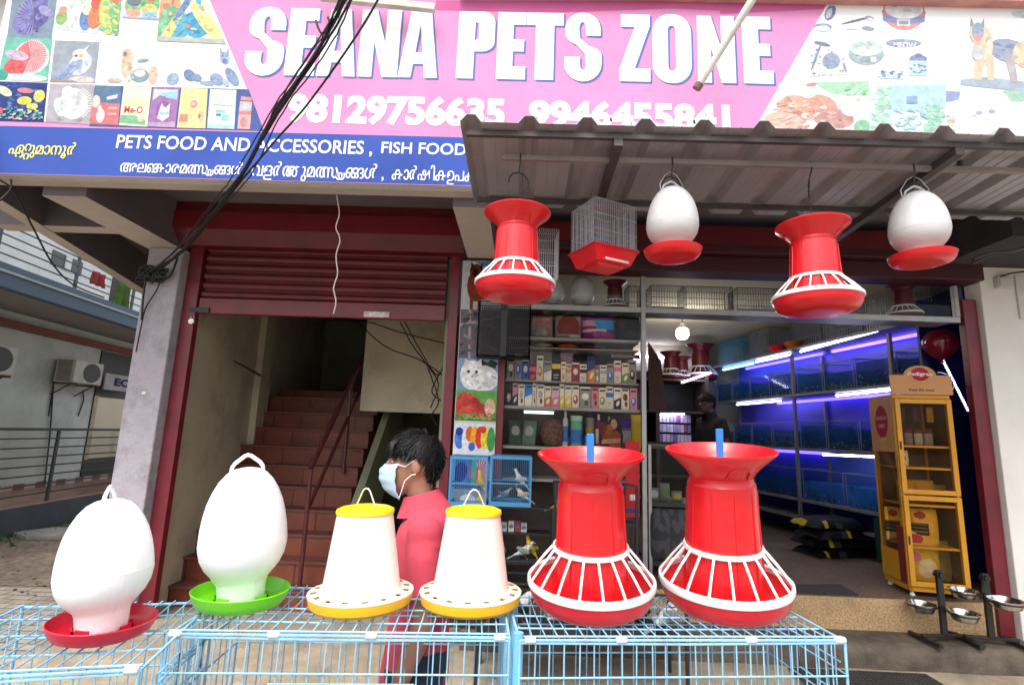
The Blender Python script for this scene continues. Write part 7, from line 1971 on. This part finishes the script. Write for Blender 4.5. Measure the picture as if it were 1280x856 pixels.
def person(label, loc, rotz, scale, skin, shirtm, trousm, mask=False, elbow_fwd=0.0, hairm=None):
    hx, hz_ = .050, 1.405           # chin reference
    mb = MB()
    H = [(-.004, .070, .015, .028), (.006, .084, .0, .040), (.018, .092, -.012, .047), (.034, .095, -.03, .053), (.052, .096, -.05, .059), (.072, .094, -.068, .064), (.092, .091, -.082, .068), (.110, .087, -.089, .0705), (.122, .092, -.092, .072), (.136, .0955, -.0945, .0735), (.152, .0925, -.095, .0735), (.170, .083, -.090, .070), (.188, .064, -.078, .060), (.202, .040, -.060, .043), (.211, .012, -.036, .022), (.214, -.008, -.016, .006)]
    mb.loft([ring((hx + (f + b) / 2, 0, hz_ + z), (f - b) / 2, w_, 28, 2.15) for z, f, b, w_ in H])
    mb.tube([(hx + .092, 0, hz_ + .120), (hx + .102, 0, hz_ + .100), (hx + .112, 0, hz_ + .084), (hx + .100, 0, hz_ + .070)], [.008, .010, .0125, .009], 10)
    for s in (-1, 1):
        mb.sphere((hx + .100, s * .012, hz_ + .078), .009, 8)
        mb.sphere((hx - .008, s * .073, hz_ + .098), (.018, .009, .031), 12, Matrix.Rotation(.15, 3, 'Y'))
        mb.sphere((hx + .062, s * .040, hz_ + .078), (.024, .02, .022), 10)
    mb.sphere((hx + .094, 0, hz_ + .050), (.012, .022, .009), 10)
    mb.sphere((hx + .091, 0, hz_ + .040), (.012, .020, .009), 10)
    mb.loft([ring((-.012, 0, 1.30), .062, .075), ring((.0, 0, 1.345), .054, .058), ring((.018, 0, 1.385), .050, .052), ring((.030, 0, 1.42), .052, .053), ring((.036, 0, 1.46), .058, .054)])
    T = [(.76, .0, .095, .135), (.84, .0, .108, .155), (.92, .0, .102, .148), (1.0, .0, .096, .138), (1.1, .0, .104, .150), (1.2, .0, .108, .165), (1.28, -.006, .096, .172), (1.33, -.014, .070, .14), (1.36, -.016, .045, .08)]
    mb.loft([ring((cx, 0, z), rx, ry, 24, 2.3) for z, cx, rx, ry in T])
    arm = {}
    for s in (-1, 1):
        sh = Vector((-.012, s * .178, 1.295)); el = Vector((-.030 + elbow_fwd * .2, s * .215, 1.02)); wr = Vector((.055 + elbow_fwd, s * .205, .79))
        arm[s] = (sh, el, wr)
        mb.sphere(sh, .046, 12)
        mb.tube([sh, sh.lerp(el, .35), sh.lerp(el, .8), el], [.044, .040, .036, .034], 14)
        mb.sphere(el, .036, 12)
        mb.tube([el, el.lerp(wr, .3), el.lerp(wr, .8), wr], [.035, .037, .027, .0245], 14)
        d = (wr - el).normalized(); fw = Vector((1, 0, 0)); fw = (fw - d * fw.dot(d)).normalized(); sd = d.cross(fw)
        pc = wr + d * .048
        mb.sphere(wr + d * .01, (.024, .018, .022), 10)
        vs = []
        rr_ = [[wr + d * t + fw * (a * math.cos(q)) + sd * (b * math.sin(q)) for q in [2 * math.pi * k / 12 for k in range(12)]] for t, a, b in ((.0, .024, .017), (.03, .034, .017), (.065, .039, .015), (.088, .037, .012))]
        mb.loft(rr_)
        inward = Vector((0, -s, 0))
        for k, (o_, ln) in enumerate(((.028, .070), (.010, .078), (-.009, .072), (-.026, .056))):
            b0 = wr + d * .07 + fw * o_
            j1 = b0 + d * (.02 + ln * .42) + inward * .004; j2 = j1 + d * ln * .32 + inward * .012; j3 = j2 + d * ln * .22 + inward * .016
            mb.tube([b0, j1, j2, j3], [.0095, .009, .0085, .007], 8)
            mb.sphere(j3, .007, 8)
        b0 = wr + d * .022 + fw * .022
        j1 = b0 + d * .03 + fw * .026 + inward * .006; j2 = j1 + d * .03 + fw * .006 + inward * .006
        mb.tube([b0, j1, j2], [.012, .0105, .008], 8); mb.sphere(j2, .008, 8)
    for s in (-1, 1):
        hp = Vector((0, s * .082, .82)); kn = Vector((.012, s * .088, .45)); an = Vector((-.005, s * .09, .08))
        mb.tube([hp, hp.lerp(kn, .5), kn, kn.lerp(an, .35), an], [.086, .070, .052, .053, .036], 14)
        mb.sphere(kn, .053, 10)
        mb.sphere((.055, s * .093, .035), (.115, .040, .034), 12)
    p = remesh(mb, 'person', skin, None, .0052, 3)
    p.location = loc; p.rotation_euler = (0, 0, rotz); p.scale = (scale,) * 3
    tag(p, label, 'person')
    # shirt
    mb = MB()
    S_ = [(.735, .004, .118, .162), (.80, .004, .119, .164), (.90, .002, .113, .158), (1.0, .0, .107, .150), (1.1, .0, .110, .158), (1.2, .0, .114, .172), (1.28, -.008, .104, .182), (1.33, -.016, .082, .155), (1.36, -.016, .066, .088)]
    mb.loft([ring((cx, 0, z), rx, ry, 28, 2.3) for z, cx, rx, ry in S_])
    for s in (-1, 1):
        sh, el, wr = arm[s]
        e2 = sh.lerp(el, .68)
        mb.sphere(sh + Vector((0, -s * .010, -.006)), .062, 14)
        mb.tube([sh + Vector((0, -s * .03, .01)), sh.lerp(el, .3), e2], [.061, .062, .068], 16)
    def wr_(co):
        a = noise.noise(Vector((co.x * 9, co.y * 9, co.z * 5 + co.x * 6))) * .007 + noise.noise(Vector((co.x * 22, co.y * 22, co.z * 14))) * .0035
        f = math.sin(co.z * 46 + co.x * 30 + 3 * noise.noise(Vector((co.x * 7, co.y * 7, co.z * 6)))) * .0016 * max(0, noise.noise(Vector((co.x * 6 + 3, co.y * 6, co.z * 4))) + .35)
        return (a + f) * (1 if co.z < 1.25 else .45)
    shirt = remesh(mb, 'shirt', shirtm, p, .0075, 12, wr_)
    mb = MB()      # collar, sleeve hems
    n = 26
    for z0, z1, r0, r1 in ((1.338, 1.402, .094, .060),):
        for k in range(n):
            a0 = math.radians(24 + (360 - 48) * k / n); a1 = math.radians(24 + (360 - 48) * (k + 1) / n)
            def cp(a, r, z): 
                bz = .018 * math.cos(a)
                return Vector((.006 + r * math.cos(a) + (z - z0) * .25, r * .98 * math.sin(a), z - bz * 1.0))
            mb.add([cp(a0, r0, z0), cp(a1, r0, z0), cp(a1, r1, z1), cp(a0, r1, z1), cp(a0, r0 + .012, z0 - .004), cp(a1, r0 + .012, z0 - .004), cp(a1, r1 + .004, z1 + .004), cp(a0, r1 + .004, z1 + .004)], [(0, 1, 2, 3), (7, 6, 5, 4), (3, 2, 6, 7)])
    mb.build('collar', shirtm, shirt, smooth=60)
    for s in (-1, 1):
        mb = MB()
        sh, el, wr = arm[s]; e2 = sh.lerp(el, .68); d = (el - sh).normalized()
        mb.tube([e2 - d * .028, e2 - d * .026, e2 + d * .002, e2 + d * .0025], [.060, .0675, .069, .060], 20)
        mb.build('sleeve_hem', shirtm, shirt, smooth=40)
    mb = MB()
    for s in (-1, 1):
        mb.tube([(0, s * .08, .84), (.006, s * .084, .62), (.014, s * .089, .44), (.0, s * .091, .2), (-.004, s * .092, .075)], [.104, .094, .072, .066, .062], 16)
    mb.loft([ring((0, 0, z), rx, ry, 24, 2.3) for z, rx, ry in ((.76, .105, .15), (.84, .116, .162), (.90, .112, .158))])
    remesh(mb, 'trousers', trousm, p, .009, 4, lambda co: noise.noise(Vector((co.x * 8, co.y * 8, co.z * 16))) * .004)
    for s in (-1, 1):
        mb = MB().use(M('dark_sandal', (.05, .035, .03), .7)); mb.sphere((.058, s * .094, .022), (.128, .046, .024), 14); mb.box((.09, s * .094, .055), (.03, .085, .012)); mb.build('sandal', None, p, smooth=50)
    # face
    for s in (-1, 1):
        e = MB().use(M('eye_white', (.62, .58, .55), .25)).sphere((hx + .0775, s * .031, hz_ + .1125), (.0105, .0125, .0085), 12).build('eye', None, p, smooth=80)
        MB().use(M('dark_iris', (.015, .01, .008), .15)).sphere((hx + .0855, s * .0315, hz_ + .1125), (.0035, .0055, .0055), 10).build('iris', None, e, smooth=80)
        MB().use(skin).tube([(hx + .075, s * .046, hz_ + .114), (hx + .0865, s * .036, hz_ + .1205), (hx + .0885, s * .026, hz_ + .1205), (hx + .086, s * .017, hz_ + .113)], .0032, 6).build('eyelid', None, p, smooth=80)
        MB().use(M('dark_brow_hair', (.012, .009, .009), .8)).tube([(hx + .076, s * .054, hz_ + .1285), (hx + .0905, s * .040, hz_ + .135), (hx + .0975, s * .018, hz_ + .131)], [.002, .0042, .0035], 6).build('eyebrow', None, p, smooth=80)
    # hair: cap and locks in one mesh
    hm = hairm or M('black_hair', (.006, .0055, .006), .55, var=.4, scale=60, spec=.3)
    mb = MB().use(hm)
    hc = Vector((hx - .001, 0, hz_ + .118)); hr = Vector((.0995, .0775, .100))
    KEY = [(0, 34), (45, 28), (68, 13), (80, 6), (92, 17), (108, 6), (122, -20), (145, -42), (180, -52)]
    def phi0(th):
        d_ = abs(math.degrees(th)) % 360
        d_ = 360 - d_ if d_ > 180 else d_
        for (a0, p0), (a1, p1) in zip(KEY, KEY[1:]):
            if a0 <= d_ <= a1:
                return math.radians(p0 + (p1 - p0) * (d_ - a0) / (a1 - a0))
        return math.radians(-52)
    def sc_pt(th, ph, k=1.0):
        return hc + Vector((hr.x * k * math.cos(ph) * math.cos(th), hr.y * k * math.cos(ph) * math.sin(th), hr.z * k * math.sin(ph)))
    nt_, np_ = 40, 10
    vs = []
    for j in range(np_ + 1):
        for i in range(nt_):
            th = 2 * math.pi * i / nt_
            p0 = phi0(th); ph = p0 + (math.pi / 2 - p0) * j / np_
            k = 1.0 + .055 * min(1, j / 2.2) + .02 * noise.noise(Vector((th * 2, ph * 4, 0)))
            vs.append(sc_pt(th, ph, k))
    mb.add(vs, [(j * nt_ + i, j * nt_ + (i + 1) % nt_, (j + 1) * nt_ + (i + 1) % nt_, (j + 1) * nt_ + i) for j in range(np_) for i in range(nt_)])
    rh = random.Random(11)
    crown = sc_pt(math.pi, math.radians(62))
    for k in range(6500):
        th = rh.uniform(-math.pi, math.pi); p0 = phi0(th) - math.radians(2)
        ph = p0 + (math.pi / 2 - p0) * rh.random() ** 1.15
        a = sc_pt(th, ph, 1.03 + rh.uniform(0, .055) * rh.random()); nrm = (a - hc).normalized()
        fl = (a - crown); fl = fl - nrm * fl.dot(nrm)
        if fl.length < 1e-3: fl = Vector((1, 0, 0))
        fl.normalize()
        fl = (fl + Vector((.35, 0, -.15)) * (1 if a.x > hc.x - .03 else 0) + Vector((rh.uniform(-.16, .16), rh.uniform(-.16, .16), rh.uniform(-.1, .1)))).normalized()
        ln = rh.uniform(.03, .055) * (1.1 if ph > .6 else .85 if ph > .35 else .42)
        lift = rh.uniform(.001, .006)
        b = a + fl * ln * .5 + nrm * lift
        c = a + fl * ln + nrm * (lift * .3) - nrm * (.012 if ph > .3 else .004) + Vector((0, 0, -.006))
        mb.tube([a - nrm * .004, a + fl * ln * .25 + nrm * lift * .8, b, c], [.0014, .0015, .0012, .0003], 3)
    for k in range(420):      # stray locks
        th = rh.uniform(-math.pi, math.pi); p0 = phi0(th)
        ph = p0 + (math.pi / 2 - p0) * rh.random() ** 1.6
        a = sc_pt(th, ph, 1.05); nrm = (a - hc).normalized()
        fl = (a - crown); fl = fl - nrm * fl.dot(nrm); fl = (fl.normalized() + Vector((rh.uniform(-.6, .6), rh.uniform(-.6, .6), rh.uniform(-.5, .3)))).normalized()
        ln = rh.uniform(.02, .045)
        mb.tube([a, a + fl * ln * .5 + nrm * rh.uniform(.004, .012), a + fl * ln + nrm * rh.uniform(.0, .014)], [.0016, .0013, .0003], 3)
    for k in range(260):        # fringe over the forehead
        y = rh.uniform(-.062, .062)
        a = Vector((hx + .085 - abs(y) * .35, y, hz_ + rh.uniform(.176, .196)))
        b = a + Vector((.013, rh.uniform(-.012, .012), -.012)); c = b + Vector((.004, rh.uniform(-.014, .014), -rh.uniform(.02, .036)))
        mb.tube([a, b, c], [.0017, .0017, .0004], 3)
    mb.build('hair', None, p, smooth=70)
    if mask:
        mm = M('pale_blue_mask_fabric', (.36, .49, .58), .85, var=.05, scale=30)
        prof = [(.101, .1115), (.094, .121), (.084, .129), (.070, .1325), (.055, .131), (.040, .1275), (.024, .119), (.010, .108), (-.004, .093), (-.012, .074)]
        def mp(u, v):
            t = v * (len(prof) - 1); i = min(len(prof) - 2, int(t)); f = t - i
            z = prof[i][0] * (1 - f) + prof[i + 1][0] * f; xm = prof[i][1] * (1 - f) + prof[i + 1][1] * f
            a = math.radians(-70 + 140 * u)
            wd = .066 + .010 * math.sin(math.pi * v)
            pl = .0038 * (abs((v * 4.0) % 1 - .5) - .25)
            sq = math.cos(a)
            edge = abs(2 * u - 1) ** 4
            return Vector((hx + .018 + (xm - .018) * sq ** .85 + pl * 2, wd * math.sin(a) * 1.02, hz_ + z + edge * (-.010 * (v - .45)) * 1.6))
        mo = MB().use(mm).grid(mp, 28, 24).build('face_mask', None, p, smooth=80, solid=.0018)
        for s in (0, 1):
            mb = MB().use(M('white_elastic', (.75, .78, .8), .7))
            sg = -1 if s == 0 else 1
            mb.tube([mp(s, .06), Vector((hx + .030, sg * .0745, hz_ + .098)), Vector((hx + .002, sg * .079, hz_ + .118)), Vector((hx - .012, sg * .080, hz_ + .128))], .0016, 5)
            mb.tube([mp(s, .93), Vector((hx + .028, sg * .070, hz_ + .048)), Vector((hx + .004, sg * .078, hz_ + .070)), Vector((hx - .010, sg * .080, hz_ + .072))], .0016, 5)
            mb.build('ear_loop', None, mo, smooth=60)
    return p
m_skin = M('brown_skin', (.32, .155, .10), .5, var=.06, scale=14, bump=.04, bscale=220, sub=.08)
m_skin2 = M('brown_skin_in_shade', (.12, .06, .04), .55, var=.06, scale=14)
m_shirt = M('coral_pink_knit', (.47, .048, .078), .9, var=.05, scale=40, bump=.12, bscale=320)
m_jean = M('dark_blue_denim', (.02, .028, .055), .85, var=.3, scale=60, bump=.15, bscale=260)
m_dshirt = M('black_cotton', (.016, .015, .018), .9, var=.2)
pt = at(516, 533, 1.97)
sc_ = pt.z / 1.652
bl_ = at(521, 580, 1.97)
person('boy in coral pink polo shirt and pale blue face mask behind the cages', (bl_.x + .046 * sc_, 1.97, .004), math.radians(186), sc_, m_skin, m_shirt, m_jean, True)
pt = at(885, 490, 6.3)
sc_ = (pt.z - ZF) / 1.652
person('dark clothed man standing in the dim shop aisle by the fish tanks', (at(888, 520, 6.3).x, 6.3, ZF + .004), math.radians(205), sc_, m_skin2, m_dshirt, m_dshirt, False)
